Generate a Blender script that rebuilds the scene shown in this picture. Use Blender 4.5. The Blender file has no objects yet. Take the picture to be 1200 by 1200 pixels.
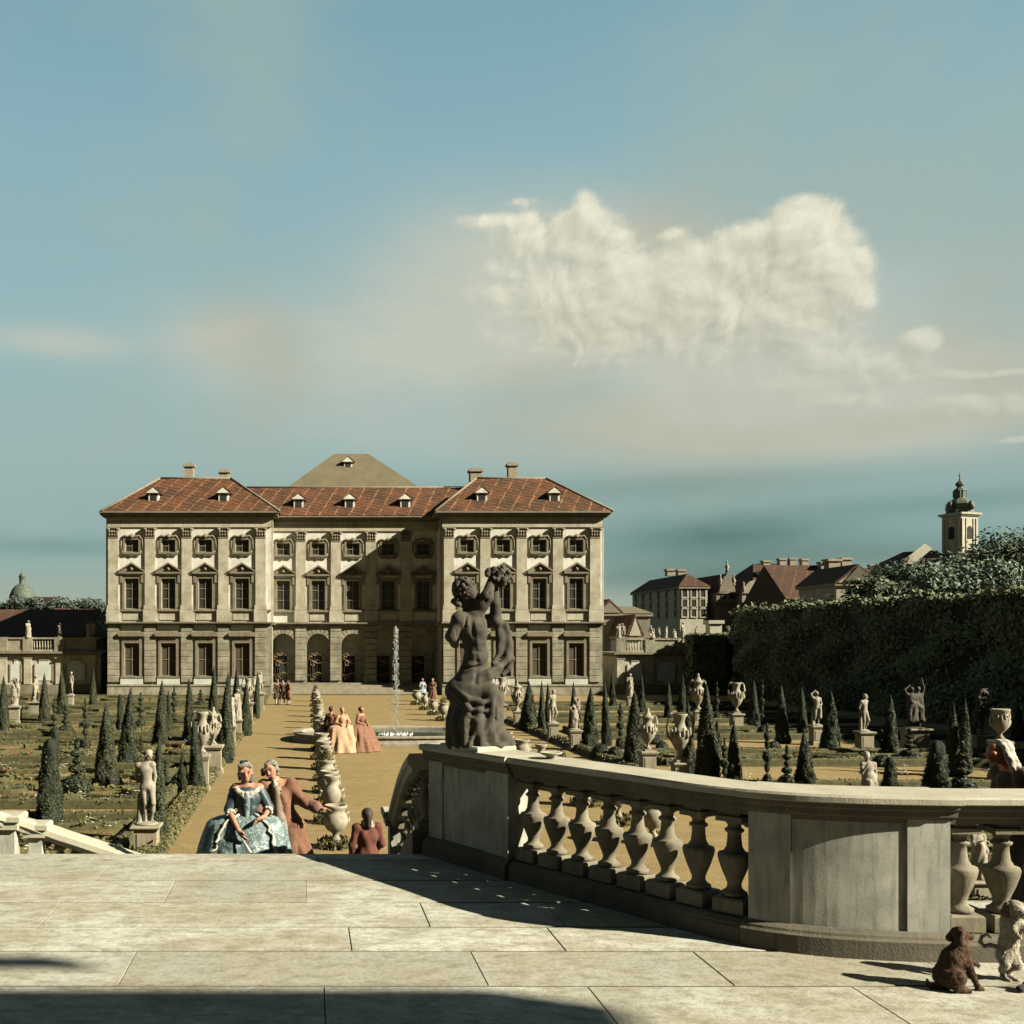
import bpy, bmesh, math, random
import numpy as np
from mathutils import Vector, Matrix
R = math.radians
rng = random.Random(7)
nrg = np.random.default_rng(11)
SC = bpy.context.scene
COL = SC.collection
EYE = 4.5            # eye height over the garden; the terrace lies 2.1 m under the eye
TZ = 2.4             # terrace level
FPX = 1200.0

def ground(px, py, z=0.0):
    """point of the garden plan (metres) for a measured spot"""
    Y = (EYE - z) * FPX / (py - 750.0)
    return ((px - 360.0) / FPX * Y, Y, z)
def wx(px, Y): return (px - 360.0) / FPX * Y
def wz(py, Y): return EYE + (750.0 - py) / FPX * Y

# ------------------------------------------------------------------ mesh helpers
class MB:
    def __init__(s): s.v = []; s.f = []; s.sm = []
    def add(s, v, f, smooth=False):
        n = len(s.v); s.v += [tuple(p) for p in v]
        for q in f:
            s.f.append(tuple(i + n for i in q)); s.sm.append(smooth)
        return s
    def box(s, x0, x1, y0, y1, z0, z1):
        v = [(x0,y0,z0),(x1,y0,z0),(x1,y1,z0),(x0,y1,z0),(x0,y0,z1),(x1,y0,z1),(x1,y1,z1),(x0,y1,z1)]
        return s.add(v, [(0,3,2,1),(4,5,6,7),(0,1,5,4),(1,2,6,5),(2,3,7,6),(3,0,4,7)])
    def cbox(s, x0, x1, y0, y1, z0, z1, b):
        """box with chamfered upper edges"""
        v = []
        for (z, e) in ((z0, 0), (z1 - b, 0), (z1, b)):
            v += [(x0+e,y0+e,z),(x1-e,y0+e,z),(x1-e,y1-e,z),(x0+e,y1-e,z)]
        f = [(0,3,2,1),(8,9,10,11)]
        for a in (0, 4):
            for i in range(4): f.append((a+i, a+(i+1)%4, a+4+(i+1)%4, a+4+i))
        return s.add(v, f)
    def quad(s, a, b, c, d): return s.add([a,b,c,d], [(0,1,2,3)])
    def poly(s, pts): return s.add(pts, [tuple(range(len(pts)))])
    def prism(s, pts, y0, y1):
        """pts (x,z) extruded along y"""
        n = len(pts)
        v = [(x,y0,z) for x,z in pts] + [(x,y1,z) for x,z in pts]
        f = [tuple(range(n))[::-1], tuple(range(n, 2*n))]
        for i in range(n): f.append((i, (i+1)%n, n+(i+1)%n, n+i))
        return s.add(v, f)
    def prismz(s, pts, z0, z1):
        n = len(pts)
        v = [(x,y,z0) for x,y in pts] + [(x,y,z1) for x,y in pts]
        f = [tuple(range(n))[::-1], tuple(range(n, 2*n))]
        for i in range(n): f.append((i, (i+1)%n, n+(i+1)%n, n+i))
        return s.add(v, f)
    def lathe(s, prof, seg=20, c=(0,0,0), sq=1.0, smooth=True, fn=None):
        """prof [(r,z)]; fn(angle,r,z)->r for lobes"""
        v = []
        for r, z in prof:
            for i in range(seg):
                a = 2*math.pi*i/seg
                rr = fn(a, r, z) if fn else r
                v.append((c[0]+rr*math.cos(a), c[1]+rr*math.sin(a)*sq, c[2]+z))
        f = []
        for k in range(len(prof)-1):
            for i in range(seg):
                f.append((k*seg+i, k*seg+(i+1)%seg, (k+1)*seg+(i+1)%seg, (k+1)*seg+i))
        f.append(tuple(range(seg))[::-1]); f.append(tuple(range((len(prof)-1)*seg, len(prof)*seg)))
        return s.add(v, f, smooth)
    def tube(s, pts, rad, seg=8, smooth=True):
        pts = [Vector(p) for p in pts]
        if not isinstance(rad, (list, tuple)): rad = [rad]*len(pts)
        v = []; n = len(pts)
        up = Vector((0,0,1))
        for i, p in enumerate(pts):
            d = (pts[min(i+1,n-1)] - pts[max(i-1,0)]).normalized()
            a = d.cross(up if abs(d.z) < .95 else Vector((1,0,0))).normalized()
            b = d.cross(a).normalized()
            for k in range(seg):
                t = 2*math.pi*k/seg
                v.append(p + (a*math.cos(t) + b*math.sin(t))*rad[i])
        f = []
        for i in range(n-1):
            for k in range(seg):
                f.append((i*seg+k, i*seg+(k+1)%seg, (i+1)*seg+(k+1)%seg, (i+1)*seg+k))
        f.append(tuple(range(seg))[::-1]); f.append(tuple(range((n-1)*seg, n*seg)))
        return s.add(v, f, smooth)
    def sweep(s, path, prof, closed=True, smooth=False):
        """prof (offset to the right of travel, dz) along path [(x,y,z)]"""
        n = len(path); m = len(prof); v = []
        P = [Vector(p) for p in path]
        for i in range(n):
            a = P[max(i-1,0)]; b = P[min(i+1,n-1)]
            d = Vector((b.x-a.x, b.y-a.y)).normalized()
            nx, ny = d.y, -d.x
            for o, dz in prof: v.append((P[i].x+nx*o, P[i].y+ny*o, P[i].z+dz))
        f = []
        for i in range(n-1):
            for k in range(m if closed else m-1):
                f.append((i*m+k, i*m+(k+1)%m, (i+1)*m+(k+1)%m, (i+1)*m+k))
        f.append(tuple(range(m))); f.append(tuple(range((n-1)*m, n*m))[::-1])
        return s.add(v, f, smooth)
    def mesh(s, name, mat):
        me = bpy.data.meshes.new(name)
        me.from_pydata(s.v, [], s.f)
        me.polygons.foreach_set('use_smooth', s.sm)
        if mat: me.materials.append(mat)
        me.update()
        return me
    def build(s, name, mat, parent=None):
        return link(name, s.mesh(name, mat), parent)

def link(name, me, parent=None, loc=None):
    o = bpy.data.objects.new(name, me); COL.objects.link(o)
    if parent: o.parent = parent
    if loc: o.location = loc
    return o
def empty(name, loc=(0,0,0), rz=0.0, sc=1.0):
    o = bpy.data.objects.new(name, None); COL.objects.link(o)
    o.empty_display_size = .1
    o.location = loc; o.rotation_euler = (0,0,rz)
    o.scale = (sc,sc,sc) if not isinstance(sc, tuple) else sc
    return o
def tag(o, label, cat, group=None, kind=None):
    o['label'] = label; o['category'] = cat
    if group: o['group'] = group
    if kind: o['kind'] = kind
    return o
def structure(o): o['kind'] = 'structure'; return o
def copy_tree(o, parent=None):
    c = o.copy(); COL.objects.link(c)
    if parent: c.parent = parent
    for ch in list(o.children): copy_tree(ch, c)
    return c

# ------------------------------------------------------------------ leaves
def leaf_mesh(mb, P, N, size, flat=.5):
    """scatter leaf shaped quads at points P with normals N (numpy)"""
    n = len(P)
    d = nrg.normal(size=(n,3)); d /= np.linalg.norm(d, axis=1)[:,None]
    nn = N*flat*2 + d*(1-flat)*1.2; nn /= np.linalg.norm(nn, axis=1)[:,None] + 1e-9
    a = np.cross(nn, nrg.normal(size=(n,3))); a /= np.linalg.norm(a, axis=1)[:,None] + 1e-9
    b = np.cross(nn, a)
    sz = size*nrg.uniform(.6, 1.35, size=(n,1))
    q = np.stack([P - a*sz, P - b*sz*.5, P + a*sz, P + b*sz*.5], 1).reshape(-1,3)
    base = len(mb.v)
    mb.v += [tuple(p) for p in q.tolist()]
    for i in range(n):
        k = base + 4*i; mb.f.append((k, k+1, k+2, k+3)); mb.sm.append(False)
    return mb

# ------------------------------------------------------------------ implicit surfaces: one continuous skin per figure
def field(prims, lo, hi, h, disp=None):
    lo = np.array(lo); hi = np.array(hi)
    n = np.ceil((hi-lo)/h).astype(int) + 1
    F = np.full(tuple(n), 1.0, dtype=np.float32)
    ax = [lo[i] + h*np.arange(n[i]) for i in range(3)]
    for pr in prims:
        k = pr[-1]
        if pr[0] in 'cn':
            a = np.array(pr[1], float); b = np.array(pr[2], float); r0, r1 = pr[3], pr[4]
            m = max(r0, r1) + k*1.5 + 2*h
            l = np.minimum(a,b) - m; u = np.maximum(a,b) + m
        else:
            c = np.array(pr[1], float); r = np.array(pr[2], float)
            m = (r.max() if pr[3] is not None else r) + k*1.5 + 2*h
            l = c - m; u = c + m
        i0 = np.clip(np.floor((l-lo)/h).astype(int), 0, n); i1 = np.clip(np.ceil((u-lo)/h).astype(int)+1, 0, n)
        if (i1 <= i0).any(): continue
        sl = tuple(slice(i0[i], i1[i]) for i in range(3))
        X, Y, Z = np.meshgrid(ax[0][sl[0]], ax[1][sl[1]], ax[2][sl[2]], indexing='ij')
        if pr[0] in 'cn':
            ba = b - a; L = max((ba*ba).sum(), 1e-12)
            t = np.clip(((X-a[0])*ba[0] + (Y-a[1])*ba[1] + (Z-a[2])*ba[2])/L, 0, 1)
            d = np.sqrt((X-a[0]-t*ba[0])**2 + (Y-a[1]-t*ba[1])**2 + (Z-a[2]-t*ba[2])**2) - (r0 + (r1-r0)*t)
        else:
            x, y, z = X-c[0], Y-c[1], Z-c[2]
            if pr[3] is not None:
                M = np.array(Matrix(pr[3]).to_3x3().transposed() if not isinstance(pr[3], tuple) else
                             __import__('mathutils').Euler(pr[3]).to_matrix().transposed())
                x, y, z = (M[0,0]*x+M[0,1]*y+M[0,2]*z, M[1,0]*x+M[1,1]*y+M[1,2]*z, M[2,0]*x+M[2,1]*y+M[2,2]*z)
            k0 = np.sqrt((x/r[0])**2 + (y/r[1])**2 + (z/r[2])**2)
            k1 = np.sqrt((x/r[0]**2)**2 + (y/r[1]**2)**2 + (z/r[2]**2)**2) + 1e-9
            d = np.where(k0 < 1e-6, -r.min(), k0*(k0-1)/k1)
        G = F[sl]
        if pr[0] == 'n':
            d = -d; hh = np.clip(.5 - .5*(G-d)/k, 0, 1); F[sl] = G*(1-hh) + d*hh + k*hh*(1-hh); continue
        hh = np.clip(.5 + .5*(G-d)/k, 0, 1)
        F[sl] = G*(1-hh) + d*hh - k*hh*(1-hh)
    if disp is not None:
        X, Y, Z = np.meshgrid(*ax, indexing='ij')
        m = np.abs(F) < .12
        F[m] += disp(X[m], Y[m], Z[m])
    F[0,:,:] = F[-1,:,:] = 1; F[:,0,:] = F[:,-1,:] = 1; F[:,:,0] = F[:,:,-1] = 1
    return F, lo
def nets(F, lo, h):
    s = F < 0
    c = np.zeros(tuple(k-1 for k in F.shape), int); pos = np.zeros(c.shape + (3,))
    cor = [(i,j,k) for i in (0,1) for j in (0,1) for k in (0,1)]
    def S(A, o): return A[o[0]:A.shape[0]-1+o[0], o[1]:A.shape[1]-1+o[1], o[2]:A.shape[2]-1+o[2]]
    for a in cor:
        for x in range(3):
            if a[x] == 0:
                b = list(a); b[x] = 1; b = tuple(b)
                ch = S(s,a) != S(s,b)
                fa = S(F,a)[ch]; fb = S(F,b)[ch]
                t = fa/(fa-fb)
                p = np.zeros((len(t),3)); p[:] = a; p[:,x] = t
                pos[ch] += p; c[ch] += 1
    m = c > 0
    idx = np.full(c.shape, -1); idx[m] = np.arange(m.sum())
    V = lo + h*(np.argwhere(m) + pos[m]/c[m][:,None])
    faces = []
    for x in range(3):
        y, z = (x+1) % 3, (x+2) % 3
        sa = [slice(1,-1)]*3; sb = [slice(1,-1)]*3
        sa[x] = slice(0,-1); sb[x] = slice(1,None)
        A = s[tuple(sa)]; B = s[tuple(sb)]
        e = np.argwhere(A != B)
        flip = A[tuple(e.T)]
        e = e + 1; e[:,x] -= 1
        q = []
        for dy, dz in ((-1,-1),(0,-1),(0,0),(-1,0)):
            o = e.copy(); o[:,y] += dy; o[:,z] += dz
            q.append(idx[tuple(o.T)])
        q = np.stack(q, 1)
        q[~flip] = q[~flip][:, ::-1]
        faces.append(q)
    Fc = np.concatenate(faces); Fc = Fc[(Fc >= 0).all(1)]
    return V, Fc
def blob(name, prims, mat, h=.012, parent=None, disp=None, pad=.06):
    """one smooth continuous mesh from tapered capsules and ellipsoids"""
    lo = np.array([9e9]*3); hi = -lo
    for p in prims:
        if p[0] in 'cn':
            m = max(p[3], p[4]); a = np.minimum(p[1],p[2]) - m; b = np.maximum(p[1],p[2]) + m
        else:
            m = max(p[2]) if p[3] is not None else np.array(p[2]); a = np.array(p[1]) - m; b = np.array(p[1]) + m
        lo = np.minimum(lo, a); hi = np.maximum(hi, b)
    F, o = field(prims, lo-pad, hi+pad, h, disp)
    V, Fc = nets(F, o, h)
    me = bpy.data.meshes.new(name)
    me.from_pydata(V.tolist(), [], Fc.tolist())
    me.polygons.foreach_set('use_smooth', [True]*len(me.polygons))
    if mat: me.materials.append(mat)
    me.update()
    if parent is False: return me
    return link(name, me, parent)
def C(a, b, r0, r1=None, k=.03): return ('c', a, b, r0, r0 if r1 is None else r1, k)
def N(a, b, r0, r1=None, k=.02): return ('n', a, b, r0, r0 if r1 is None else r1, k)
def E(c, r, rot=None, k=.03):
    if not isinstance(r, (tuple, list)): r = (r,r,r)
    return ('e', c, r, rot, k)

# ------------------------------------------------------------------ materials
def nodes(name):
    m = bpy.data.materials.new(name); m.use_nodes = True
    nt = m.node_tree; b = nt.nodes['Principled BSDF']
    return m, nt, b
def lnk(nt, a, b): nt.links.new(a, b)
def noise(nt, vec, scale, detail=4, rough=.55, dist=0):
    n = nt.nodes.new('ShaderNodeTexNoise'); n.inputs['Scale'].default_value = scale
    n.inputs['Detail'].default_value = detail; n.inputs['Roughness'].default_value = rough
    n.inputs['Distortion'].default_value = dist
    if vec is not None: lnk(nt, vec, n.inputs['Vector'])
    return n.outputs['Fac']
def ramp(nt, fac, stops):
    r = nt.nodes.new('ShaderNodeValToRGB'); e = r.color_ramp.elements
    while len(e) < len(stops): e.new(.5)
    for i, (p, c) in enumerate(stops):
        e[i].position = p
        e[i].color = (c[0], c[1], c[2], 1) if isinstance(c, tuple) else (c,c,c,1)
    lnk(nt, fac, r.inputs['Fac']); return r.outputs['Color']
def mix(nt, fac, a, b, mode='MIX'):
    m = nt.nodes.new('ShaderNodeMix'); m.data_type = 'RGBA'; m.blend_type = mode
    for s, v in ((m.inputs[0], fac), (m.inputs[6], a), (m.inputs[7], b)):
        if isinstance(v, (int, float)): s.default_value = v
        elif isinstance(v, tuple): s.default_value = (v[0], v[1], v[2], 1)
        else: lnk(nt, v, s)
    return m.outputs[2]
def coords(nt, kind='Object', scale=None):
    t = nt.nodes.new('ShaderNodeTexCoord'); o = t.outputs[kind]
    if kind == 'World':
        pass
    if scale:
        mp = nt.nodes.new('ShaderNodeMapping'); mp.inputs['Scale'].default_value = scale
        lnk(nt, o, mp.inputs['Vector']); o = mp.outputs['Vector']
    return o
def wpos(nt, scale=None):
    o = nt.nodes.new('ShaderNodeNewGeometry').outputs['Position']
    if scale:
        mp = nt.nodes.new('ShaderNodeMapping'); mp.inputs['Scale'].default_value = scale
        lnk(nt, o, mp.inputs['Vector']); o = mp.outputs['Vector']
    return o
def bump(nt, b, h, strength, dist=.02):
    n = nt.nodes.new('ShaderNodeBump'); n.inputs['Strength'].default_value = strength
    n.inputs['Distance'].default_value = dist
    lnk(nt, h, n.inputs['Height']); lnk(nt, n.outputs['Normal'], b.inputs['Normal'])
def sc3(c, k): return tuple(x*k for x in c)

AL = .74        # reflectance of masonry, cloth and gravel relative to the swatches below
def stone(name, col, stain, amount=.5, scale=1.0, bstr=.35, rough=.85, streak=.5):
    """weathered stone: blotches, running streaks, grain"""
    col, stain = sc3(col, AL), sc3(stain, AL)
    m, nt, b = nodes(name)
    p = wpos(nt)
    n1 = noise(nt, p, 1.3*scale, 6, .65)
    n2 = noise(nt, wpos(nt, (6*scale, 6*scale, .7*scale)), 1.6, 5, .6)
    n3 = noise(nt, p, 38*scale, 3, .7)
    c = mix(nt, ramp(nt, n1, [(.36, 0.0), (.72, amount)]), col, stain)
    c = mix(nt, ramp(nt, n2, [(.5, 0.0), (.78, streak)]), c, sc3(stain, .62))
    c = mix(nt, ramp(nt, n3, [(.3, .32), (.7, 0.0)]), c, sc3(col, .5))
    lnk(nt, c, b.inputs['Base Color']); b.inputs['Roughness'].default_value = rough
    b.inputs['Specular IOR Level'].default_value = .25
    bump(nt, b, mix(nt, .5, n3, n1), bstr)
    return m
def plain(name, col, var=.35, scale=12, rough=.8, bstr=.25, col2=None, spec=.25, sheen=0, dist=.01):
    col = sc3(col, AL); col2 = sc3(col2, AL) if col2 else None
    m, nt, b = nodes(name)
    p = coords(nt)
    n = noise(nt, p, scale, 5, .65)
    c = mix(nt, ramp(nt, n, [(.3, 0.0), (.7, 1.0)]), sc3(col, 1-var), col2 or sc3(col, 1+var*.6))
    lnk(nt, c, b.inputs['Base Color']); b.inputs['Roughness'].default_value = rough
    b.inputs['Specular IOR Level'].default_value = spec
    if sheen: b.inputs['Sheen Weight'].default_value = sheen
    if bstr: bump(nt, b, n, bstr, dist)
    return m
def leafmat(name, dark, light, scale=.5, rough=.65, rnd=.55):
    """leaves: every leaf its own tone, clumps drift between two greens"""
    m, nt, b = nodes(name)
    g = nt.nodes.new('ShaderNodeNewGeometry')
    n = noise(nt, g.outputs['Position'], scale, 4, .6)
    f = mix(nt, rnd, ramp(nt, n, [(.35, 0.0), (.68, 1.0)]), g.outputs['Random Per Island'])
    c = mix(nt, f, dark, light)
    lnk(nt, c, b.inputs['Base Color']); b.inputs['Roughness'].default_value = rough
    b.inputs['Specular IOR Level'].default_value = .2
    return m

M = {}
M['terrace'] = None
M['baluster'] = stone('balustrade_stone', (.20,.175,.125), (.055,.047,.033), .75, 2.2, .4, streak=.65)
M['moulding'] = stone('shaded_moulding_stone', (.13,.11,.078), (.045,.037,.026), .8, 2.2, .4, streak=.5)  # undercut shade put into the colour: darker than the coping above
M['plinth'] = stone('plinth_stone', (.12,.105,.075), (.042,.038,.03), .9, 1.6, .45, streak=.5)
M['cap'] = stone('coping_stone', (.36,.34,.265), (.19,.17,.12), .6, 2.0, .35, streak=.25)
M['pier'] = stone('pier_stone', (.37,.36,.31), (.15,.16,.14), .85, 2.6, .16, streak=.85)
M['statue_dark'] = stone('weathered_shaded_statue_stone', (.072,.062,.046), (.015,.0135,.011), .85, 6.0, .4, streak=.6)
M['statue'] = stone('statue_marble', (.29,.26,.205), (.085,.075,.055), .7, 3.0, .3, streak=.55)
M['urn'] = stone('urn_stone', (.29,.26,.20), (.09,.08,.055), .7, 3.0, .3, streak=.5)
M['pedestal'] = stone('pedestal_stone', (.27,.24,.17), (.11,.095,.06), .6, 2.0, .3, streak=.5)
M['pilaster'] = stone('pilaster_plaster', (.40,.375,.295), (.20,.17,.11), .95, .8, .15, streak=.55)
M['wall_white'] = stone('white_plaster', (.57,.56,.50), (.34,.32,.255), .8, .9, .15, streak=.5)
M['rustic'] = stone('ground_storey_stone', (.28,.258,.19), (0.0888,0.0777,0.0518), .95, .9, .2, streak=.6)
M['trim'] = stone('carved_trim_stone', (.19,.165,.115), (.075,.063,.043), .7, .9, .25, streak=.6)
M['panelpale'] = stone('pale_panel_plaster', (.46,.48,.42), (.24,.26,.23), .6, .8, .15, streak=.5)
M['dark'] = plain('dark_interior', (.018,.016,.012), .3, 2, .9, 0)
M['shutter'] = plain('shutter_brown', (.055,.042,.026), .4, 5, .7, .2)
m, nt, b = nodes('window_glass'); b.inputs['Base Color'].default_value = (.022,.022,.018,1); b.inputs['Roughness'].default_value = .35; b.inputs['Specular IOR Level'].default_value = .25
bump(nt, b, noise(nt, wpos(nt), 2.5, 2), .25, .02); M['glass'] = m
M['muntin'] = plain('window_bars', (.16,.135,.09), .3, 8, .7, 0)
M['iron'] = plain('wrought_iron', (.06,.05,.036), .4, 10, .6, .1)
M['gilt'] = plain('gilded_iron', (.20,.125,.05), .4, 10, .5, .1, spec=.5)
M['lead'] = stone('green_copper_roof', (.125,.105,.060), (.065,.058,.036), .7, .5, .2, streak=.5)
M['copper'] = plain('verdigris_copper', (.055,.075,.055), .5, 2, .7, .3, col2=(.09,.115,.085))
M['brick_red'] = plain('chimney_plaster', (0.241,0.206,0.149), .35, 6, .9, .3)
M['foli_dark'] = leafmat('cypress_leaf', (.013,.018,.009), (.038,.046,.021), 1.4, rnd=.3)
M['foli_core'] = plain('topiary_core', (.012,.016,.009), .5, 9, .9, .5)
M['foli_olive'] = leafmat('yew_leaf_olive', (.018,.021,.010), (.048,.052,.024), 1.1, rnd=.35)
M['box'] = leafmat('box_leaf', (.032,.031,.011), (.100,.088,.030), 2.0)
M['hedge'] = leafmat('hornbeam_leaf', (.040,.054,.032), (.115,.125,.062), .35)
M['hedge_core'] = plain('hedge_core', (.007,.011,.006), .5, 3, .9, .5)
M['tree'] = leafmat('tree_leaf', (.030,.050,.034), (.090,.118,.075), .30)
M['tree2'] = leafmat('tree_leaf_deep', (.026,.038,.022), (.072,.088,.045), .30)
M['bark'] = plain('bark', (.06,.045,.03), .5, 8, .95, .6)
M['far_wood'] = leafmat('distant_wood_leaf', (.03,.042,.034), (.055,.068,.05), .12)

def tiles(name, base, line, base2, k=.9):
    """clay tiles: fine courses, diamond lines of lighter ridge tiles"""
    base, line, base2 = sc3(base, AL), sc3(line, AL), sc3(base2, AL)
    m, nt, b = nodes(name)
    g = nt.nodes.new('ShaderNodeNewGeometry')
    sp = nt.nodes.new('ShaderNodeSeparateXYZ'); lnk(nt, g.outputs['Position'], sp.inputs[0])
    def ma(op, a, c=None, c2=None):
        n = nt.nodes.new('ShaderNodeMath'); n.operation = op
        for i, v in enumerate((a, c, c2)):
            if v is None: continue
            if isinstance(v, (int, float)): n.inputs[i].default_value = v
            else: lnk(nt, v, n.inputs[i])
        return n.outputs[0]
    wob = noise(nt, g.outputs['Position'], 1.1, 3)
    h = ma('ADD', ma('ADD', sp.outputs['X'], sp.outputs['Y']), ma('MULTIPLY', wob, .35)); z = ma('MULTIPLY', sp.outputs['Z'], 2.2)
    d1 = ma('ABSOLUTE', ma('SUBTRACT', ma('FRACT', ma('MULTIPLY', ma('ADD', h, z), .42*k)), .5))
    d2 = ma('ABSOLUTE', ma('SUBTRACT', ma('FRACT', ma('MULTIPLY', ma('SUBTRACT', h, z), .42*k)), .5))
    li = ma('LESS_THAN', ma('MINIMUM', d1, d2), .055)
    n1 = noise(nt, g.outputs['Position'], .55, 6, .7); n2 = noise(nt, g.outputs['Position'], 7, 4, .7)
    c = mix(nt, ramp(nt, n1, [(.40, 0.0), (.58, 1.0)]), base, base2)
    c = mix(nt, ramp(nt, n2, [(.38, .8), (.62, 0.0)]), c, sc3(base, .28))
    n4 = noise(nt, g.outputs['Position'], 1.6, 4, .65)
    c = mix(nt, ma('MULTIPLY', ma('MULTIPLY', li, ramp(nt, n4, [(.40, .15), (.56, .9)])), ramp(nt, n2, [(.3, 0.2), (.6, .9)])), c, line)
    lnk(nt, c, b.inputs['Base Color']); b.inputs['Roughness'].default_value = .9
    b.inputs['Specular IOR Level'].default_value = .15
    cr = nt.nodes.new('ShaderNodeTexWave'); cr.bands_direction = 'Z'; cr.inputs['Scale'].default_value = 2.4
    lnk(nt, g.outputs['Position'], cr.inputs['Vector'])
    bump(nt, b, mix(nt, .5, cr.outputs['Fac'], n2), .5, .05)
    return m
M['tile'] = tiles('red_clay_tiles', (.115,.045,.020), (.25,.13,.06), (.042,.026,.016), 1.9)
M['tile_brown'] = tiles('brown_clay_tiles', (.085,.04,.024), (.12,.065,.04), (.05,.03,.022), 1.6)

# terrace paving: each slab its own tone
m, nt, b = nodes('terrace_stone_slabs')
g = nt.nodes.new('ShaderNodeNewGeometry')
n1 = noise(nt, wpos(nt, (.8,1.2,1)), 1.5, 7, .70); n2 = noise(nt, wpos(nt), 26, 4, .75); n3 = noise(nt, wpos(nt, (1,1.8,1)), 5.0, 6, .70); n4 = noise(nt, wpos(nt), .8, 4, .6)
c = mix(nt, g.outputs['Random Per Island'], (.200,.196,.165), (.325,.325,.285))
c = mix(nt, ramp(nt, n1, [(.40, 0.0), (.64, .95)]), c, (0.1776,0.1591,0.1110))
c = mix(nt, ramp(nt, n4, [(.52, 0.0), (.72, .6)]), c, (0.1850,0.1998,0.1776))
c = mix(nt, ramp(nt, n3, [(.47, 0.0), (.68, .85)]), c, (0.1184,0.1073,0.0740))
c = mix(nt, ramp(nt, n2, [(.3, .5), (.55, 0.0)]), c, (0.0888,0.0777,0.0518))
lnk(nt, c, b.inputs['Base Color']); b.inputs['Roughness'].default_value = .85; b.inputs['Specular IOR Level'].default_value = .2
bump(nt, b, mix(nt, .5, n2, n3), .45, .02); M['terrace'] = m
M['joint'] = plain('joint_mortar', (.085,.07,.048), .4, 20, .95, .3)

# ochre gravel
m, nt, b = nodes('ochre_gravel')
n1 = noise(nt, wpos(nt), .45, 6, .65); n2 = noise(nt, wpos(nt), 22, 4, .75); n3 = noise(nt, wpos(nt, (.25,1.3,1)), 1.6, 5, .6)
c = mix(nt, ramp(nt, n1, [(.35, 0.0), (.7, 1.0)]), (0.1998,0.1443,0.0629), (0.1480,0.1073,0.0481))
c = mix(nt, ramp(nt, n3, [(.46, 0.0), (.70, .8)]), c, (0.1998,0.1591,0.0888))
c = mix(nt, ramp(nt, n2, [(.34, .8), (.6, 0.0)]), c, (0.0740,0.0518,0.0222)); c = mix(nt, ramp(nt, noise(nt, wpos(nt), 3.2, 5, .7), [(.42, .55), (.58, 0.0)]), c, (0.1110,0.0814,0.0370))
lnk(nt, c, b.inputs['Base Color']); b.inputs['Roughness'].default_value = .95; b.inputs['Specular IOR Level'].default_value = .1
bump(nt, b, n2, .6, .02); M['gravel'] = m
def soil(name, a, bcol, ccol):
    m, nt, b = nodes(name)
    n1 = noise(nt, wpos(nt, (.6,1.2,1)), 1.1, 6, .7); n2 = noise(nt, wpos(nt), 9, 5, .75)
    c = mix(nt, ramp(nt, n1, [(.38, 0.0), (.64, 1.0)]), a, bcol)
    c = mix(nt, ramp(nt, n2, [(.42, .8), (.62, 0.0)]), c, ccol)
    lnk(nt, c, b.inputs['Base Color']); b.inputs['Roughness'].default_value = .95; b.inputs['Specular IOR Level'].default_value = .1
    bump(nt, b, n2, .9, .06); return m
M['boxcore'] = plain('box_hedge_core', (.060,.056,.022), .5, 6, .9, .4)
M['bed'] = soil('planted_bed', (.095,.082,.030), (.15,.105,.045), (.042,.041,.017))
M['lawn'] = soil('parterre_lawn', (.150,.132,.045), (.20,.155,.06), (.09,.082,.03))
M['earth'] = soil('meadow_ground', (.075,.075,.035), (.11,.09,.045), (.04,.045,.02))
# ------------------------------------------------------------------ camera, sun, sky
cam = bpy.data.objects.new('camera', bpy.data.cameras.new('camera')); COL.objects.link(cam)
cam.location = (0,0,EYE); cam.rotation_euler = (R(90),0,0)
cam.data.sensor_width = 36; cam.data.lens = 36.0
cam.data.shift_x = .2; cam.data.shift_y = .125
cam.data.clip_start = .1; cam.data.clip_end = 6000
SC.camera = cam
SD = Vector((-6.5, 3.0, -4.3)).normalized()      # the way the light travels
sun = bpy.data.objects.new('sun', bpy.data.lights.new('sun', 'SUN')); COL.objects.link(sun)
sun.data.energy = 5.0; sun.data.angle = R(.5); sun.data.color = (1.0,.925,.73)
sun.rotation_euler = SD.to_track_quat('-Z','Y').to_euler()
sun.location = (20,-20,30)
SC.view_settings.view_transform = 'Standard'; SC.view_settings.look = 'None'
SC.view_settings.exposure = 2.0; SC.view_settings.gamma = 1.0

W = bpy.data.worlds.new('World'); SC.world = W; W.use_nodes = True
nt = W.node_tree
bg = nt.nodes['Background']
class X:
    """tiny arithmetic on sockets"""
    def __init__(s, o): s.o = o
    def op(s, op, b=None, c=None, rev=False):
        n = nt.nodes.new('ShaderNodeMath'); n.operation = op
        args = [b, s] if rev else [s, b]
        if c is not None: args.append(c)
        for i, v in enumerate(args):
            if v is None: continue
            if isinstance(v, X): lnk(nt, v.o, n.inputs[i])
            else: n.inputs[i].default_value = v
        return X(n.outputs[0])
    def __add__(s, b): return s.op('ADD', b)
    def __sub__(s, b): return s.op('SUBTRACT', b)
    def __rsub__(s, b): return s.op('SUBTRACT', b, rev=True)
    def __mul__(s, b): return s.op('MULTIPLY', b)
    def __truediv__(s, b): return s.op('DIVIDE', b)
    __radd__ = __add__; __rmul__ = __mul__
    def max(s, b): return s.op('MAXIMUM', b)
    def min(s, b): return s.op('MINIMUM', b)
    def clamp(s): return s.max(0.0).min(1.0)
    def step(s, a, b):
        n = nt.nodes.new('ShaderNodeMapRange'); n.interpolation_type = 'SMOOTHSTEP'
        lnk(nt, s.o, n.inputs[0]); n.inputs[1].default_value = a; n.inputs[2].default_value = b
        return X(n.outputs[0])
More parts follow.
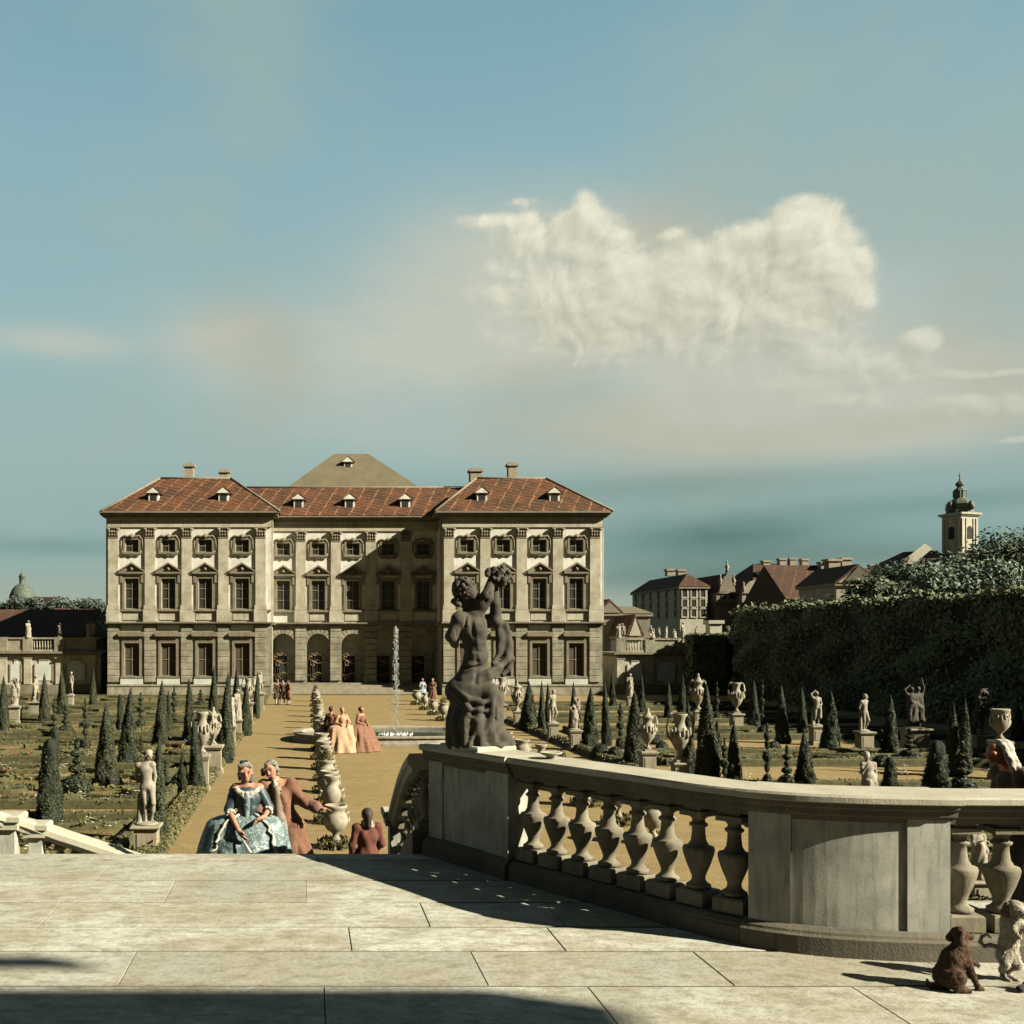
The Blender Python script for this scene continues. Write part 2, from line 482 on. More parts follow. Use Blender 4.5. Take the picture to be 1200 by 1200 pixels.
tc = nt.nodes.new('ShaderNodeTexCoord')
sep = nt.nodes.new('ShaderNodeSeparateXYZ'); lnk(nt, tc.outputs['Generated'], sep.inputs[0])
dx, dy, dz = X(sep.outputs[0]), X(sep.outputs[1]), X(sep.outputs[2])
az = dx.op('ARCTAN2', dy)                  # compass direction from the garden axis, radians
el = dz.op('ARCSINE')                      # height over the horizon, radians
def sky_dir(px, py):
    x = (px-360)/FPX; z = (750-py)/FPX
    return math.atan2(x, 1), math.asin(z/math.sqrt(1+x*x+z*z))
def vec(a, b, c=None):
    n = nt.nodes.new('ShaderNodeCombineXYZ'); lnk(nt, a.o, n.inputs[0]); lnk(nt, b.o, n.inputs[1])
    if c is not None: lnk(nt, c.o, n.inputs[2])
    return n.outputs[0]
def fbm(a, b, s, detail=8, rough=.6, dist=0.0, off=0.0):
    n = nt.nodes.new('ShaderNodeTexNoise'); n.noise_dimensions = '2D'; n.inputs['Scale'].default_value = s
    n.inputs['Detail'].default_value = detail; n.inputs['Roughness'].default_value = rough; n.inputs['Distortion'].default_value = dist
    lnk(nt, vec(a + off, b), n.inputs['Vector']); return X(n.outputs['Fac'])
def blobs(a, b, L):
    """sum of soft ellipses on the sky sphere (direction, size, weight, tilt)"""
    v = vec(a, b); acc = None
    for q in L:
        ca, ce = sky_dir(q[0], q[1])
        mp = nt.nodes.new('ShaderNodeMapping'); mp.vector_type = 'TEXTURE'
        mp.inputs['Location'].default_value = (ca, ce, 0); mp.inputs['Scale'].default_value = (q[2]/FPX*.93, q[3]/FPX*.93, 1)
        mp.inputs['Rotation'].default_value = (0, 0, q[5] if len(q) > 5 else 0)
        lnk(nt, v, mp.inputs['Vector'])
        d = nt.nodes.new('ShaderNodeVectorMath'); d.operation = 'DOT_PRODUCT'; lnk(nt, mp.outputs[0], d.inputs[0]); lnk(nt, mp.outputs[0], d.inputs[1])
        g = nt.nodes.new('ShaderNodeMath'); g.operation = 'POWER'; g.inputs[0].default_value = math.exp(-1); lnk(nt, d.outputs['Value'], g.inputs[1])
        m = nt.nodes.new('ShaderNodeMath'); m.operation = 'MULTIPLY_ADD'; lnk(nt, g.outputs[0], m.inputs[0]); m.inputs[1].default_value = q[4]
        if acc is None: m.inputs[2].default_value = 0.0
        else: lnk(nt, acc, m.inputs[2])
        acc = m.outputs[0]
    return X(acc)
CUM = [(686,250,13,22,.8), (705,285,36,34,.75), (725,310,24,26,.6), (650,275,55,24,.5), (570,258,60,10,.45), (612,236,22,6,.5), (940,258,34,22,.85), (960,290,36,34,.75), (900,285,60,28,.65),
       (1000,330,20,34,.65), (830,325,90,44,.72), (930,350,70,36,.65), (950,400,55,26,.7,-.45), (1015,425,50,12,.85,-.25), (740,360,75,44,.62), (860,395,95,44,.55), (620,330,90,60,.42), (690,400,110,50,.34), (960,450,90,24,.4),
       (1080,398,18,13,.95), (1130,472,80,12,.58), (1085,441,80,5,.45,-.06), (1190,478,60,12,.5), (1180,437,60,4,.38), (1190,515,40,4,.5), (990,470,40,8,.5), (790,272,20,8,.45)]
def vor(a, b, s, det):
    n = nt.nodes.new('ShaderNodeTexVoronoi'); n.inputs['Scale'].default_value = s; n.inputs['Detail'].default_value = det; n.inputs['Roughness'].default_value = .55; n.normalize = True
    n.voronoi_dimensions = '2D'; lnk(nt, vec(a, b), n.inputs['Vector']); return X(n.outputs['Distance'])
warp = (fbm(az, el, 9.0, 2, .6) - .5)
def puffs(a, b, fine):
    """billows: big and small rounded lumps over a torn edge"""
    n = fbm(a + warp*.03, b*1.1, 14.0, 7 if fine else 4, .66)
    v = vor(a + warp*.07, b*1.1 + warp*.06, 15.0, 1.0)
    w = vor(a + warp*.09, b*1.15 - warp*.05, 44.0, 1.0)
    return (n - .5)*1.15 + (.40 - v)*.85 + (.40 - w)*.50
def off(a, b, k): return a + .75*k, b + .65*k
B0 = blobs(az, el, CUM); oa, oe = off(az, el, .011); B1 = blobs(oa, oe, CUM)
p0 = puffs(az, el, True); p1 = puffs(oa, oe, False)
c0 = B0.min(.80) + p0*(B0*1.9).min(1.0)
foot = el.step(sky_dir(900,480)[1], sky_dir(900,330)[1])        # the base of the bank dissolves into haze
dens = c0.step(.22, .74) * (foot*.62 + .38)
lit = ((p0 - p1)*1.05 + (B0 - B1)*.55 + .40 + (el - .30)*1.2).clamp()
thin = fbm(az*.45, el*1.5, 7.0, 4, .62)
veil = (blobs(az, el, [(800,390,260,110,1.0), (560,330,150,90,.85), (430,430,230,90,.6), (1040,450,220,70,.9), (60,400,80,18,.8), (270,390,80,40,.6), (900,500,330,30,.7), (720,300,120,60,.6)]) * (thin*1.7 + .15)).clamp()
low = (blobs(az, el, [(850,625,130,24,.95), (1000,655,300,22,.55), (720,575,300,20,.4), (1080,590,180,12,.35), (60,640,120,12,.35), (800,680,120,14,.5)]) * (thin*1.4 + .25)).clamp()
haze = (1.0 - el.step(0.0, .085)) * .75
def rgb(c):
    n = nt.nodes.new('ShaderNodeRGB'); n.outputs[0].default_value = (c[0],c[1],c[2],1); return n.outputs[0]
sky = nt.nodes.new('ShaderNodeTexSky'); sky.sky_type = 'NISHITA'; sky.sun_disc = False
sky.sun_elevation = math.asin(-SD.z); sky.sun_rotation = math.atan2(-SD.x, -SD.y)
sky.altitude = 200; sky.air_density = 1.0; sky.dust_density = 1.5; sky.ozone_density = 1.5
K = .25/.10                                           # colours below are as seen; Background runs at .10
def seen(c): return (c[0]*K*.90, c[1]*K, c[2]*K*.95)
grad = nt.nodes.new('ShaderNodeValToRGB'); e = grad.color_ramp.elements
stops = [(0.0,(.40,.42,.34)), (.05,(.27,.345,.33)), (.11,(.215,.33,.335)), (.22,(.315,.42,.42)), (.36,(.33,.455,.485)), (.55,(.275,.435,.52)), (.75,(.20,.36,.46)), (.86,(.05,.10,.15)), (1.0,(.022,.05,.085))]  # top stops lie out of view and are darkened to deepen shade
while len(e) < len(stops): e.new(.5)
for i, (p, c) in enumerate(stops): e[i].position = p; e[i].color = (*c, 1)
lnk(nt, (el / .80).clamp().o, grad.inputs[0])
gs = mix(nt, 1.0, grad.outputs[0], (K*.92,K*1.0,K*.90), 'MULTIPLY')
base = mix(nt, .94, sky.outputs[0], gs)
wob = fbm(az, el*1.4, 3.2, 3, .6)
base = mix(nt, (wob.step(.35,.75)*.55).o, base, seen((.42,.475,.445)))
base = mix(nt, (veil*.88).o, base, mix(nt, wob.step(.38,.62).o, seen((.65,.60,.52)), seen((.58,.52,.43))))
base = mix(nt, haze.o, base, seen((.44,.45,.37)))
base = mix(nt, (low*.9).o, base, seen((.115,.195,.18)))
cl = mix(nt, lit.o, seen((.56,.50,.42)), seen((1.04,.91,.76)))
base = mix(nt, (dens*.94).o, base, cl)
# the unseen half of the sky behind the viewer is darkened to deepen shade
back = (dy * -1.0).step(-.35, .55)
base = mix(nt, (back*.88).o, base, seen((.035,.042,.045)))
grain = fbm(az, el, 820.0, 1, .7)
base = mix(nt, .12, base, ramp(nt, grain.o, [(.3,.35), (.7,1.0)]), 'MULTIPLY')
lnk(nt, base, bg.inputs['Color']); bg.inputs['Strength'].default_value = .10

# ------------------------------------------------------------------ ground
g = MB(); g.quad((-2500,-300,-.03),(2500,-300,-.03),(2500,3500,-.03),(-2500,3500,-.03))
structure(g.build('ground', M['earth']))
g = MB(); g.quad((-60,10,0),(40,10,0),(40,83.3,0),(-60,83.3,0))
structure(g.build('gravel_path', M['gravel']))

# ------------------------------------------------------------------ terrace edge curve (plan) and paving
def catmull(P, n=14):
    out = []
    for i in range(len(P)-1):
        p0 = P[max(i-1,0)]; p1 = P[i]; p2 = P[i+1]; p3 = P[min(i+2,len(P)-1)]
        for k in range(n):
            t = k/n
            out.append(tuple(.5*(2*b + (c-a)*t + (2*a-5*b+4*c-d)*t*t + (3*b-a-3*c+d)*t**3) for a,b,c,d in zip(p0,p1,p2,p3)))
    out.append(tuple(P[-1])); return out
# front foot of the balustrade as measured, moved half the plinth outwards -> centre line
FOOT = [(1.19,10.0),(1.84,8.84),(2.46,7.86),(2.88,7.20),(3.36,6.86),(4.10,6.70),(5.2,6.66),(7.6,6.66)]
cur = catmull(FOOT, 16)
def offset_path(P, o):
    out = []
    for i, p in enumerate(P):
        a = P[max(i-1,0)]; b = P[min(i+1,len(P)-1)]
        d = Vector((b[0]-a[0], b[1]-a[1])).normalized()
        out.append((p[0] - d.y*o, p[1] + d.x*o))       # left of travel = garden side
    return out
CEN = offset_path(cur, .19)
LEN = [0.0]
for a, b in zip(CEN, CEN[1:]): LEN.append(LEN[-1] + math.dist(a, b))
def at(s):
    for i in range(len(LEN)-1):
        if s <= LEN[i+1] or i == len(LEN)-2:
            t = (s-LEN[i])/(LEN[i+1]-LEN[i])
            a, b = CEN[i], CEN[i+1]
            d = Vector((b[0]-a[0], b[1]-a[1])).normalized()
            return Vector((a[0]+(b[0]-a[0])*t, a[1]+(b[1]-a[1])*t)), d
def seg_path(s0, s1, z=0.0, step=.06):
    n = max(2, int((s1-s0)/step)+1)
    return [(*at(s0+(s1-s0)*i/(n-1))[0], z) for i in range(n)]
def edge_x(y):
    """x of the balustrade centre line at depth y"""
    best = 8.0
    for a, b in zip(CEN, CEN[1:]):
        if (a[1]-y)*(b[1]-y) <= 0 and a[1] != b[1]:
            return a[0] + (b[0]-a[0])*(y-a[1])/(b[1]-a[1])
    return 8.0 if y < CEN[-1][1] else CEN[0][0]
rows = [10.08, 9.77, 8.95, 8.20, 7.50, 6.92, 6.22, 5.5, 4.7, 3.9, 3.0, 2.0, 1.0, -.2, -1.5]
joints = {1:[-4.6,-1.85,1.4], 2:[-3.3,-1.15,-.01], 3:[-4.4,-1.97,.9,1.9], 4:[-3.1,.3,1.75], 5:[-1.15,1.1,2.6], 6:[-2.6,.1,1.7,3.3]}
t = MB(); jn = MB(); gap = .0012
for k in range(len(rows)-1):
    y1, y0 = rows[k], rows[k+1]
    xs = list(joints.get(k, []))
    if k == 0: xs = [-6,-3.9,-1.95,.1]
    if not xs:
        x = -8 + rng.uniform(0,1.5)
        while x < 8: xs.append(x); x += rng.uniform(1.4,2.4)
    while xs[-1] < 7: xs.append(xs[-1] + rng.uniform(1.5,2.2))
    while xs[0] > -8: xs.insert(0, xs[0] - rng.uniform(1.5,2.4))
    for a, b in zip(xs, xs[1:]):
        e1, e0 = edge_x(y1), edge_x(y0)
        xa1 = min(a, e1); xb1 = min(b, e1); xa0 = min(a, e0); xb0 = min(b, e0)
        if xb0 - xa0 < .03: continue
        z = TZ - rng.uniform(0,.002); w = gap + rng.uniform(0,.004)
        def ring(zz, q): p = q + .013; return [(xa0+q,y0+p,zz),(max(xb0-q,xa0+q),y0+p,zz),(max(xb1-q,xa1+q),y1-p,zz),(xa1+q,y1-p,zz)]
        bv = .0025
        v = ring(z-.2, w) + ring(z-bv, w) + ring(z, w+bv)
        f = [(8,9,10,11)]
        for s in (0,4):
            for i in range(4): f.append((s+i, s+(i+1)%4, s+4+(i+1)%4, s+4+i))
        t.add(v, f)
structure(t.build('terrace_paving', M['terrace']))
# bed of the paving (seen in the joints) and the wall that carries it
pts = [(-9,-2),(8,-2),(8,6.4)] + [(x,y) for x,y in CEN[::-1]] + [(1.05,10.05),(-9,10.05)]
jn.prismz(pts, 0.0, TZ-.009); structure(jn.build('terrace_base', M['joint']))

# ------------------------------------------------------------------ balustrade
BAL = [(.062,.11),(.085,.12),(.085,.14),(.062,.155),(.048,.175),(.046,.20),(.058,.235),(.083,.30),(.104,.37),(.110,.405),(.104,.425),(.070,.437),
       (.066,.45),(.053,.47),(.046,.53),(.045,.57),(.062,.582),(.064,.598),(.045,.612),(.044,.632),(.058,.648),(.070,.662)]
def baluster_mesh(h, name='baluster', w=1.0):
    mb = MB(); k = h/.745
    mb.cbox(-.112*w,.112*w,-.112*w,.112*w,0,.11*k,.012)
    mb.lathe([(r*w*1.03, z*k) for r, z in BAL], 28)
    mb.box(-.095*w,.095*w,-.095*w,.095*w,.662*k,.70*k); mb.box(-.075*w,.075*w,-.075*w,.075*w,.70*k,h)
    return mb.mesh(name, M['baluster'])
def cap_prof(w, z):
    return [(-w+.03,z+.128),(-w,z+.138),(-w,z+.172),(-w+.012,z+.185),(w-.012,z+.185),(w,z+.172),(w,z+.138),(w-.03,z+.128)]
def mould_prof(w, z):
    return [(-w+.095,z),(-w+.085,z+.035),(-w+.06,z+.05),(-w+.055,z+.085),(-w+.035,z+.10),(-w+.03,z+.130),(w-.03,z+.130),(w-.035,z+.10),(w-.055,z+.085),(w-.06,z+.05),(w-.085,z+.035),(w-.095,z)]
def foot_prof(w):
    return [(-w,0),(-w,.12),(-w+.015,.135),(-w+.02,.15),(-w+.05,.175),(w-.05,.175),(w-.02,.15),(w-.015,.135),(w,.12),(w,0)]
def s_of(px_target):
    """arc length where the centre line shows at this measured column"""
    best = min(range(800), key=lambda i: abs(360+FPX*at(LEN[-1]*i/800)[0].x/at(LEN[-1]*i/800)[0].y - px_target))
    return LEN[-1]*best/800
root = empty('terrace_balustrade', (*at(LEN[-1]*.4)[0], TZ))
tag(root, 'curved stone balustrade of urn shaped balusters between massive piers along the terrace edge', 'balustrade')
def part(mb, name, mat, rt=root):
    o = mb.build(name, mat); o.parent = rt; o.matrix_parent_inverse = Matrix.Translation(rt.location).inverted()
    return o
S0, S1, S2, S3 = s_of(512), s_of(612), s_of(885), s_of(1098)
HB = .175; HT = .92
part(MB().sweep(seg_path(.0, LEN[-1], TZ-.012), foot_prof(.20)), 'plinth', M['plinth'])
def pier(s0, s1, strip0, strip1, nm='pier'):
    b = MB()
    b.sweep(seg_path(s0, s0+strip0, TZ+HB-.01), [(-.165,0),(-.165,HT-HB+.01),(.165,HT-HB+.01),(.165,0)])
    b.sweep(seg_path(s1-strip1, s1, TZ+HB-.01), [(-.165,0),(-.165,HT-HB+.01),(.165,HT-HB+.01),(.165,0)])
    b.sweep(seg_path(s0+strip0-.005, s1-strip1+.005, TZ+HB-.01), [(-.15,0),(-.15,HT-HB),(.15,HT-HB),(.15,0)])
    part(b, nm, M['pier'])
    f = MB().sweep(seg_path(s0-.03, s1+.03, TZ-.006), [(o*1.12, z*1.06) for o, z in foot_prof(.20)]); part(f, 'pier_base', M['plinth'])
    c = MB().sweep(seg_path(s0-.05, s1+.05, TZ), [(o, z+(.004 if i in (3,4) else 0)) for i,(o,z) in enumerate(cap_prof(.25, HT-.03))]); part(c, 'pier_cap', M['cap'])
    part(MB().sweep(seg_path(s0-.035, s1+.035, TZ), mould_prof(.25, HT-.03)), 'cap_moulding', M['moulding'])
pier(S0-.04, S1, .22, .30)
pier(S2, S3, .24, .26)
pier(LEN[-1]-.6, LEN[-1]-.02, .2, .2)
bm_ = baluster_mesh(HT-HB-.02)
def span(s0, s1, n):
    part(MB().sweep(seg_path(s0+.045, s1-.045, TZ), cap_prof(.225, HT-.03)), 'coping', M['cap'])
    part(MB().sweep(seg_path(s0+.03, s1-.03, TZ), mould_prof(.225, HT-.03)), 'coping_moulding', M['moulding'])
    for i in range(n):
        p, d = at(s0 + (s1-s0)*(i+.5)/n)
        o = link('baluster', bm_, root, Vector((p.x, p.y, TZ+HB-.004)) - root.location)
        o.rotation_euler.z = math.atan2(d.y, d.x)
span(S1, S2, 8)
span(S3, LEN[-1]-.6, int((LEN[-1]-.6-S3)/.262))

# ------------------------------------------------------------------ stairs down to the garden, with their two sloping balustrades
st = MB()
n = 15
for i in range(n):
    z1 = TZ - .16*(i+1)
    st.cbox(-4.6+.16*i*.7, 1.12, 10.085+.34*i, 10.085+.34*(i+1)+.03, 0, z1, .015)
o = st.build('stairs', M['terrace']); structure(o)
def stair_rail(name, pts, label, piers, nb):
    """pts: (x, y, z of coping top)"""
    P = catmull(pts, 10)
    rt = empty(name, (pts[0][0], pts[0][1], 0)); tag(rt, label, 'balustrade')
    def pr(w, z): return [(-w+.05,z-.17),(-w+.03,z-.12),(-w,z-.10),(-w,z-.03),(-w+.02,z),(w-.02,z),(w,z-.03),(w,z-.10),(w-.03,z-.12),(w-.05,z-.17)]
    part(MB().sweep(P, pr(.18, 0)), 'coping', M['cap'], rt)
    part(MB().sweep(P, [(-.13,-1.45),(-.13,-.78),(-.09,-.74),(.09,-.74),(.13,-.78),(.13,-1.45)]), 'stringer', M['baluster'], rt)
    bm2 = baluster_mesh(.585, w=.72)
    for i in range(nb):
        q = P[int((i+.5)/nb*(len(P)-1))]
        ok = all(math.dist(q[:2], p_[:2]) > p_[3]*.5+.07 for p_ in piers)
        if ok: link('baluster', bm2, rt, Vector((q[0],q[1],q[2]-.75)) - rt.location)
    for (x, y, z, w) in piers:
        b = MB(); b.box(x-w/2, x+w/2, y-w/2, y+w/2, z-1.7, z-.155); part(b, 'pier', M['pier'], rt)
        c = MB(); c.box(x-w/2-.05, x+w/2+.05, y-w/2-.05, y+w/2+.05, z-.16, z-.06); c.cbox(x-w/2-.08, x+w/2+.08, y-w/2-.08, y+w/2+.08, z-.065, z+.012, .02); part(c, 'pier_cap', M['cap'], rt)
    return rt
stair_rail('stair_balustrade', [(1.17,10.12,3.38),(1.17,10.7,3.22),(1.15,11.3,2.94),(1.11,11.9,2.50)],
           'steep stone stair balustrade dropping from the statue pier towards the garden', [(1.09,12.05,2.50,.26)], 8)
stair_rail('stair_balustrade', [(-5.6,10.55,3.2),(-4.5,11.5,2.80),(-3.55,12.4,2.38),(-2.9,12.6,2.12),(-2.25,12.7,1.88),(-1.75,12.75,1.70)],
           'pale stone stair balustrade sloping down in the lower left corner of the garden', [(-3.62,12.35,2.40,.24),(-3.3,12.5,2.27,.16)], 15)
# unseen block added behind the viewer to throw shade over the near paving
bp = empty('added_shade_block', (0,-6,TZ)); tag(bp, 'unseen plastered block added behind the viewer to shade the near paving', 'building')
HH = 12.0
part(MB().box(-16,18.85,-16,-2.8,0,TZ+HH-.5), 'wall', M['rustic'], bp)
part(MB().box(-16.4,19.2,-16.4,-2.2,TZ+HH-.5,TZ+HH), 'cornice', M['trim'], bp)
part(MB().box(10,16.96,-1.92,-1.82,TZ+HH+.12,TZ+HH+.38), 'added_shade_bar', M['trim'], bp)  # unseen bar added to cast the separate blotch on the left paving
# ------------------------------------------------------------------ the palace
YF, YR = 84.0, 87.1
pal = empty('palace', (3.6, YF, 0))
tag(pal, 'cream three storey baroque palace with two projecting wings, arcade and red tiled hipped roofs', 'palace')
def pp(mb, name, mat): return part(mb, name, mat, pal)
def wall_open(mb, x0, x1, z0, z1, y, ops, depth=.35):
    """front wall at y with openings (x0,x1,z0,z1[,arch]); reveals go back by depth"""
    xs = sorted({x0, x1, *[o[0] for o in ops], *[o[1] for o in ops]})
    zs = sorted({z0, z1, *[o[2] for o in ops], *[o[3] for o in ops]})
    for i in range(len(xs)-1):
        for k in range(len(zs)-1):
            cx, cz = (xs[i]+xs[i+1])/2, (zs[k]+zs[k+1])/2
            if any(o[0] < cx < o[1] and o[2] < cz < o[3] for o in ops): continue
            mb.quad((xs[i],y,zs[k]),(xs[i+1],y,zs[k]),(xs[i+1],y,zs[k+1]),(xs[i],y,zs[k+1]))
    for o in ops:
        a, b, c, d = o[:4]
        if len(o) > 4:
            r = (b-a)/2; zc = d - r; N = 14
            arc = [((a+b)/2 - r*math.cos(math.pi*i/N), zc + r*math.sin(math.pi*i/N)) for i in range(N+1)]
            for i in range(N):
                p, q = arc[i], arc[i+1]
                mb.quad((p[0],y,p[1]),(q[0],y,q[1]),(q[0],y,d),(p[0],y,d))
                mb.quad((p[0],y,p[1]),(q[0],y,q[1]),(q[0],y+depth,q[1]),(p[0],y+depth,p[1]))
            mb.quad((a,y,c),(a,y+depth,c),(a,y+depth,zc),(a,y,zc)); mb.quad((b,y,c),(b,y+depth,c),(b,y+depth,zc),(b,y,zc))
        else:
            mb.quad((a,y,c),(a,y+depth,c),(a,y+depth,d),(a,y,d)); mb.quad((b,y,c),(b,y+depth,c),(b,y+depth,d),(b,y,d))
            mb.quad((a,y,d),(b,y,d),(b,y+depth,d),(a,y+depth,d))
        mb.quad((a,y,c),(b,y,c),(b,y+depth,c),(a,y+depth,c))
# heights (front wing face), from the measured storeys
zG0, zG1 = 1.55, 4.25          # ground windows
zH = 4.95                      # hood underside
zS0, zS1 = 5.75, 5.98          # string course
zB1 = 7.00                     # parapet band top = sill of the main floor
zM0, zM1 = 7.05, 9.55          # main windows
zP0, zP1 = 9.95, 10.75         # pediment
zA0, zA1 = 11.72, 12.78        # attic windows
zC0, zC1 = 12.85, 13.75        # capitals
zE = 15.0                      # eaves
# window meshes, each around its own sill centre, face at y=0
def ped_mesh(w):
    mb = MB()
    mb.prism([(-w,0),(w,0),(w,.14),(-w,.14)], -.30, .02)
    mb.prism([(-w,.14),(w,.14),(0,.80)], -.10, .02)
    for s in (-1,1): mb.prism([(s*(w+.04),.14),(s*(w+.04),.27),(0,.94),(0,.80)][::s], -.34, .02)
    mb.lathe([(.14,0),(.17,.1),(.1,.28)], 8, (0,-.14,.28))
    return mb
def surround(w, h, t=.2):
    mb = MB()
    mb.box(-w-t,-w,-.10,.02,-.02,h+t); mb.box(w,w+t,-.10,.02,-.02,h+t); mb.box(-w,w,-.10,.02,h,h+t)
    mb.box(-w-t-.07,w+t+.07,-.2,.02,-.17,-.02)
    return mb
def muntins(w, h, nx, ny, t=.035):
    mb = MB()
    mb.box(-w,-w+.07,.14,.2,0,h); mb.box(w-.07,w,.14,.2,0,h); mb.box(-w+.07,w-.07,.14,.2,h-.07,h); mb.box(-w+.07,w-.07,.14,.2,0,.07)
    for i in range(1,nx):
        x = -w+2*w*i/nx; mb.box(x-t,x+t,.15,.19,.07,h-.07)
    for k in range(1,ny):
        z = h*k/ny; mb.box(-w+.07,w-.07,.157,.183,z-t,z+t)
    return mb
def pane(w, h):
    mb = MB(); mb.quad((-w,.21,0),(w,.21,0),(w,.21,h),(-w,.21,h)); return mb
def make_window(w, h, kind):
    o = surround(w, h, .2 if kind != 'attic' else .16).build('window', M['trim'], pal)
    pane(w, h).build('pane', M['glass'] if kind != 'ground' else M['shutter'], o)
    muntins(w, h, 2, 3 if kind == 'main' else 2, .03).build('frame', M['muntin'], o)
    if kind == 'main':
        p = ped_mesh(1.02).build('pediment', M['trim'], o); p.location = (0,0,zP0-zM0-.02)
        for s in (-1,1): MB().box(s*.86-.1,s*.86+.1,-.16,.02,h-.35,h+.42).build('bracket', M['trim'], o)
    elif kind == 'ground':
        b = MB(); b.prism([(-1.02,.0),(1.02,.0),(1.14,.16),(.98,.36),(-.98,.36),(-1.14,.16)], -.36, .02)
        b.box(-.75,.75,-.12,.02,-.38,-.0)
        q = b.build('hood', M['trim'], o); q.location = (0,0,zH-zG0-.15)
        s = MB().box(-.92,.92,-.16,.02,-.82,-.22).build('apron', M['panelpale'], o)
    else:
        b = MB()
        b.tube([(-.85,-.06,.98),(-.62,-.1,1.32),(-.3,-.12,1.25),(0,-.12,1.42),(.3,-.12,1.25),(.62,-.1,1.32),(.85,-.06,.98)], .09, 6)
        b.tube([(-.8,-.06,.1),(-.6,-.1,-.28),(-.2,-.1,-.22),(0,-.1,-.34),(.2,-.1,-.22),(.6,-.1,-.28),(.8,-.06,.1)], .07, 6)
        b.lathe([(.05,0),(.19,.06),(.22,.2),(.05,.3)], 10, (0,-.1,1.12)); b.tube([(-.82,-.05,.1),(-.9,-.05,.5),(-.84,-.05,1.0)], .06, 6); b.tube([(.82,-.05,.1),(.9,-.05,.5),(.84,-.05,1.0)], .06, 6)
        b.build('scroll_frame', M['trim'], o)
    return o
proto = {k: make_window(*a) for k, a in {'main':(.57,zM1-zM0,'main'), 'ground':(.62,zG1-zG0,'ground'), 'attic':(.56,zA1-zA0-.05,'attic')}.items()}
used = set()
def place_window(kind, x, y, z):
    o = proto[kind]
    if kind in used: o = copy_tree(o, pal)
    used.add(kind); o.location = Vector((x,y,z)) - pal.location
# pilaster with base and capital
def pil_mesh(w):
    b = MB(); b.box(-w,w,-.16,.02,zB1+.0,zC0); return b
def cap_mesh(w):
    b = MB()
    b.box(-w*.98,w*.98,-.2,.02,zC0,zC0+.12)
    for r, (z, e) in enumerate(((.12,.0),(.36,.06))):
        for i in range(4):
            x = -w + (i+.5)*w/2
            b.lathe([(.05,0),(w*.26,.1),(w*.30,.2),(w*.12,.27)], 7, (x,-.18-e,zC0+z))
    for s in (-1,1): b.lathe([(.08,0),(.17,.06),(.17,.16),(.08,.22)], 8, (s*w*.92,-.24,zC0+.60))
    b.box(-w*.85,w*.85,-.2,.02,zC0+.12,zC1-.14); b.box(-w*1.22,w*1.22,-.34,.02,zC1-.12,zC1)
    return b
pil0 = None
def place_pil(x, y, w=.42):
    global pil0
    if pil0 is None:
        pil0 = pil_mesh(w).build('pilaster', M['pilaster'], pal)
        cap_mesh(w).build('capital', M['trim'], pil0)
        b = MB(); b.box(-w*1.18,w*1.18,-.24,.02,zB1+.02,zB1+.35); b.box(-w*1.3,w*1.3,-.28,.02,zB1-1.0,zB1+.0); b.build('pilaster_base', M['pilaster'], pil0)
        o = pil0
    else: o = copy_tree(pil0, pal)
    o.location = Vector((x,y,0)) - pal.location
def place_rust(x, y, w=.46):
    b = MB()
    for i in range(9):
        z = 1.05 + i*.52
        b.cbox(x-w,x+w,y-.15,y+.02,z+.025,z+.50,.03)
    pp(b, 'rusticated_strip', M['rustic'])
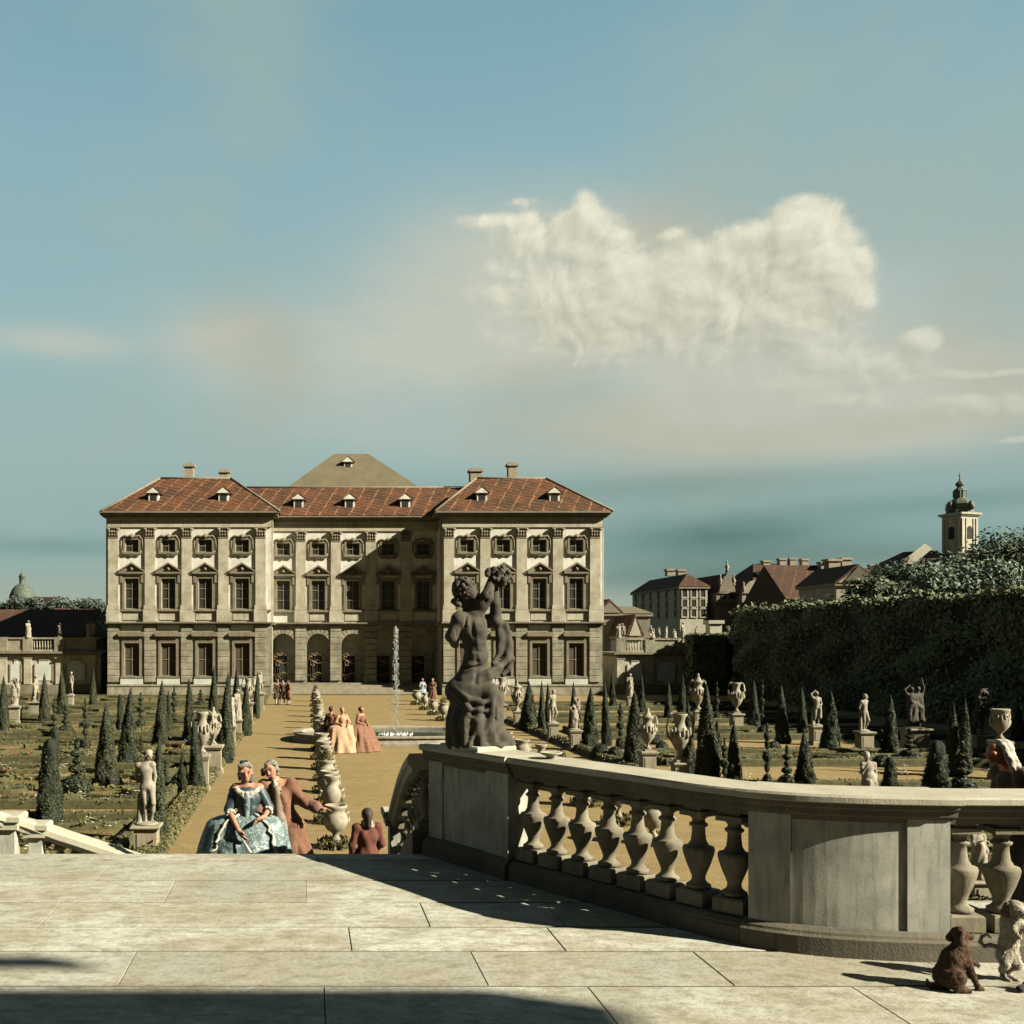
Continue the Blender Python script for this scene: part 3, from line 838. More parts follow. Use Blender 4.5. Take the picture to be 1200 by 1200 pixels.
def facade(x0, x1, y, wins, pils, arches=None, ground_wins=True, edge=0):
    """one flat front of the palace"""
    # ground storey
    if arches:
        ops = [(a-.97,a+.97,.72,5.02,1) for a in arches]
        b = MB(); wall_open(b, x0, x1, 0, zS0, y, ops, .5); pp(b, 'arcade_wall', M['rustic'])
        for a in arches:
            b = MB(); N = 11; zc = 5.02-.97
            for i in range(N):
                t0, t1 = math.pi*i/N+.02, math.pi*(i+1)/N-.02
                pts = [(a+r*math.cos(t), zc+r*math.sin(t)) for r, t in ((1.0,t0),(1.55 if i == N//2 else 1.45,t0),(1.55 if i == N//2 else 1.45,t1),(1.0,t1))]
                b.prism(pts, y-.07, y+.02)
            pp(b, 'arch_stones', M['rustic'])
            g = MB()
            for i in range(10):
                x = a-.9+i*.2; g.box(x-.015,x+.015,y+.3,y+.34,.72,2.9+.35*abs(math.sin(i*.9)))
            for z in (.85,1.5,2.75): g.box(a-.96,a+.96,y+.29,y+.35,z,z+.06)
            go = pp(g, 'gate', M['iron'])
            h = MB()
            for s in (-1,1):
                for (cx, cz, r) in ((.45,2.45,.33),(.62,3.15,.26),(.25,3.25,.2),(.5,1.2,.26)):
                    pts = [(a+s*cx+r*(1-.08*i)*math.cos(i*.7), y+.27, cz+r*(1-.08*i)*math.sin(i*.7)) for i in range(11)]
                    h.tube(pts, .026, 5)
            h.tube([(a-.9,y+.27,3.0),(a-.45,y+.27,2.65),(a,y+.27,2.5),(a+.45,y+.27,2.65),(a+.9,y+.27,3.0)], .035, 6)
            h.tube([(a-.9,y+.27,1.4),(a,y+.27,1.75),(a+.9,y+.27,1.4)], .04, 6)
            h.build('gilt_scrolls', M['gilt'], go)
    else:
        ops = [(a-.62,a+.62,zG0,zG1) for a in wins]
        b = MB(); wall_open(b, x0, x1, 0, zS0, y, ops); pp(b, 'ground_storey_wall', M['rustic'])
        for a in wins: place_window('ground', a, y, zG0)
        for a, c in zip(pils, pils[1:]): pp(MB().box(a+.6,c-.6,y-.03,y+.02,zH+.35,zS0-.02), 'pale_frieze', M['panelpale'])
    # upper storeys
    ops = [(a-.57,a+.57,zM0,zM1) for a in wins] + [(a-.56,a+.56,zA0,zA1-.05) for a in wins]
    b = MB(); wall_open(b, x0, x1, zS0, zE-.4, y, ops); pp(b, 'upper_wall', M['wall_white'])
    b = MB().quad((x0,y+.36,zS0),(x1,y+.36,zS0),(x1,y+.36,zE-.5),(x0,y+.36,zE-.5)); 
    for a in wins:
        place_window('main', a, y, zM0); place_window('attic', a, y, zA0)
    for a in pils: place_pil(a, y); place_rust(a, y)
    b = MB(); b.box(x0-.0,x1+.0,y-.14,y+.02,0,.72); b.box(x0,x1,y-.2,y+.02,.72,.86); pp(b, 'base_course', M['rustic'])
    b = MB(); b.box(x0-.05*edge,x1+.05*edge,y-.32,y+.02,zS0,zS0+.12); b.box(x0-.1*edge,x1+.1*edge,y-.44,y+.02,zS0+.12,zS1); b.box(x0,x1,y-.22,y+.02,zB1-.14,zB1+.0); pp(b, 'string_course', M['trim'])
    for a, c in zip(pils, pils[1:]):
        b = MB()
        m_ = (a+c)/2; q = (c-a)/2-.56
        b.box(m_-q,m_-q+.12,y-.14,y+.02,zS1,zB1-.14); b.box(m_+q-.12,m_+q,y-.14,y+.02,zS1,zB1-.14); b.box(m_-q+.2,m_+q-.2,y-.08,y+.02,zS1+.16,zB1-.26)
        pp(b, 'balcony_panel', M['pilaster'])
    b = MB(); b.box(x0,x1,y-.12,y+.02,zC1,zC1+.42); b.box(x0,x1,y-.06,y+.02,zC1+.42,zE-.48); pp(b, 'entablature', M['pilaster'])
    b = MB(); b.box(x0-.3*edge,x1+.3*edge,y-.35,y+.3,zE-.48,zE-.3); b.box(x0-.5*edge,x1+.5*edge,y-.58,y+.3,zE-.3,zE-.14); b.box(x0-.62*edge,x1+.62*edge,y-.72,y+.3,zE-.14,zE); pp(b, 'cornice', M['trim'])
f = 14.286
LX0, LX1 = (126-360)/f, (318-360)/f
RX0, RX1 = (518-360)/f, (706-360)/f
pl = [(x-360)/f for x in (133,176,219,262,305.5)]
wl = [(a+c)/2 for a, c in zip(pl, pl[1:])]
pr_ = [(x-360)/f for x in (526,568.5,611,653.5,697)]
wr = [(a+c)/2 for a, c in zip(pr_, pr_[1:])]
facade(LX0, LX1, YF, wl, pl, edge=1)
facade(RX0, RX1, YF, wr, pr_, edge=1)
fr = 1200/YR
wc = [(x-360)/fr for x in (332,373,413.5,455,496)]
pc = [(x-360)/fr for x in (352.5,393.5,434.5,475.5)]
facade(LX1, RX0, YR, wc, pc, arches=wc)
# wing returns and the sides and back
def side(x, y0, y1, sgn):
    b = MB()
    b.box(x-.02,x+.02,y0,y1,zS0,zE-.5); pp(b, 'side_wall', M['wall_white'])
    b = MB(); b.box(x-.03,x+.03,y0,y1,0,zS0); pp(b, 'side_wall', M['rustic'])
    b = MB(); o = sgn*.55
    b.box(min(x,x+o),max(x,x+o),y0,y1,zE-.30,zE-.004); pp(b, 'side_cornice', M['trim']); b = MB(); o = sgn*.28; b.box(min(x,x+o),max(x,x+o),y0,y1,zS0+.004,zS1-.004); pp(b, 'side_string_course', M['trim']); pp(MB().box(min(x,x+sgn*.1),max(x,x+sgn*.1),y0,y1,zC1,zE-.48), 'side_frieze', M['trim'])
    b = MB(); o = sgn*.14
    for yy in (y0+.5,):
        b.box(min(x,x+o),max(x,x+o),yy-.42,yy+.42,zB1-1,zC1); pp(b, 'side_pilaster', M['pilaster'])
side(LX0, YF, YF+26, -1); side(LX1, YF, YR, 1); side(RX0, YF, YR, -1); side(RX1, YF, YF+26, 1)
pp(MB().box(LX0,RX1,YF+26,YF+26.2,0,zE-.2), 'back_wall', M['wall_white'])
pp(MB().box(LX1+.1,RX0-.1,YR+1.7,YR+1.9,0,5.6), 'loggia_wall', M['wall_white'])
for a in wc: pp(MB().box(a-1.1,a+.25,YR+1.62,YR+1.72,.7,3.1), 'loggia_shade_panel', M['dark'])  # added dark panels standing in for shade low in the loggia
pp(MB().box(LX0+.1,RX1-.1,YR+1.12,YF+25,5.62,5.72), 'inner_floor', M['dark'])
b = MB()
for x0, x1, y in ((LX0+.1,LX1-.1,YF+.5),(RX0+.1,RX1-.1,YF+.5)): b.box(x0,x1,y,y+.1,.1,zE-.6)
b.box(LX1-.2,RX0+.2,YR+.5,YR+.6,zS0+.2,zE-.6); pp(b, 'inner_wall', M['dark'])
b = MB(); b.box(LX1+.05,RX0-.05,YR-1.0,YR+5.6,0,.70); b.box(LX1+.06,RX0-.06,YR-1.4,YR-1.0,0,.52); b.box(LX1+.06,RX0-.06,YR-1.8,YR-1.4,0,.35); b.box(LX1+.06,RX0-.06,YR-2.2,YR-1.8,0,.17); pp(b, 'entrance_steps', M['pedestal'])
# roofs
def hip(x0, x1, y0, y1, z0, rx0, rx1, ry, z1, name='roof', mat='tile'):
    b = MB(); v = [(x0,y0,z0),(x1,y0,z0),(x1,y1,z0),(x0,y1,z0),(rx0,ry,z1),(rx1,ry,z1)]
    b.add(v, [(0,1,5,4),(1,2,5),(2,3,4,5),(3,0,4),(0,3,2,1)]); o = pp(b, name, M[mat])
    r = MB()
    for a, c in ((0,4),(1,5),(4,5)): r.tube([v[a], v[c]], .11, 5)
    r.build('ridge_tiles', M['trim'], o)
    return o
hip(-16.75,-2.25,83.28,93.5,zE+.004,-12.7,-6.6,88.4,18.45)
hip(10.4,24.9,83.28,93.5,zE+.004,14.6,20.6,88.4,18.45)
hip(-9,17.5,86.35,97.0,zE+.006,-8.6,17.0,91.5,18.12)
hip(LX0-.6,RX1+.6,92,YF+26.6,zE+.002,-9,17,101,17.6)
b = MB(); v = [(-3,91.7,17.3),(11.4,91.7,17.3),(11.4,103,17.3),(-3,103,17.3),(2.55,96.5,22.05),(5.75,96.5,22.05),(5.75,99,22.05),(2.55,99,22.05)]
b.add(v, [(0,1,5,4),(1,2,6,5),(2,3,7,6),(3,0,4,7),(4,5,6,7)]); uo = pp(b, 'upper_roof', M['lead'])
# dormers
def dormer(x, y, z, w=.42):
    b = MB()
    b.box(x-w,x+w,y,y+1.6,z,z+.85); b.prism([(x-w-.2,z+.82),(x+w+.2,z+.82),(x,z+1.3)], y-.16, y+2.2)
    o = pp(b, 'dormer', M['wall_white'])
    q = MB().box(x-w*.62,x+w*.62,y-.03,y+.1,z+.14,z+.76).build('dormer_window', M['dark'], o)
    q = MB().add([(x-w-.24,y-.2,z+.80),(x,y-.2,z+1.34),(x+w+.24,y-.2,z+.80),(x-w-.24,y+2.3,z+.80),(x,y+2.3,z+1.34),(x+w+.24,y+2.3,z+.80)], [(0,1,4,3),(1,2,5,4)]).build('dormer_roof', M['tile_brown'], o)
for px in (180,262): dormer(wx(px,84.8), 84.8, 15.85)
for px in (565,650): dormer(wx(px,84.8), 84.8, 15.85)
for px in (350,410,475): dormer(wx(px,87.8), 87.8, 15.75)
dormer(wx(408,95), 95, 20.2, .38)
# chimneys
def chimney(x, y, z0, z1, w):
    b = MB(); b.box(x-w,x+w,y-w,y+w,z0,z1-.35); b.box(x-w-.12,x+w+.12,y-w-.12,y+w+.12,z1-.35,z1-.15); b.box(x-w*.8,x+w*.8,y-w*.8,y+w*.8,z1-.15,z1)
    pp(b, 'chimney', M['brick_red'])
chimney(wx(222,89), 89, 17.4, wz(543,89), .38); chimney(wx(263,91), 91, 17, wz(550,91), .40)
chimney(wx(557,91), 91, 17, wz(549,91), .50); chimney(wx(600,89), 89, 17.4, wz(542,89), .38)

# ------------------------------------------------------------------ orangery walls with parapets left and right of the palace
def orangery(x0, x1, y, ztop, xs_pil, label):
    rt = empty('orangery', ((x0+x1)/2, y, 0)); tag(rt, label, 'building')
    pq = lambda mb, nm, mt: part(mb, nm, M[mt], rt)
    pq(MB().box(x0,x1,y,y+6,0,ztop-1.35), 'wall', 'pilaster')
    for a in xs_pil: pq(MB().box(a-.32,a+.32,y-.14,y,.8,ztop-1.75).box(a-.40,a+.40,y-.18,y,ztop-1.75,ztop-1.5), 'pilaster', 'pilaster')
    for a, c in zip(xs_pil, xs_pil[1:]):
        u0, u1 = a+.62, c-.62; z0, z1 = 1.1, ztop-1.95; n = .28
        if u1-u0 < .6: continue
        b = MB(); fr_ = MB()
        b.prism([(u0,z0),(u1,z0),(u1,z1-n),(u1-n,z1-n),(u1-n,z1),(u0+n,z1),(u0+n,z1-n),(u0,z1-n)], y-.05, y)
        fr_.box(u0-.1,u0-.01,y-.09,y,z0-.1,z1-n); fr_.box(u1+.01,u1+.1,y-.09,y,z0-.1,z1-n); fr_.box(u0+n,u1-n,y-.09,y,z1+.01,z1+.1)
        pq(b, 'wall_panel', 'panelpale'); pq(fr_, 'panel_frame', 'rustic')
    b = MB(); b.box(x0-.1,x1+.1,y-.2,y+6,ztop-1.5,ztop-1.35); b.box(x0-.25,x1+.25,y-.42,y+6.2,ztop-1.35,ztop-1.18); b.box(x0-.1,x1+.1,y-.12,y,0,.75); pq(b, 'cornice', 'trim')
    b = MB(); b.box(x0,x1,y-.2,y+.1,ztop-.14,ztop); b.box(x0,x1,y-.16,y+.06,ztop-1.18,ztop-1.0)
    for a in xs_pil: b.box(a-.4,a+.4,y-.22,y+.12,ztop-1.17,ztop+.03)
    for i, (a, c) in enumerate(zip(xs_pil, xs_pil[1:])):
        if i % 2: b.box(a+.4,c-.4,y-.1,y+.04,ztop-1.0,ztop-.14)
        else:
            k = max(1, int((c-a-.8)/.22))
            for j in range(k):
                x = a+.4+(c-a-.8)*(j+.5)/k
                b.lathe([(.04,0),(.075,.25),(.045,.5),(.06,.86)], 6, (x,y-.05,ztop-1.0))
    pq(b, 'parapet', 'rustic')
    return rt
YO = 86.0
oxl = [wx(p,YO) for p in (-75,-47,-20,4,33,70,108)]
orangery(-32.0, wx(118,YO), YO, wz(747,YO), oxl, 'low orangery wall with pale panels and parapet left of the palace')
oxr = [wx(p,YO) for p in (727,761,799,836,872,910)]
orangery(wx(722,YO), 46, YO, wz(748,YO), oxr, 'low orangery wall with pale panels and parapet right of the palace')
# ------------------------------------------------------------------ parterres
def sheet(name, pts, z, mat):
    o = MB().poly([(x,y,z) for x,y in pts]).build(name, mat); return structure(o)
def box_run(mb, pts, w, h):
    """clipped low box hedge following pts (x,y)"""
    mb.sweep([(x,y,.0) for x,y in pts], [(-w/2,0),(-w/2*.9,h*.85),(-w/3,h),(w/3,h),(w/2*.9,h*.85),(w/2,0)])
def box_leaves(mb, pts, w, h, dens):
    for a, b in zip(pts, pts[1:]):
        L = math.dist(a, b); n = int(L*dens)
        if n < 1: continue
        t = nrg.uniform(0,1,n); u = nrg.uniform(-1,1,n)
        P = np.stack([a[0]+(b[0]-a[0])*t, a[1]+(b[1]-a[1])*t, np.zeros(n)],1)
        d = np.array([b[1]-a[1], a[0]-b[0]])/L
        P[:,0] += d[0]*u*w*.55; P[:,1] += d[1]*u*w*.55; P[:,2] = np.where(np.abs(u) > .8, nrg.uniform(0,h,n), h*(1.02))
        N = np.zeros((n,3)); N[:,2] = .8; N[:,0] = d[0]*u; N[:,1] = d[1]*u
        leaf_mesh(mb, P, N, .045, .4)
def scroll(cx, cy, r, a0, turns, sx=1, n=26):
    return [(cx + sx*r*(1-.72*i/n)*math.cos(a0+turns*2*math.pi*i/n), cy + .62*r*(1-.72*i/n)*math.sin(a0+turns*2*math.pi*i/n)) for i in range(n+1)]
rows_l = [(15.5,25.5),(27.2,35.5),(37.5,45.0),(47.5,55.5),(58.0,67.0),(70,79.5)]
xl0, xl1 = -27.0, -3.75
bed_words = ['nearest the terrace', 'second from the terrace', 'third from the terrace', 'fourth from the terrace', 'fifth from the terrace', 'farthest, before the palace']
def fill_bed(x0, x1, y0, y1, mat, edge_name, lab, dense, fine):
    sheet('flower_bed' if mat == 'bed' else 'lawn', [(x0,y0),(x1,y0),(x1,y1),(x0,y1)], .02, M[mat])
    mb = MB(); lf = MB()
    rim = [(x0+.2,y0+.2),(x1-.2,y0+.2),(x1-.2,y1-.2),(x0+.2,y1-.2),(x0+.2,y0+.2)]
    for a, b in zip(rim, rim[1:]): box_run(mb, [a,b], .30, .26); box_leaves(lf, [a,b], .32, .27, fine)
    n = dense; w = (x1-x0)/n
    for i in range(n):
        cx = x0 + w*(i+.5); cy = (y0+y1)/2; s = 1 if i % 2 else -1
        for q in (scroll(cx-.2*w, cy+.1*(y1-y0), w*.36, .3, 1.15, s), scroll(cx+.22*w, cy-.18*(y1-y0), w*.26, 2.2, -1.2, s),
                  [(cx-.45*w, y0+.9), (cx-.15*w, y0+1.5), (cx+.2*w, y0+1.1), (cx+.45*w, y0+.9)],
                  [(cx-.45*w, y1-.9), (cx-.1*w, y1-1.5), (cx+.25*w, y1-1.2), (cx+.45*w, y1-.9)]):
            q = [(min(max(x,x0+.4),x1-.4), min(max(y,y0+.4),y1-.4)) for x, y in q]
            box_run(mb, q, .17, .20); box_leaves(lf, q, .19, .21, fine*.7)
    o = mb.build('box_hedge', M['boxcore']); tag(o, lab, 'box hedge', edge_name)
    lf.build('leaves', M['box'], o)
for i, (y0, y1) in enumerate(rows_l):
    fill_bed(xl0, xl1, y0, y1, 'bed', 'low box hedges of the left parterre', 'low clipped box scrolls and rim of the left parterre bed, ' + bed_words[i], 6, 26 if i < 3 else 9)
rows_r = [(15.5,22.8),(26.4,31.2),(36.4,40.2),(46.2,51.0),(55.4,60.2),(65.2,71)]
for i, (y0, y1) in enumerate(rows_r):
    fill_bed(12.6, 25.5 if i < 2 else 30.5, y0, y1, 'lawn', 'low box hedges of the right parterre', 'low clipped box scrolls and rim of the right parterre bed, ' + bed_words[i], 3, 22 if i < 3 else 9)
# narrow gravel runs inside the beds
for k, (y0, y1) in enumerate(rows_l[:5]):
    for t in (.30, .68):
        y = y0+(y1-y0)*t
        structure(MB().poly([(xl0+.5+1.2*i, y+.35*math.sin(i*.9+k)-.30, .030) for i in range(19)] + [(xl0+.5+1.2*i, y+.35*math.sin(i*.9+k)+.30, .030) for i in range(18,-1,-1)]).build('gravel_path', M['gravel']))
for k, (y0, y1) in enumerate(rows_r):
    for t in (.24, .5, .76):
        y = y0+(y1-y0)*t; e = 25.2 if k < 2 else 30.2
        structure(MB().poly([(12.9+(e-12.9)*i/18, y+.3*math.sin(i*.8+k)-.38, .030) for i in range(19)] + [(12.9+(e-12.9)*i/18, y+.3*math.sin(i*.8+k)+.38, .030) for i in range(18,-1,-1)]).build('gravel_path', M['gravel']))
# oval lawns in the ochre
def oval(name, cx, cy, rx, ry, z, mat):
    return sheet(name, [(cx+rx*math.cos(2*math.pi*i/60), cy+ry*math.sin(2*math.pi*i/60)) for i in range(60)], z, M[mat])
oval('gravel_path', -11.4, 32.0, 5.6, 2.9, .036, 'gravel'); oval('lawn', -11.4, 32.0, 4.6, 2.2, .044, 'bed')
oval('gravel_path', 21.0, 29.5, 5.2, 2.4, .036, 'gravel'); oval('lawn', 21, 29.5, 3.6, 1.2, .044, 'lawn')
# planted borders along the broad walk, a green ribbon each side
for (xa, xb, lab) in ((-3.55,-2.95,'long clipped green border running along the left side of the broad walk'), (10.85,11.35,'long clipped green border running along the right side of the broad walk')):
    mb = MB(); mb.sweep([((xa+xb)/2, 15.5+i*4.0, 0) for i in range(17)], [(-(xb-xa)/2,0),(-(xb-xa)/2+.05,.20),(-.1,.26),(.1,.26),((xb-xa)/2-.05,.20),((xb-xa)/2,0)])
    o = mb.build('border_hedge', M['boxcore']); tag(o, lab, 'hedge', 'borders of the broad walk')
    lf = MB()
    n = 9000; y = 15.5 + 64*nrg.uniform(0,1,n)**1.8; u = nrg.uniform(-1,1,n)
    P = np.stack([(xa+xb)/2 + u*(xb-xa)/2*1.05, y, np.where(np.abs(u) > .85, nrg.uniform(.02,.2,n), .2+.07*(1-np.abs(u)))],1)
    leaf_mesh(lf, P, np.stack([u*.5, -np.ones(n)*.3, np.ones(n)],1), .06, .35); lf.build('leaves', M['box'], o)
# flowers: too many to count
def flowers(mat, spots, name='flowers', size=.042):
    mb = MB()
    for (x, y, z) in spots:
        for k in range(rng.randint(2,4)):
            a = x+rng.uniform(-.10,.10); b = y+rng.uniform(-.10,.10); h = z+rng.uniform(-.05,.10); s = size*rng.uniform(.6,1.2)
            c = rng.uniform(0,3)
            v = [(a,b,h+s*.1)]
            for i in range(5): v.append((a+s*math.cos(c+i*1.2566), b+s*math.sin(c+i*1.2566), h+s*.45*(1 if i % 2 else .5)))
            mb.add(v, [(0,i,i%5+1) for i in range(1,6)])
    o = mb.build(name, mat); o['kind'] = 'stuff'; return o
def spots(n, ymax, xr):
    out = []
    while len(out) < n:
        y = 16 + (ymax-16)*rng.random()**1.6
        # flowers grow in patches
        cx = rng.uniform(*xr); k = rng.randint(3,10)
        for j in range(k): out.append((min(max(cx+rng.gauss(0,.5),xr[0]),xr[1]), y+rng.gauss(0,.35), rng.uniform(.18,.34)))
    return out
M['fl_white'] = plain('white_petals', (.55,.52,.46), .2, 30, .8, 0); M['fl_red'] = plain('red_petals', (.42,.035,.025), .3, 30, .8, 0); M['fl_pink'] = plain('pink_petals', (.38,.17,.14), .3, 30, .8, 0)
for mt, n in (('fl_white', 330), ('fl_red', 90), ('fl_pink', 150)):
    tag(flowers(M[mt], spots(n, 48, (-18,-3.0)) + (spots(n//6, 40, (12.8,24)))), {'fl_white':'white','fl_red':'red','fl_pink':'pale pink'}[mt] + ' flowers dotted through the box parterres', 'flowers', None, 'stuff')
# leafy ground cover among the scrolls of the near beds
def cover(name, regions, n, mat, lab):
    lf = MB()
    for (x0,x1,y0,y1,k) in regions:
        m_ = int(n*k); P = np.stack([nrg.uniform(x0,x1,m_), y0+(y1-y0)*nrg.uniform(0,1,m_)**1.3, nrg.uniform(.02,.15,m_)],1)
        keep = (np.sin(P[:,0]*1.7+np.sin(P[:,1]*.9)*1.3) + np.cos(P[:,1]*1.3+P[:,0]*.6)) > -.55
        P = P[keep]; leaf_mesh(lf, P, np.tile([0,-.3,1.0],(len(P),1)), .085, .3)
    o = lf.build(name, M[mat]); tag(o, lab, 'ground cover', None, 'stuff')
cover('ground_cover', [(-17,-3.8,16,25.3,1),(-20,-3.8,27.3,35.3,.9),(-24,-3.8,37.6,44.8,.6),(-26,-3.8,48,55,.35)], 3800, 'box', 'low green leaves filling the flower beds of the left parterre')
cover('ground_cover', [(12.8,25,16,22.6,.6),(12.8,25,26.6,31.0,.5),(12.8,30,36.6,40.0,.5)], 3000, 'box', 'short olive grass of the right parterre lawns')

# ------------------------------------------------------------------ topiary
def cone_meshes(seed, round_top=False):
    """unit topiary cone: height 1, base radius .5"""
    r_ = random.Random(seed)
    ph = [r_.uniform(0,6.28) for _ in range(6)]
    def rad(t, a):
        b = .5*(1-t)*.84 + .08*(1-t**9)
        if round_top: b = .5*(1-.55*t)*(1-max(0,(t-.9)/.1)**2*.6)
        if t < .05: b *= .86+2.8*t
        return b*(1 + .09*math.sin(3*a+ph[0]+7*t) + .07*math.sin(5*a+ph[1]-13*t) + .05*math.sin(2*a+ph[2]+29*t) + .05*math.sin(7*a+ph[3]+21*t))
    mb = MB(); N = 22; S = 18; v = []
    for k in range(N+1):
        t = k/N
        for i in range(S):
            a = 2*math.pi*i/S; v.append((rad(t,a)*.95*math.cos(a), rad(t,a)*.95*math.sin(a), t*.985))
    f = [(k*S+i,k*S+(i+1)%S,(k+1)*S+(i+1)%S,(k+1)*S+i) for k in range(N) for i in range(S)] + [tuple(range(N*S,(N+1)*S))]
    mb.add(v, f, True)
    core = mb.mesh('crown', M['foli_core'])
    lf = MB(); n = 4200
    t = 1-np.sqrt(1-nrg.uniform(0,.985,n)); t = np.clip(t*.75+nrg.uniform(0,1,n)*.25, 0, .99)
    a = nrg.uniform(0,2*math.pi,n)
    rr = np.array([rad(x,y) for x,y in zip(t,a)])*nrg.uniform(.95,1.03,n)
    P = np.stack([rr*np.cos(a), rr*np.sin(a), t],1)
    Nn = np.stack([np.cos(a), np.sin(a), .25*np.ones(n)],1)
    # the cone is stretched upwards later: keep leaves small in z
    d = nrg.normal(size=(n,3)); nn = Nn*.8+d*.45; nn /= np.linalg.norm(nn,axis=1)[:,None]
    u = np.cross(nn, nrg.normal(size=(n,3))); u /= np.linalg.norm(u,axis=1)[:,None]; w = np.cross(nn,u)
    sz = nrg.uniform(.6,1.4,(n,1))*.040
    S3_ = np.array([1,1,.25])
    q = np.stack([P-u*sz*S3_, P-w*sz*.55*S3_, P+u*sz*S3_, P+w*sz*.55*S3_],1).reshape(-1,3)
    lf.v = [tuple(x) for x in q.tolist()]; lf.f = [(4*i,4*i+1,4*i+2,4*i+3) for i in range(n)]; lf.sm = [False]*n
    return core, lf.mesh('leaves', M['foli_olive' if seed in (2,4) else 'foli_dark'])
CONES = [cone_meshes(k) for k in (1,2,3,4,6)]
BLUNT = cone_meshes(5, True)
def trunk_mesh():
    return MB().lathe([(.05,-.02),(.04,.06),(.03,.3)], 8).mesh('trunk', M['bark'])
TR = trunk_mesh()
def cone(px, top, base, w, lab, blunt=False, grp='clipped yew cones of the garden', depth=None):
    x, y, _ = ground(px, base)
    s = FPX/y; h = (base-top)/s; d = max(w/s, .42)*rng.uniform(.98,1.16)
    rt = empty('topiary_cone', (x,y,0), rng.uniform(0,6.28)); rt.rotation_euler.x = rng.gauss(0,.018); rt.rotation_euler.y = rng.gauss(0,.018); tag(rt, lab, 'topiary', grp)
    cr, lf = BLUNT if blunt else rng.choice(CONES)
    c = link('crown', cr, rt); c.scale = (d,d,h)
    l = link('leaves', lf, c)
    link('trunk', TR, rt)
CL = [ # column, top, base, width, label
 (3,790,861,16,'dark clipped yew cone cut by the left edge of the view'), (52,787,849,13,'slim yew cone between the double vase and the nude figure before the left orangery'),
 (73,783,842,15,'broad yew cone beside the small nude statue before the left orangery'), (109,782,829,10,'yew cone at the corner where the left orangery meets the palace'),
 (125,822,921,28,'big smooth yew cone in the middle of the left parterre'), (149,803,900,26,'broad based yew cone just right of the big cone in the left parterre'),
 (57,864,968,29,'tallest blunt yew column standing just above the left stair balustrade'), (64,856,892,11,'short slim yew close behind the tall blunt column on the left'),
 (188,795,876,18,'yew cone under the second ground floor window of the left wing'), (222,792,872,16,'yew cone under the third ground floor window of the left wing'),
 (183,862,988,27,'leaning looking tall yew directly behind the nude statue with a tree stump'), (214,878,926,15,'short rough yew column left of the vase pair by the walk'),
 (232,838,930,22,'tall yew close to the foremost vase on the left border'), (250,778,850,15,'tall yew before the fourth ground floor window of the left wing'),
 (263,784,894,20,'tall yew between the vase pair and the draped statues on the left border'), (277,779,850,14,'tall slim yew behind the draped statues on the left border'),
 (288,796,862,15,'yew between the draped statues and the far urns on the left border'), (198,807,862,10,'thin yew pole between two cones in front of the left wing'),
 (141,813,860,9,'thin cylindrical yew behind the broad based cone'), (300,784,842,9,'far slim yew beside the last statues of the left border'),
 (619,797,856,21,'dark yew at the head of the right border, beside two vases'), (635,795,860,10,'thin yew left of the first nude on the right border'), (642,798,856,9,'second thin yew behind the first nude on the right border'),
 (672,797,864,13,'slim yew behind the cherub group on the right border'), (691,803,879,22,'stout yew right of the cherub group on the right border'), (711,795,874,13,'slim tall yew behind the round bushes on the right'),
 (718,787,831,9,'far slim yew at the right corner of the palace'), (743,807,900,26,'big yew cone left of the two handled vase on the right'), (752,789,838,10,'slim yew before the lit orangery panel'),
 (783,797,845,11,'yew before the second lit panel of the right orangery'), (799,789,838,10,'tall slim yew where the dark hedge shade meets the orangery'), (807,820,906,17,'yew between the tall vase and the widest cone on the right'),
 (829,798,922,30,'widest and tallest cone of the right parterre, right of the tall vase'), (840,842,880,8,'short thin yew peeping behind the widest cone'), (859,843,925,20,'yew to the right of the widest cone, above the coping'),
 (884,796,856,13,'far pale yew right of the distant hedge vase'), (917,801,871,17,'pale yew left of the waving nude statue'), (941,803,864,14,'slim pale yew right next to the waving nude statue'),
 (945,856,928,26,'dark broad cone in front of the waving nude statue'), (973,808,880,23,'pale yew cone between the two nude statues on pedestals'), (1044,812,888,18,'yew cone left of the fighting group in the hedge shade'),
 (1098,867,938,30,'wide blunt clipped yew rising right above the stone coping'), (1116,819,909,18,'left one of two close pale yews before the striding statue'), (1131,816,906,17,'right one of two close pale yews before the striding statue'),
 (1193,823,868,16,'pale yew at the right edge behind the two handled vase'), (1043,886,936,12,'short clipped yew cylinder right of the kneeling figure')]
for q in CL: cone(*q, blunt=q[4].find('blunt') >= 0 or q[4].find('cylind') >= 0)

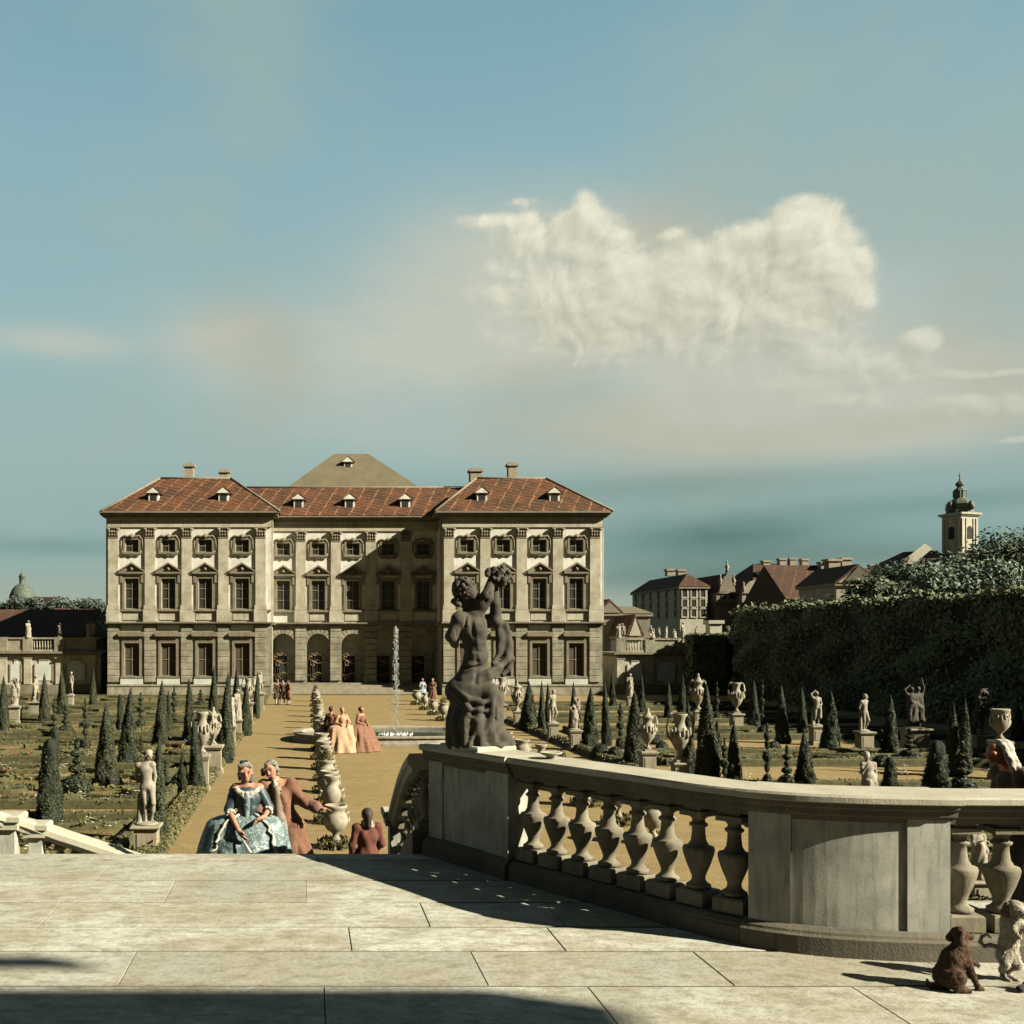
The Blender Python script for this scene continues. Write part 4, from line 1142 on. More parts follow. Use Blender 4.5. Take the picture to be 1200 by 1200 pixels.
# tiered topiary: balls and discs on a stem, some over a dome
def tier_mesh(seed, dome):
    r_ = random.Random(seed); lf = MB(); core = MB()
    z = 0
    parts_ = []
    if dome: parts_.append((0.16,.46,.20))
    for (c, r, h) in ([(.30,.15,.07),(.46,.24,.07),(.60,.12,.05),(.74,.17,.06),(.90,.07,.10)] if dome else [(.12,.42,.14),(.36,.20,.07),(.52,.34,.08),(.70,.18,.07),(.82,.24,.06),(.94,.08,.07)]):
        parts_.append((c,r,h))
    for (c,r,h) in parts_:
        core.lathe([(.02,c-h),(r*.75,c-h*.7),(r*.95,c),(r*.72,c+h*.7),(.02,c+h)], 12)
        n = int(220+900*r); d = nrg.normal(size=(n,3)); d /= np.linalg.norm(d,axis=1)[:,None]
        P = d*np.array([r,r,h])*nrg.uniform(.92,1.1,(n,1)); P[:,2] += c
        dd = nrg.normal(size=(n,3)); nn = d+dd*.5; nn /= np.linalg.norm(nn,axis=1)[:,None]
        u = np.cross(nn, dd); u /= np.linalg.norm(u,axis=1)[:,None]; w = np.cross(nn,u); sz = nrg.uniform(.6,1.4,(n,1))*.05; k3 = np.array([1,1,.4])
        q = np.stack([P-u*sz*k3, P-w*sz*.6*k3, P+u*sz*k3, P+w*sz*.6*k3],1).reshape(-1,3)
        b = len(lf.v); lf.v += [tuple(x) for x in q.tolist()]; lf.f += [(b+4*i,b+4*i+1,b+4*i+2,b+4*i+3) for i in range(n)]; lf.sm += [False]*n
    st_ = MB().lathe([(.05,0),(.035,.9)], 7).mesh('trunk', M['bark'])
    return core.mesh('crown', M['foli_core']), lf.mesh('leaves', M['foli_dark']), st_
TIER = {False: tier_mesh(1, False), True: tier_mesh(2, True)}
def tier(px, top, base, w, dome, lab):
    x, y, _ = ground(px, base); s = FPX/y; h = (base-top)/s; d = w/s
    rt = empty('tiered_topiary', (x,y,0), rng.uniform(0,6)); tag(rt, lab, 'topiary', 'tiered topiary of the garden')
    a, b, c = TIER[dome]
    o = link('crown', a, rt); o.scale = (d,d,h); link('leaves', b, o); o = link('trunk', c, rt); o.scale = (d,d,h)
for q in [(100,820,879,15,False,'bead shaped tiered bush left of the big smooth cone'), (90,866,931,38,True,'tiered spire rising from a round dome bush, left parterre front'),
          (64,819,864,12,False,'small tiered bush behind the short slim yew on the left'), (77,826,862,20,True,'far dome bush with a little tier, before the small nude on the left'),
          (165,812,852,13,False,'tiered bush before the second pilaster of the left wing'), (204,806,846,11,False,'tiered bush before the middle pilaster of the left wing'),
          (235,808,828,16,True,'far dome bush before the fourth window of the left wing'), (194,890,920,16,True,'dome bush left of the foremost vase pair'), (165,862,880,12,True,'small round dome bush between the two broad cones on the left'),
          (727,825,878,13,False,'tiered bush behind the round bushes on the right'), (849,866,926,14,False,'bead shaped tiered bush right beside the widest cone'),
          (977,872,886,1,False,None), (840,800,846,9,False,'thin tiered bush between the two far vases by the hedge'), (899,848,928,14,False,'tall bead shaped topiary above the coping, third from the widest cone'),
          (922,873,928,23,True,'spire on a dome bush left of the dark broad cone'), (1066,853,892,24,True,'spire on a dome bush before the fighting group'),
          (1128,868,934,32,True,'large dome bush with a spire, right of the wide blunt yew'), (893,796,850,8,False,'far thin tiered bush right of the distant hedge vase'), (1033,850,888,10,False,'thin tiered bush left of the yew by the fighting group')]:
    if q[5]: tier(*q)
def dome_bush(px, base, w, hpx, lab):
    x, y, _ = ground(px, base); s = FPX/y; r = w/s/2; h = hpx/s
    rt = empty('round_bush', (x,y,0)); tag(rt, lab, 'bush', 'round clipped bushes')
    MB().lathe([(r*.85,0),(r*.98,h*.3),(r*.85,h*.65),(r*.5,h*.9),(.03,h*.99)], 16).build('crown', M['foli_core'], rt)
    n = 1100; d = nrg.normal(size=(n,3)); d[:,2] = np.abs(d[:,2]); d /= np.linalg.norm(d,axis=1)[:,None]
    leaf_mesh(MB(), d*np.array([r,r,h]), d, .06, .5)
    lf = MB(); leaf_mesh(lf, d*np.array([r,r,h])*nrg.uniform(.94,1.05,(n,1)), d, .055, .5); lf.build('leaves', M['foli_dark'], rt)
for q in [(704,889,22,17,'left one of two round bushes beside the right border'), (721,891,20,16,'right one of two round bushes beside the right border'), (768,872,18,11,'dark round bush behind the two handled vase'),
          (776,878,14,9,'small dark bush beside the two handled vase'), (907,880,16,11,'round bush right of the distant hedge vase, on the lawn'), (1035,898,26,13,'low bush before the yew by the fighting group'), (895,860,14,10,'far low round bush by the hedge')]:
    dome_bush(*q)

# ------------------------------------------------------------------ tall hornbeam hedge on the right
XH, YH0, YH1, HT_ = 34.2, 26.0, 82.2, 6.75
hd = empty('tall_hedge', (XH+2,60,0)); tag(hd, 'tall dark clipped hornbeam hedge closing the garden on the right', 'hedge')
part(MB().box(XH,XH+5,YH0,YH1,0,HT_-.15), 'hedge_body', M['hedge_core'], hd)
lf = MB(); n = 46000
P = np.stack([np.full(n,XH) - np.abs(nrg.normal(0,.16,n)), YH0+(YH1-YH0)*nrg.uniform(0,1,n), nrg.uniform(0,HT_,n)],1)
P[:,0] += .22*np.sin(P[:,1]*1.1+np.sin(P[:,2]*1.7)*1.3) + .15*np.sin(P[:,2]*2.3+P[:,1]*.6)
leaf_mesh(lf, P, np.tile([-1.0,-.35,.35],(n,1)), .135, .42)
n = 9000
P = np.stack([XH-.2+5.2*nrg.uniform(0,1,n), YH0+(YH1-YH0)*nrg.uniform(0,1,n), HT_+nrg.normal(0,.12,n)],1); P[:,2] += .14*np.sin(P[:,1]*.9)+.1*np.sin(P[:,1]*2.1+P[:,0])
leaf_mesh(lf, P, np.tile([-.2,-.2,1.0],(n,1)), .20, .4)
n = 5200
P = np.stack([XH-.35+1.1*nrg.uniform(0,1,n), YH0+(YH1-YH0)*nrg.uniform(0,1,n), HT_-.25+np.abs(nrg.normal(0,.28,n))],1); P[:,2] += .12*np.sin(P[:,1]*.9)+.1*np.sin(P[:,1]*2.1)
leaf_mesh(lf, P, np.tile([.3,-.6,.8],(n,1)), .17, .3)
n = 2500
P = np.stack([XH+5*nrg.uniform(0,1,n), np.full(n,YH0)-nrg.uniform(0,.2,n), HT_*nrg.uniform(0,1,n)],1); leaf_mesh(lf, P, np.tile([0,-1.0,.3],(n,1)), .19, .4)
part(lf, 'leaves', M['hedge'], hd)
# lower dark hedge crossing before the right orangery
hd = empty('low_hedge', (33,84.8,0)); tag(hd, 'dark hedge end turning before the right orangery, lower than the tall hedge', 'hedge')
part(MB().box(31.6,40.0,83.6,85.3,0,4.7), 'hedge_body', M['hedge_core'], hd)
lf = MB(); n = 4200
P = np.stack([31.5+2.6*nrg.uniform(0,1,n), np.full(n,83.55)-nrg.uniform(0,.2,n), 4.85*nrg.uniform(0,1,n)],1); leaf_mesh(lf, P, np.tile([-.2,-1.0,.3],(n,1)), .2, .4)
n = 1500
P = np.stack([31.45+nrg.uniform(0,.2,n), 83.6+1.7*nrg.uniform(0,1,n), 4.85*nrg.uniform(0,1,n)],1); leaf_mesh(lf, P, np.tile([-1.0,-.2,.3],(n,1)), .2, .4)
n = 2600
P = np.stack([31.5+8.6*nrg.uniform(0,1,n), 83.5+1.8*nrg.uniform(0,1,n), 4.75+nrg.uniform(0,.25,n)],1); leaf_mesh(lf, P, np.tile([0,-.2,1.0],(n,1)), .2, .4)
part(lf, 'leaves', M['hedge'], hd)

# ------------------------------------------------------------------ trees behind the hedge
def tree(x, y, h, w, lab, mat='tree', n=5200, leaf=.34, clumps=26, low=.18, seed=0, grp='trees behind the tall hedge'):
    r_ = random.Random(seed+int(x*7))
    rt = empty('tree', (x,y,0)); tag(rt, lab, 'tree', grp)
    t = MB(); t.tube([(0,0,0),(.1,.05,h*.25),(-.05,0,h*.5),(.1,.1,h*.8)], [h*.035,h*.026,h*.018,h*.006], 8)
    cl = []
    for k in range(clumps):
        a = r_.uniform(0,6.28); u = r_.random(); z = h*(low + (1-low)*.92*(u**.8)); lim = w*.5*math.sqrt(max(.06, 1-((z/h-.45)/.58)**2))
        rr = lim*math.sqrt(r_.random())*.95
        cl.append((rr*math.cos(a), rr*math.sin(a), z, w*r_.uniform(.13,.22)))
        if k % 2 == 0: t.tube([(0,0,h*.3), (rr*.5*math.cos(a), rr*.5*math.sin(a), (h*.3+z)/2+.2), (rr*math.cos(a), rr*math.sin(a), z)], [h*.012,h*.008,h*.003], 5)
    t.build('trunk', M['bark'], rt)
    lf = MB(); per = n//clumps
    for (cx,cy,cz,r) in cl:
        d = nrg.normal(size=(per,3)); d /= np.linalg.norm(d,axis=1)[:,None]
        rad = r*nrg.uniform(.55,1.12,(per,1))
        P = d*rad*np.array([1.1,1.1,.85]) + np.array([cx,cy,cz])
        leaf_mesh(lf, P, d + np.array([0,0,.35]), leaf, .4)
    lf.build('crown', M[mat], rt)
for i, (px, top, Y, w, mt, lab) in enumerate([(1030,668,78,5.0,'tree2','small bushy tree left of the light green trees, beside the gabled house'), (1060,661,82,7.0,'tree','light green round tree below the church nave'),
      (1090,657,80,7.2,'tree','light green tree just left below the church tower'), (1125,655,76,7.6,'tree','light green tree directly below the church tower'), (1152,663,72,6.5,'tree','low light green tree right below the church tower'),
      (1168,632,92,9.0,'tree2','tall dark tree right of the church tower'), (1198,622,88,9.5,'tree2','tallest dark tree at the right edge of the view'), (1192,660,74,7.5,'tree2','dark bushy tree above the hedge at the right edge'), (1108,672,70,6.0,'tree','low pale bush tree peeping over the hedge below the tower')]):
    tree(wx(px,Y), Y, wz(top,Y), w, lab, mt, seed=i, n=9600, leaf=.17, clumps=36, low=.3)
# ------------------------------------------------------------------ houses, church and dome beyond the garden
M['house_white'] = stone('house_plaster', (.33,.31,.25), (.20,.18,.13), .6, .5, .15, streak=.4)
M['house_grey'] = stone('grey_house_plaster', (.17,.15,.115), (.09,.08,.06), .7, .5, .2, streak=.5)
M['house_tan'] = stone('tan_house_plaster', (.25,.22,.165), (.13,.11,.08), .6, .5, .2, streak=.5)
M['tower'] = stone('tower_plaster', (.36,.34,.27), (.20,.18,.13), .6, .5, .2, streak=.6)
def house(name, x0, x1, y0, y1, ze, zr, lab, wall, roof='tile_brown', ridge='x', hipd=0.0, rows=(), cols=0, side_cols=0, chim=(), cat='house', side_gable=True, ww=.5, wh=1.0, oh=.35):
    rt = empty(name, ((x0+x1)/2, y0, 0)); tag(rt, lab, cat, None)
    part(MB().box(x0,x1,y0,y1,0,ze), 'wall', M[wall], rt)
    xm, ym = (x0+x1)/2, (y0+y1)/2
    a, b, c, d = (x0-oh,y0-oh,ze+.01),(x1+oh,y0-oh,ze+.01),(x1+oh,y1+oh,ze+.01),(x0-oh,y1+oh,ze+.01)
    if ridge == 'x':
        r0, r1 = (x0-oh+hipd,ym,zr),(x1+oh-hipd,ym,zr); F = [(0,1,5,4),(2,3,4,5),(1,2,5),(3,0,4),(0,3,2,1)]
    else:
        r0, r1 = (xm,y0-oh+hipd,zr),(xm,y1+oh-hipd,zr); F = [(1,2,5,4),(3,0,4,5),(0,1,4),(2,3,5),(0,3,2,1)]
    ro = part(MB().add([a,b,c,d,r0,r1], F), 'roof', M[roof], rt)
    if hipd == 0 and ridge == 'y': part(MB().add([(x0,y0-oh-.04,ze),(x1,y0-oh-.04,ze),(xm,y0-oh-.04,zr-.35)],[(0,1,2)]), 'gable', M[wall], rt)
    if hipd == 0 and ridge == 'x': part(MB().add([(x1+oh+.04,y0,ze),(x1+oh+.04,y1,ze),(x1+oh+.04,ym,zr-.3)],[(0,1,2)]), 'gable', M[wall], rt)
    part(MB().box(x0-oh*.8,x1+oh*.8,y0-oh*.8,y1+oh*.8,ze-.35,ze), 'cornice', M['trim'], rt)
    wm = None
    def win(x, y, z, rot):
        nonlocal wm
        if wm is None:
            m1 = MB(); m1.box(-ww,ww,-.03,.1,0,wh*2); wm = m1.mesh('window', M['dark'])
            m2 = MB(); t = .16; m2.box(-ww-t,-ww,-.09,.05,-.1,wh*2+t); m2.box(ww,ww+t,-.09,.05,-.1,wh*2+t); m2.box(-ww,ww,-.09,.05,wh*2,wh*2+t); m2.box(-ww-t,ww+t,-.14,.05,-.24,-.1)
            win.f = m2.mesh('frame', M[wall])
        o = link('window', wm, rt, Vector((x,y,z))-rt.location); o.rotation_euler.z = rot
        link('frame', win.f, o)
    for z in rows:
        for i in range(cols): win(x0+(x1-x0)*(i+.5)/cols, y0, z, 0)
        for i in range(side_cols): win(x0, y0+(y1-y0)*(i+.5)/side_cols, z, -math.pi/2)
    for (cx, cy, z0, z1, w) in chim:
        part(MB().box(cx-w,cx+w,cy-w,cy+w,z0,z1-.3).box(cx-w*1.25,cx+w*1.25,cy-w*1.25,cy+w*1.25,z1-.3,z1), 'chimney', M['brick_red'], rt)
    return rt
def at_(px, py, Y): return wx(px,Y), wz(py,Y)
# white house with hipped roof: the front is its right part, its left flank shows in shade
Y = 150
rt = house('town_house', wx(797,Y), wx(829,Y), Y, Y+22, wz(687,Y), wz(671,Y), 'tall white town house with a hipped brown roof behind the right orangery', 'house_white', 'tile_brown', 'y', 3.0, (wz(722,Y),wz(712,Y),wz(699,Y)), 3, 6, ((wx(803,160),162,wz(676,160),wz(666.5,160),.55),(wx(790,166),168,15,wz(666,166),.6)), ww=.34, wh=.6)
Y = 110
house('shed_house', wx(700,Y), wx(726,Y), Y, Y+14, wz(718,Y), wz(702,Y), 'low dark house with a brown roof close to the right corner of the palace', 'house_grey', 'tile_brown', 'y', 0, (), 0, 0)
Y = 125
house('shed_house', wx(731,Y), wx(762,Y), Y, Y+10, wz(719,Y), wz(709,Y), 'low house with a dull green roof in front of the white town house', 'house_grey', 'lead', 'x', .8)
Y = 104
house('barn', wx(736,Y), wx(750,Y), Y, Y+10, wz(745,Y), wz(720,Y), 'small steep red roofed gable house behind the parapet statues', 'house_white', 'tile_brown', 'y', 0)
# row of houses with baroque gables
Y = 155
house('town_house', wx(822,Y), wx(888,Y), Y, Y+12, wz(703,Y), wz(694,Y), 'long grey town house with a row of windows beside the white town house', 'house_grey', 'tile_brown', 'x', 1.5, (wz(716,Y),), 9, 0, ww=.3, wh=.55)
def baroque_gable(pxc, w, base, top, Y, lab, pointed):
    x = wx(pxc,Y); s = FPX/Y; h0 = wz(base,Y); h1 = wz(top,Y); hw = w/s/2
    rt = empty('gabled_house', (x,Y,0)); tag(rt, lab, 'house')
    if pointed: pts = [(-1,0),(1,0),(1,.28),(.72,.34),(.62,.55),(.42,.62),(.34,.8),(.12,.86),(0,1),(-.12,.86),(-.34,.8),(-.42,.62),(-.62,.55),(-.72,.34),(-1,.28)]
    else: pts = [(-1,0),(1,0),(1,.4),(.86,.44),(.80,.62),(.66,.80),(.4,.93),(0,1),(-.4,.93),(-.66,.80),(-.80,.62),(-.86,.44),(-1,.4)]
    part(MB().prism([(x+a*hw, h0+(h1-h0)*b) for a,b in pts], Y-.2, Y+.5), 'gable', M['house_grey' if pointed else 'house_tan'], rt)
    part(MB().box(x-hw,x+hw,Y+.5,Y+14,0,h0+(h1-h0)*.3), 'wall', M['house_grey'], rt)
    part(MB().prism([(x-hw*1.02,h0+(h1-h0)*.3),(x+hw*1.02,h0+(h1-h0)*.3),(x,h0+(h1-h0)*.92)], Y+.5, Y+14), 'roof', M['tile_brown'], rt)
    for dx_ in ((-.45,0,.45) if not pointed else (-.4,.4)):
        w_ = MB().box(x+dx_*hw-.35,x+dx_*hw+.35,Y-.26,Y-.15,h0+(h1-h0)*.12,h0+(h1-h0)*.34); part(w_, 'window', M['dark'], rt)
    part(MB().box(x-hw*1.05,x+hw*1.05,Y-.4,Y,h0+(h1-h0)*.40,h0+(h1-h0)*.44) if not pointed else MB().box(x-hw*.8,x+hw*.8,Y-.4,Y,h0+(h1-h0)*.28,h0+(h1-h0)*.32), 'cornice', M['trim'], rt)
    for a, b in ([(0,1.0),(-.6,.56),(.6,.56)] if pointed else [(-.84,.44),(.84,.44)]):
        part(MB().lathe([(.28,0),(.18,.3),(.34,.7),(.1,1.2),(.16,1.45),(.02,1.7)], 8, (x+a*hw,Y,h0+(h1-h0)*b-.1)), 'finial', M['house_tan'], rt)
baroque_gable(852, 26, 706, 669, 150, 'dark baroque house front with a stepped pointed gable and finials', True)
baroque_gable(884, 30, 706, 680, 148, 'baroque house front with a rounded gable and three windows', False)
Y = 170
h_ = house('town_house', wx(884,Y), wx(957,Y), Y, Y+14, wz(683,Y), wz(657,Y), 'long red brown mansard roofed house with many chimneys on the skyline', 'house_tan', 'tile_brown', 'x', 3.2, (wz(688,Y),), 9, 0,
      tuple((wx(p,Y+7), Y+7, wz(662,Y), wz(t,Y+7), .55) for p, t in ((897,657),(916,654.5),(928,654),(942,655))), ww=.35, wh=.5)
for p in (893,905,918,931,944):
    x = wx(p,Y+2); z = wz(675,Y+2)
    part(MB().box(x-.6,x+.6,Y+1.2,Y+4,z-.4,z+.8), 'dormer', M['house_white'], h_)
Y = 128
house('farm_house', wx(921,Y+2), wx(1028,Y), Y, Y+15, wz(712,Y), wz(662,Y+7), 'big brown tiled barn like house with a pale gable just above the tall hedge', 'house_tan', 'tile_brown', 'x', 0, (), 0, 0,
      tuple((wx(p,Y+6), Y+6.5, wz(676,Y), wz(t,Y+6), w) for p, t, w in ((967,658,.5),(977,655,.75),(992,653.5,.62))))
Y = 118
rt = house('gabled_house', wx(980,Y), wx(1027,Y), Y, Y+9, wz(683,Y), wz(661,Y), 'pale gabled house with a boarded peak and a shuttered window above the hedge', 'house_tan', 'tile_brown', 'y', 0, (wz(689,Y),), 1, 0, ww=.45, wh=.45)
part(MB().prism([(wx(987,Y),wz(681,Y)),(wx(1020,Y),wz(681,Y)),(wx(1003.5,Y),wz(663.5,Y))], Y-.55, Y-.42), 'boarding', M['shutter'], rt)
Y = 210
house('town_house', wx(1010,Y), wx(1066,Y), Y, Y+10, wz(672,Y), wz(664,Y), 'far row of roofs with small chimneys left of the church', 'house_tan', 'tile_brown', 'x', 1.0, (), 0, 0, tuple((wx(p,Y+5),Y+5,wz(667,Y),wz(659.5,Y),.5) for p in (1021,1030,1042,1053)))
# church: nave and tower with a green onion top
Y = 190
ch = empty('church', (wx(1133,Y),Y,0)); tag(ch, 'white church tower with a green bulbous copper top and a dark roofed nave', 'church')
cp = lambda mb, nm, mt, rt=ch: part(mb, nm, M[mt], rt)
s = FPX/Y; tx = wx(1134.5,Y); hw = 15.3/s
zb, ze = wz(604,Y), 0
R45 = .0
def tw(mb, h, z0, z1): 
    # the tower stands a little turned: one broad lit face, one narrow shaded face
    c, sn = math.cos(.30), math.sin(.30)
    pts = [(tx+(a*c-b*sn)*h, Y+hw+(a*sn+b*c)*h) for a, b in ((-1,-1),(1,-1),(1,1),(-1,1))]
    return mb.prismz(pts, z0, z1)
hw2 = hw*.83
cp(tw(MB(), hw2, 0, zb), 'tower_wall', 'tower')
cp(tw(tw(MB(), hw2*1.12, zb, zb+.25), hw2*1.24, zb+.25, zb+.6), 'tower_cornice', 'tower'); cp(tw(MB(), hw2*1.10, wz(648.5,Y), wz(646.5,Y)), 'tower_string_course', 'tower')
c_, s_ = math.cos(.30), math.sin(.30)
def face(u, v, d=0.03, side=0):
    a, b = (u, -1-d) if side == 0 else (-1-d, -u)
    return (tx+(a*c_-b*s_)*hw2, Y+hw+(a*s_+b*c_)*hw2, v)
for side in (0,1):
    zc = wz(620,Y); r = .30; pts = [face(-r,wz(631,Y),.03,side), face(r,wz(631,Y),.03,side)] + [face(r*math.cos(t),zc+r*hw2*math.sin(t)*1.1,.03,side) for t in [math.pi*i/10 for i in range(11)]]
    cp(MB().poly(pts), 'belfry_opening', 'dark')
    for sg in (-1,1):
        b = MB(); 
        for (u0,u1) in ((.72,.96),(.40,.48)):
            q = [face(sg*u0,wz(646,Y),.0,side),face(sg*u1,wz(646,Y),.0,side),face(sg*u1,wz(607,Y),.0,side),face(sg*u0,wz(607,Y),.0,side)]
            q2 = [face(sg*u0,wz(646,Y),.07,side),face(sg*u1,wz(646,Y),.07,side),face(sg*u1,wz(607,Y),.07,side),face(sg*u0,wz(607,Y),.07,side)]
            b.add(q+q2, [(4,5,6,7),(0,1,5,4),(1,2,6,5),(2,3,7,6),(3,0,4,7)])
        cp(b, 'tower_pilaster', 'tower')
pz = lambda p: wz(p,Y)-wz(601,Y)
prof = [(hw*1.13,0),(hw*1.02,pz(597)),(hw*.98,pz(594)),(hw*1.05,pz(589)),(hw*.88,pz(585.5)),(hw*.55,pz(583)),(hw*.42,pz(581)),(hw*.44,pz(574)),(hw*.50,pz(573)),(hw*.40,pz(571)),(hw*.22,pz(569.5)),(hw*.20,pz(568)),(hw*.34,pz(566)),(hw*.30,pz(563.5)),(hw*.12,pz(561.5)),(hw*.05,pz(559)),(.05,pz(551))]
cp(MB().lathe([(r*.93,z) for r,z in prof], 8, (tx,Y+hw,wz(601,Y)), smooth=False), 'onion_dome', 'copper')
for a in range(4):
    t = a*math.pi/2+.30+math.pi/4*0; x = tx+math.cos(t-math.pi/2)*hw*.95; y = Y+hw+math.sin(t-math.pi/2)*hw*.95
    cp(MB().lathe([(.30,0),(.62,.35),(.62,.9),(.3,1.5),(.08,1.8)], 8, (x,y,wz(597,Y))), 'dome_clock_gable', 'copper')
    t += math.pi/4; x = tx+math.cos(t)*hw*.40; y = Y+hw+math.sin(t)*hw*.40
    cp(MB().box(x-.12,x+.12,y-.12,y+.12,wz(581,Y),wz(573,Y)), 'lantern_post', 'copper')
cp(MB().lathe([(.03,0),(.22,.2),(.03,.45)], 8, (tx,Y+hw,wz(556,Y))), 'gilt_ball', 'gilt')
b = MB(); x0, x1 = wx(1064,Y), wx(1120,Y); z0 = wz(661,Y)
cp(MB().box(x0,x1,Y+1,Y+13,0,z0), 'nave_wall', 'tower')
cp(MB().add([(x0-.3,Y+.6,z0),(x1,Y+.6,z0+1.4),(x1,Y+13.4,z0),(x0-.3,Y+13.4,z0),(x0+3.2,Y+7,wz(643,Y)),(x1,Y+7,wz(641,Y))],[(0,1,5,4),(1,2,5),(2,3,4,5),(3,0,4)]), 'nave_roof', 'tile_brown')
cp(MB().add([(x0-.4,Y-.2,z0),(x0-.4,Y-.2,z0+1.1),(wx(1083,Y),Y-.2,wz(637,Y)),(wx(1092,Y),Y-.2,wz(643,Y)),(wx(1070,Y),Y-.2,z0)],[(0,1,2,3,4)]), 'nave_gable', 'tower')
# dome church and a long wood far on the left
Y = 300
dm = empty('dome_church', (wx(25,Y),Y,0)); tag(dm, 'far domed church with a lantern on the left skyline', 'church')
x = wx(25,Y); q = lambda p: wz(p,Y)
part(MB().box(x-3.6,x+3.6,Y-3,Y+5,0,q(703)), 'drum', M['house_grey'], dm)
part(MB().lathe([(3.7,0),(3.8,.5),(3.5,1.6),(2.9,2.9),(2.0,3.9),(1.0,4.5),(.9,4.6),(.9,6.4),(1.1,6.6),(.7,7.3),(.1,7.9),(.05,9.3)], 16, (x,Y+1,q(702))), 'dome', M['copper'], dm)
for k in range(4):
    part(MB().box(x-3.0+k*2-.35,x-3.0+k*2+.35,Y-3.1,Y-2.9,q(712),q(705)), 'window', M['dark'], dm)
part(MB().box(x+3.6,x+11,Y-2,Y+5,0,q(708)).prism([(x+3.6,q(708)),(x+11,q(708)),(x+10,q(700)),(x+4.2,q(700))], Y-2.3, Y+5.3), 'nave', M['tile_brown'], dm)
lf = MB()
for k in range(60):
    xx = wx(rng.uniform(-40,150),280); z = wz(rng.uniform(704,714),280); n = 130
    d = nrg.normal(size=(n,3)); d /= np.linalg.norm(d,axis=1)[:,None]
    leaf_mesh(lf, d*np.array([2.2,2.2,1.7])*nrg.uniform(.5,1.05,(n,1))+np.array([xx,280+rng.uniform(0,8),z]), d, .5, .4)
    xx2 = xx; lf.tube([(xx,283,0),(xx,283,z)], [.5,.3], 5)
tag(lf.build('wood', M['far_wood']), 'far line of trees on the left skyline beside the domed church', 'wood', None, 'stuff')
lf = MB()
for k in range(260):
    xx = rng.uniform(-500,620); yy = 420+rng.uniform(0,60); z = rng.uniform(3,8); n = 60
    d = nrg.normal(size=(n,3)); d /= np.linalg.norm(d,axis=1)[:,None]
    leaf_mesh(lf, d*np.array([7,6,4.2])*nrg.uniform(.4,1.05,(n,1))+np.array([xx,yy,z]), d, 1.6, .4)
tag(lf.build('wood', M['far_wood']), 'low distant woodland along the horizon', 'wood', None, 'stuff')
# long red roof behind the left orangery
Y = 97
house('long_house', -36, wx(112,Y), Y, Y+13, wz(746,Y), wz(714,Y+6), 'long house with a dark red tiled roof behind the left orangery', 'house_grey', 'tile_brown', 'x', 1.2, (), 0, 0)
Y = 93.4
house('shed_house', wx(97,Y), wx(122,Y), Y, Y+2.6, wz(743,Y), wz(726,Y), 'small green hip roofed lodge squeezed between left orangery and palace', 'house_grey', 'lead', 'y', 1.0)
Y = 230
for i,(p0,p1,t,lab) in enumerate(((-12,8,716,'far low house cut by the left edge below the domed church'),(58,78,712,'far house with a pale gable right of the domed church'),(84,104,713,'far low house amid the trees left of the palace'))):
    house('town_house', wx(p0,Y), wx(p1,Y), Y, Y+8, wz(t+6,Y), wz(t,Y), lab, 'house_tan', 'tile_brown', 'x', .6)

# ------------------------------------------------------------------ fountain
FX, FY = 4.0, 46.2
fo = empty('fountain', (FX,FY,0)); tag(fo, 'wide low oval fountain basin with one tall water jet in the broad walk', 'fountain')
def ell(rx, ry, n=72): return [(rx*math.copysign(abs(math.cos(2*math.pi*i/n))**.8,math.cos(2*math.pi*i/n)), ry*math.copysign(abs(math.sin(2*math.pi*i/n))**.8,math.sin(2*math.pi*i/n))) for i in range(n)]
b = MB(); n = 72; v = []
PR = [(0,0),(0,.10),(-.06,.12),(-.10,.30),(-.02,.33),(-.02,.40),(-.40,.40),(-.44,.35),(-.44,.0)]
for o_, z_ in PR: v += [(x*(1+o_/4.6), y*(1+o_/2.9), z_) for x, y in ell(4.65,2.95)]
b.add(v, [(k*n+i,k*n+(i+1)%n,(k+1)*n+(i+1)%n,(k+1)*n+i) for k in range(len(PR)-1) for i in range(n)])
b.build('basin', M['urn'], fo)
m, nt, bs = nodes('fountain_water'); bs.inputs['Base Color'].default_value = (.03,.045,.04,1); bs.inputs['Roughness'].default_value = .08
bump(nt, bs, noise(nt, wpos(nt), 3, 3), .3, .03); M['water'] = m
MB().poly([(x*.91,y*.91,.27) for x, y in ell(4.65,2.95)]).build('water', M['water'], fo)
m, nt, bs = nodes('falling_water'); bs.inputs['Base Color'].default_value = (.20,.21,.195,1); bs.inputs['Roughness'].default_value = .3; bs.inputs['Alpha'].default_value = .4
M['spray'] = m
j = MB()
zt = 5.05
P = []; 
for i in range(40):
    t = i/39; P.append((.020+.030*t**3+.03*max(0,math.sin(i*1.9))*t*t, .27+(zt-.27)*t))
P.append((.01, zt+.1))
j.lathe(P, 9, fn=lambda a,r,z: r*(1+.35*math.sin(a*2+z*5)))
for i in range(520):
    z = .3+(zt-.3)*rng.random()**.7; f = 1-z/zt
    r = .05+.16*rng.random()**1.5*(1.25-z/zt)+.02; a = rng.uniform(0,6.28); s = rng.uniform(.008,.022); l = s*rng.uniform(1.5,5)
    x, y = r*math.cos(a), r*math.sin(a)
    j.add([(x+s,y,z),(x-s*.5,y+s*.87,z),(x-s*.5,y-s*.87,z),(x,y,z+l),(x,y,z-l)], [(0,1,3),(1,2,3),(2,0,3),(1,0,4),(2,1,4),(0,2,4)])
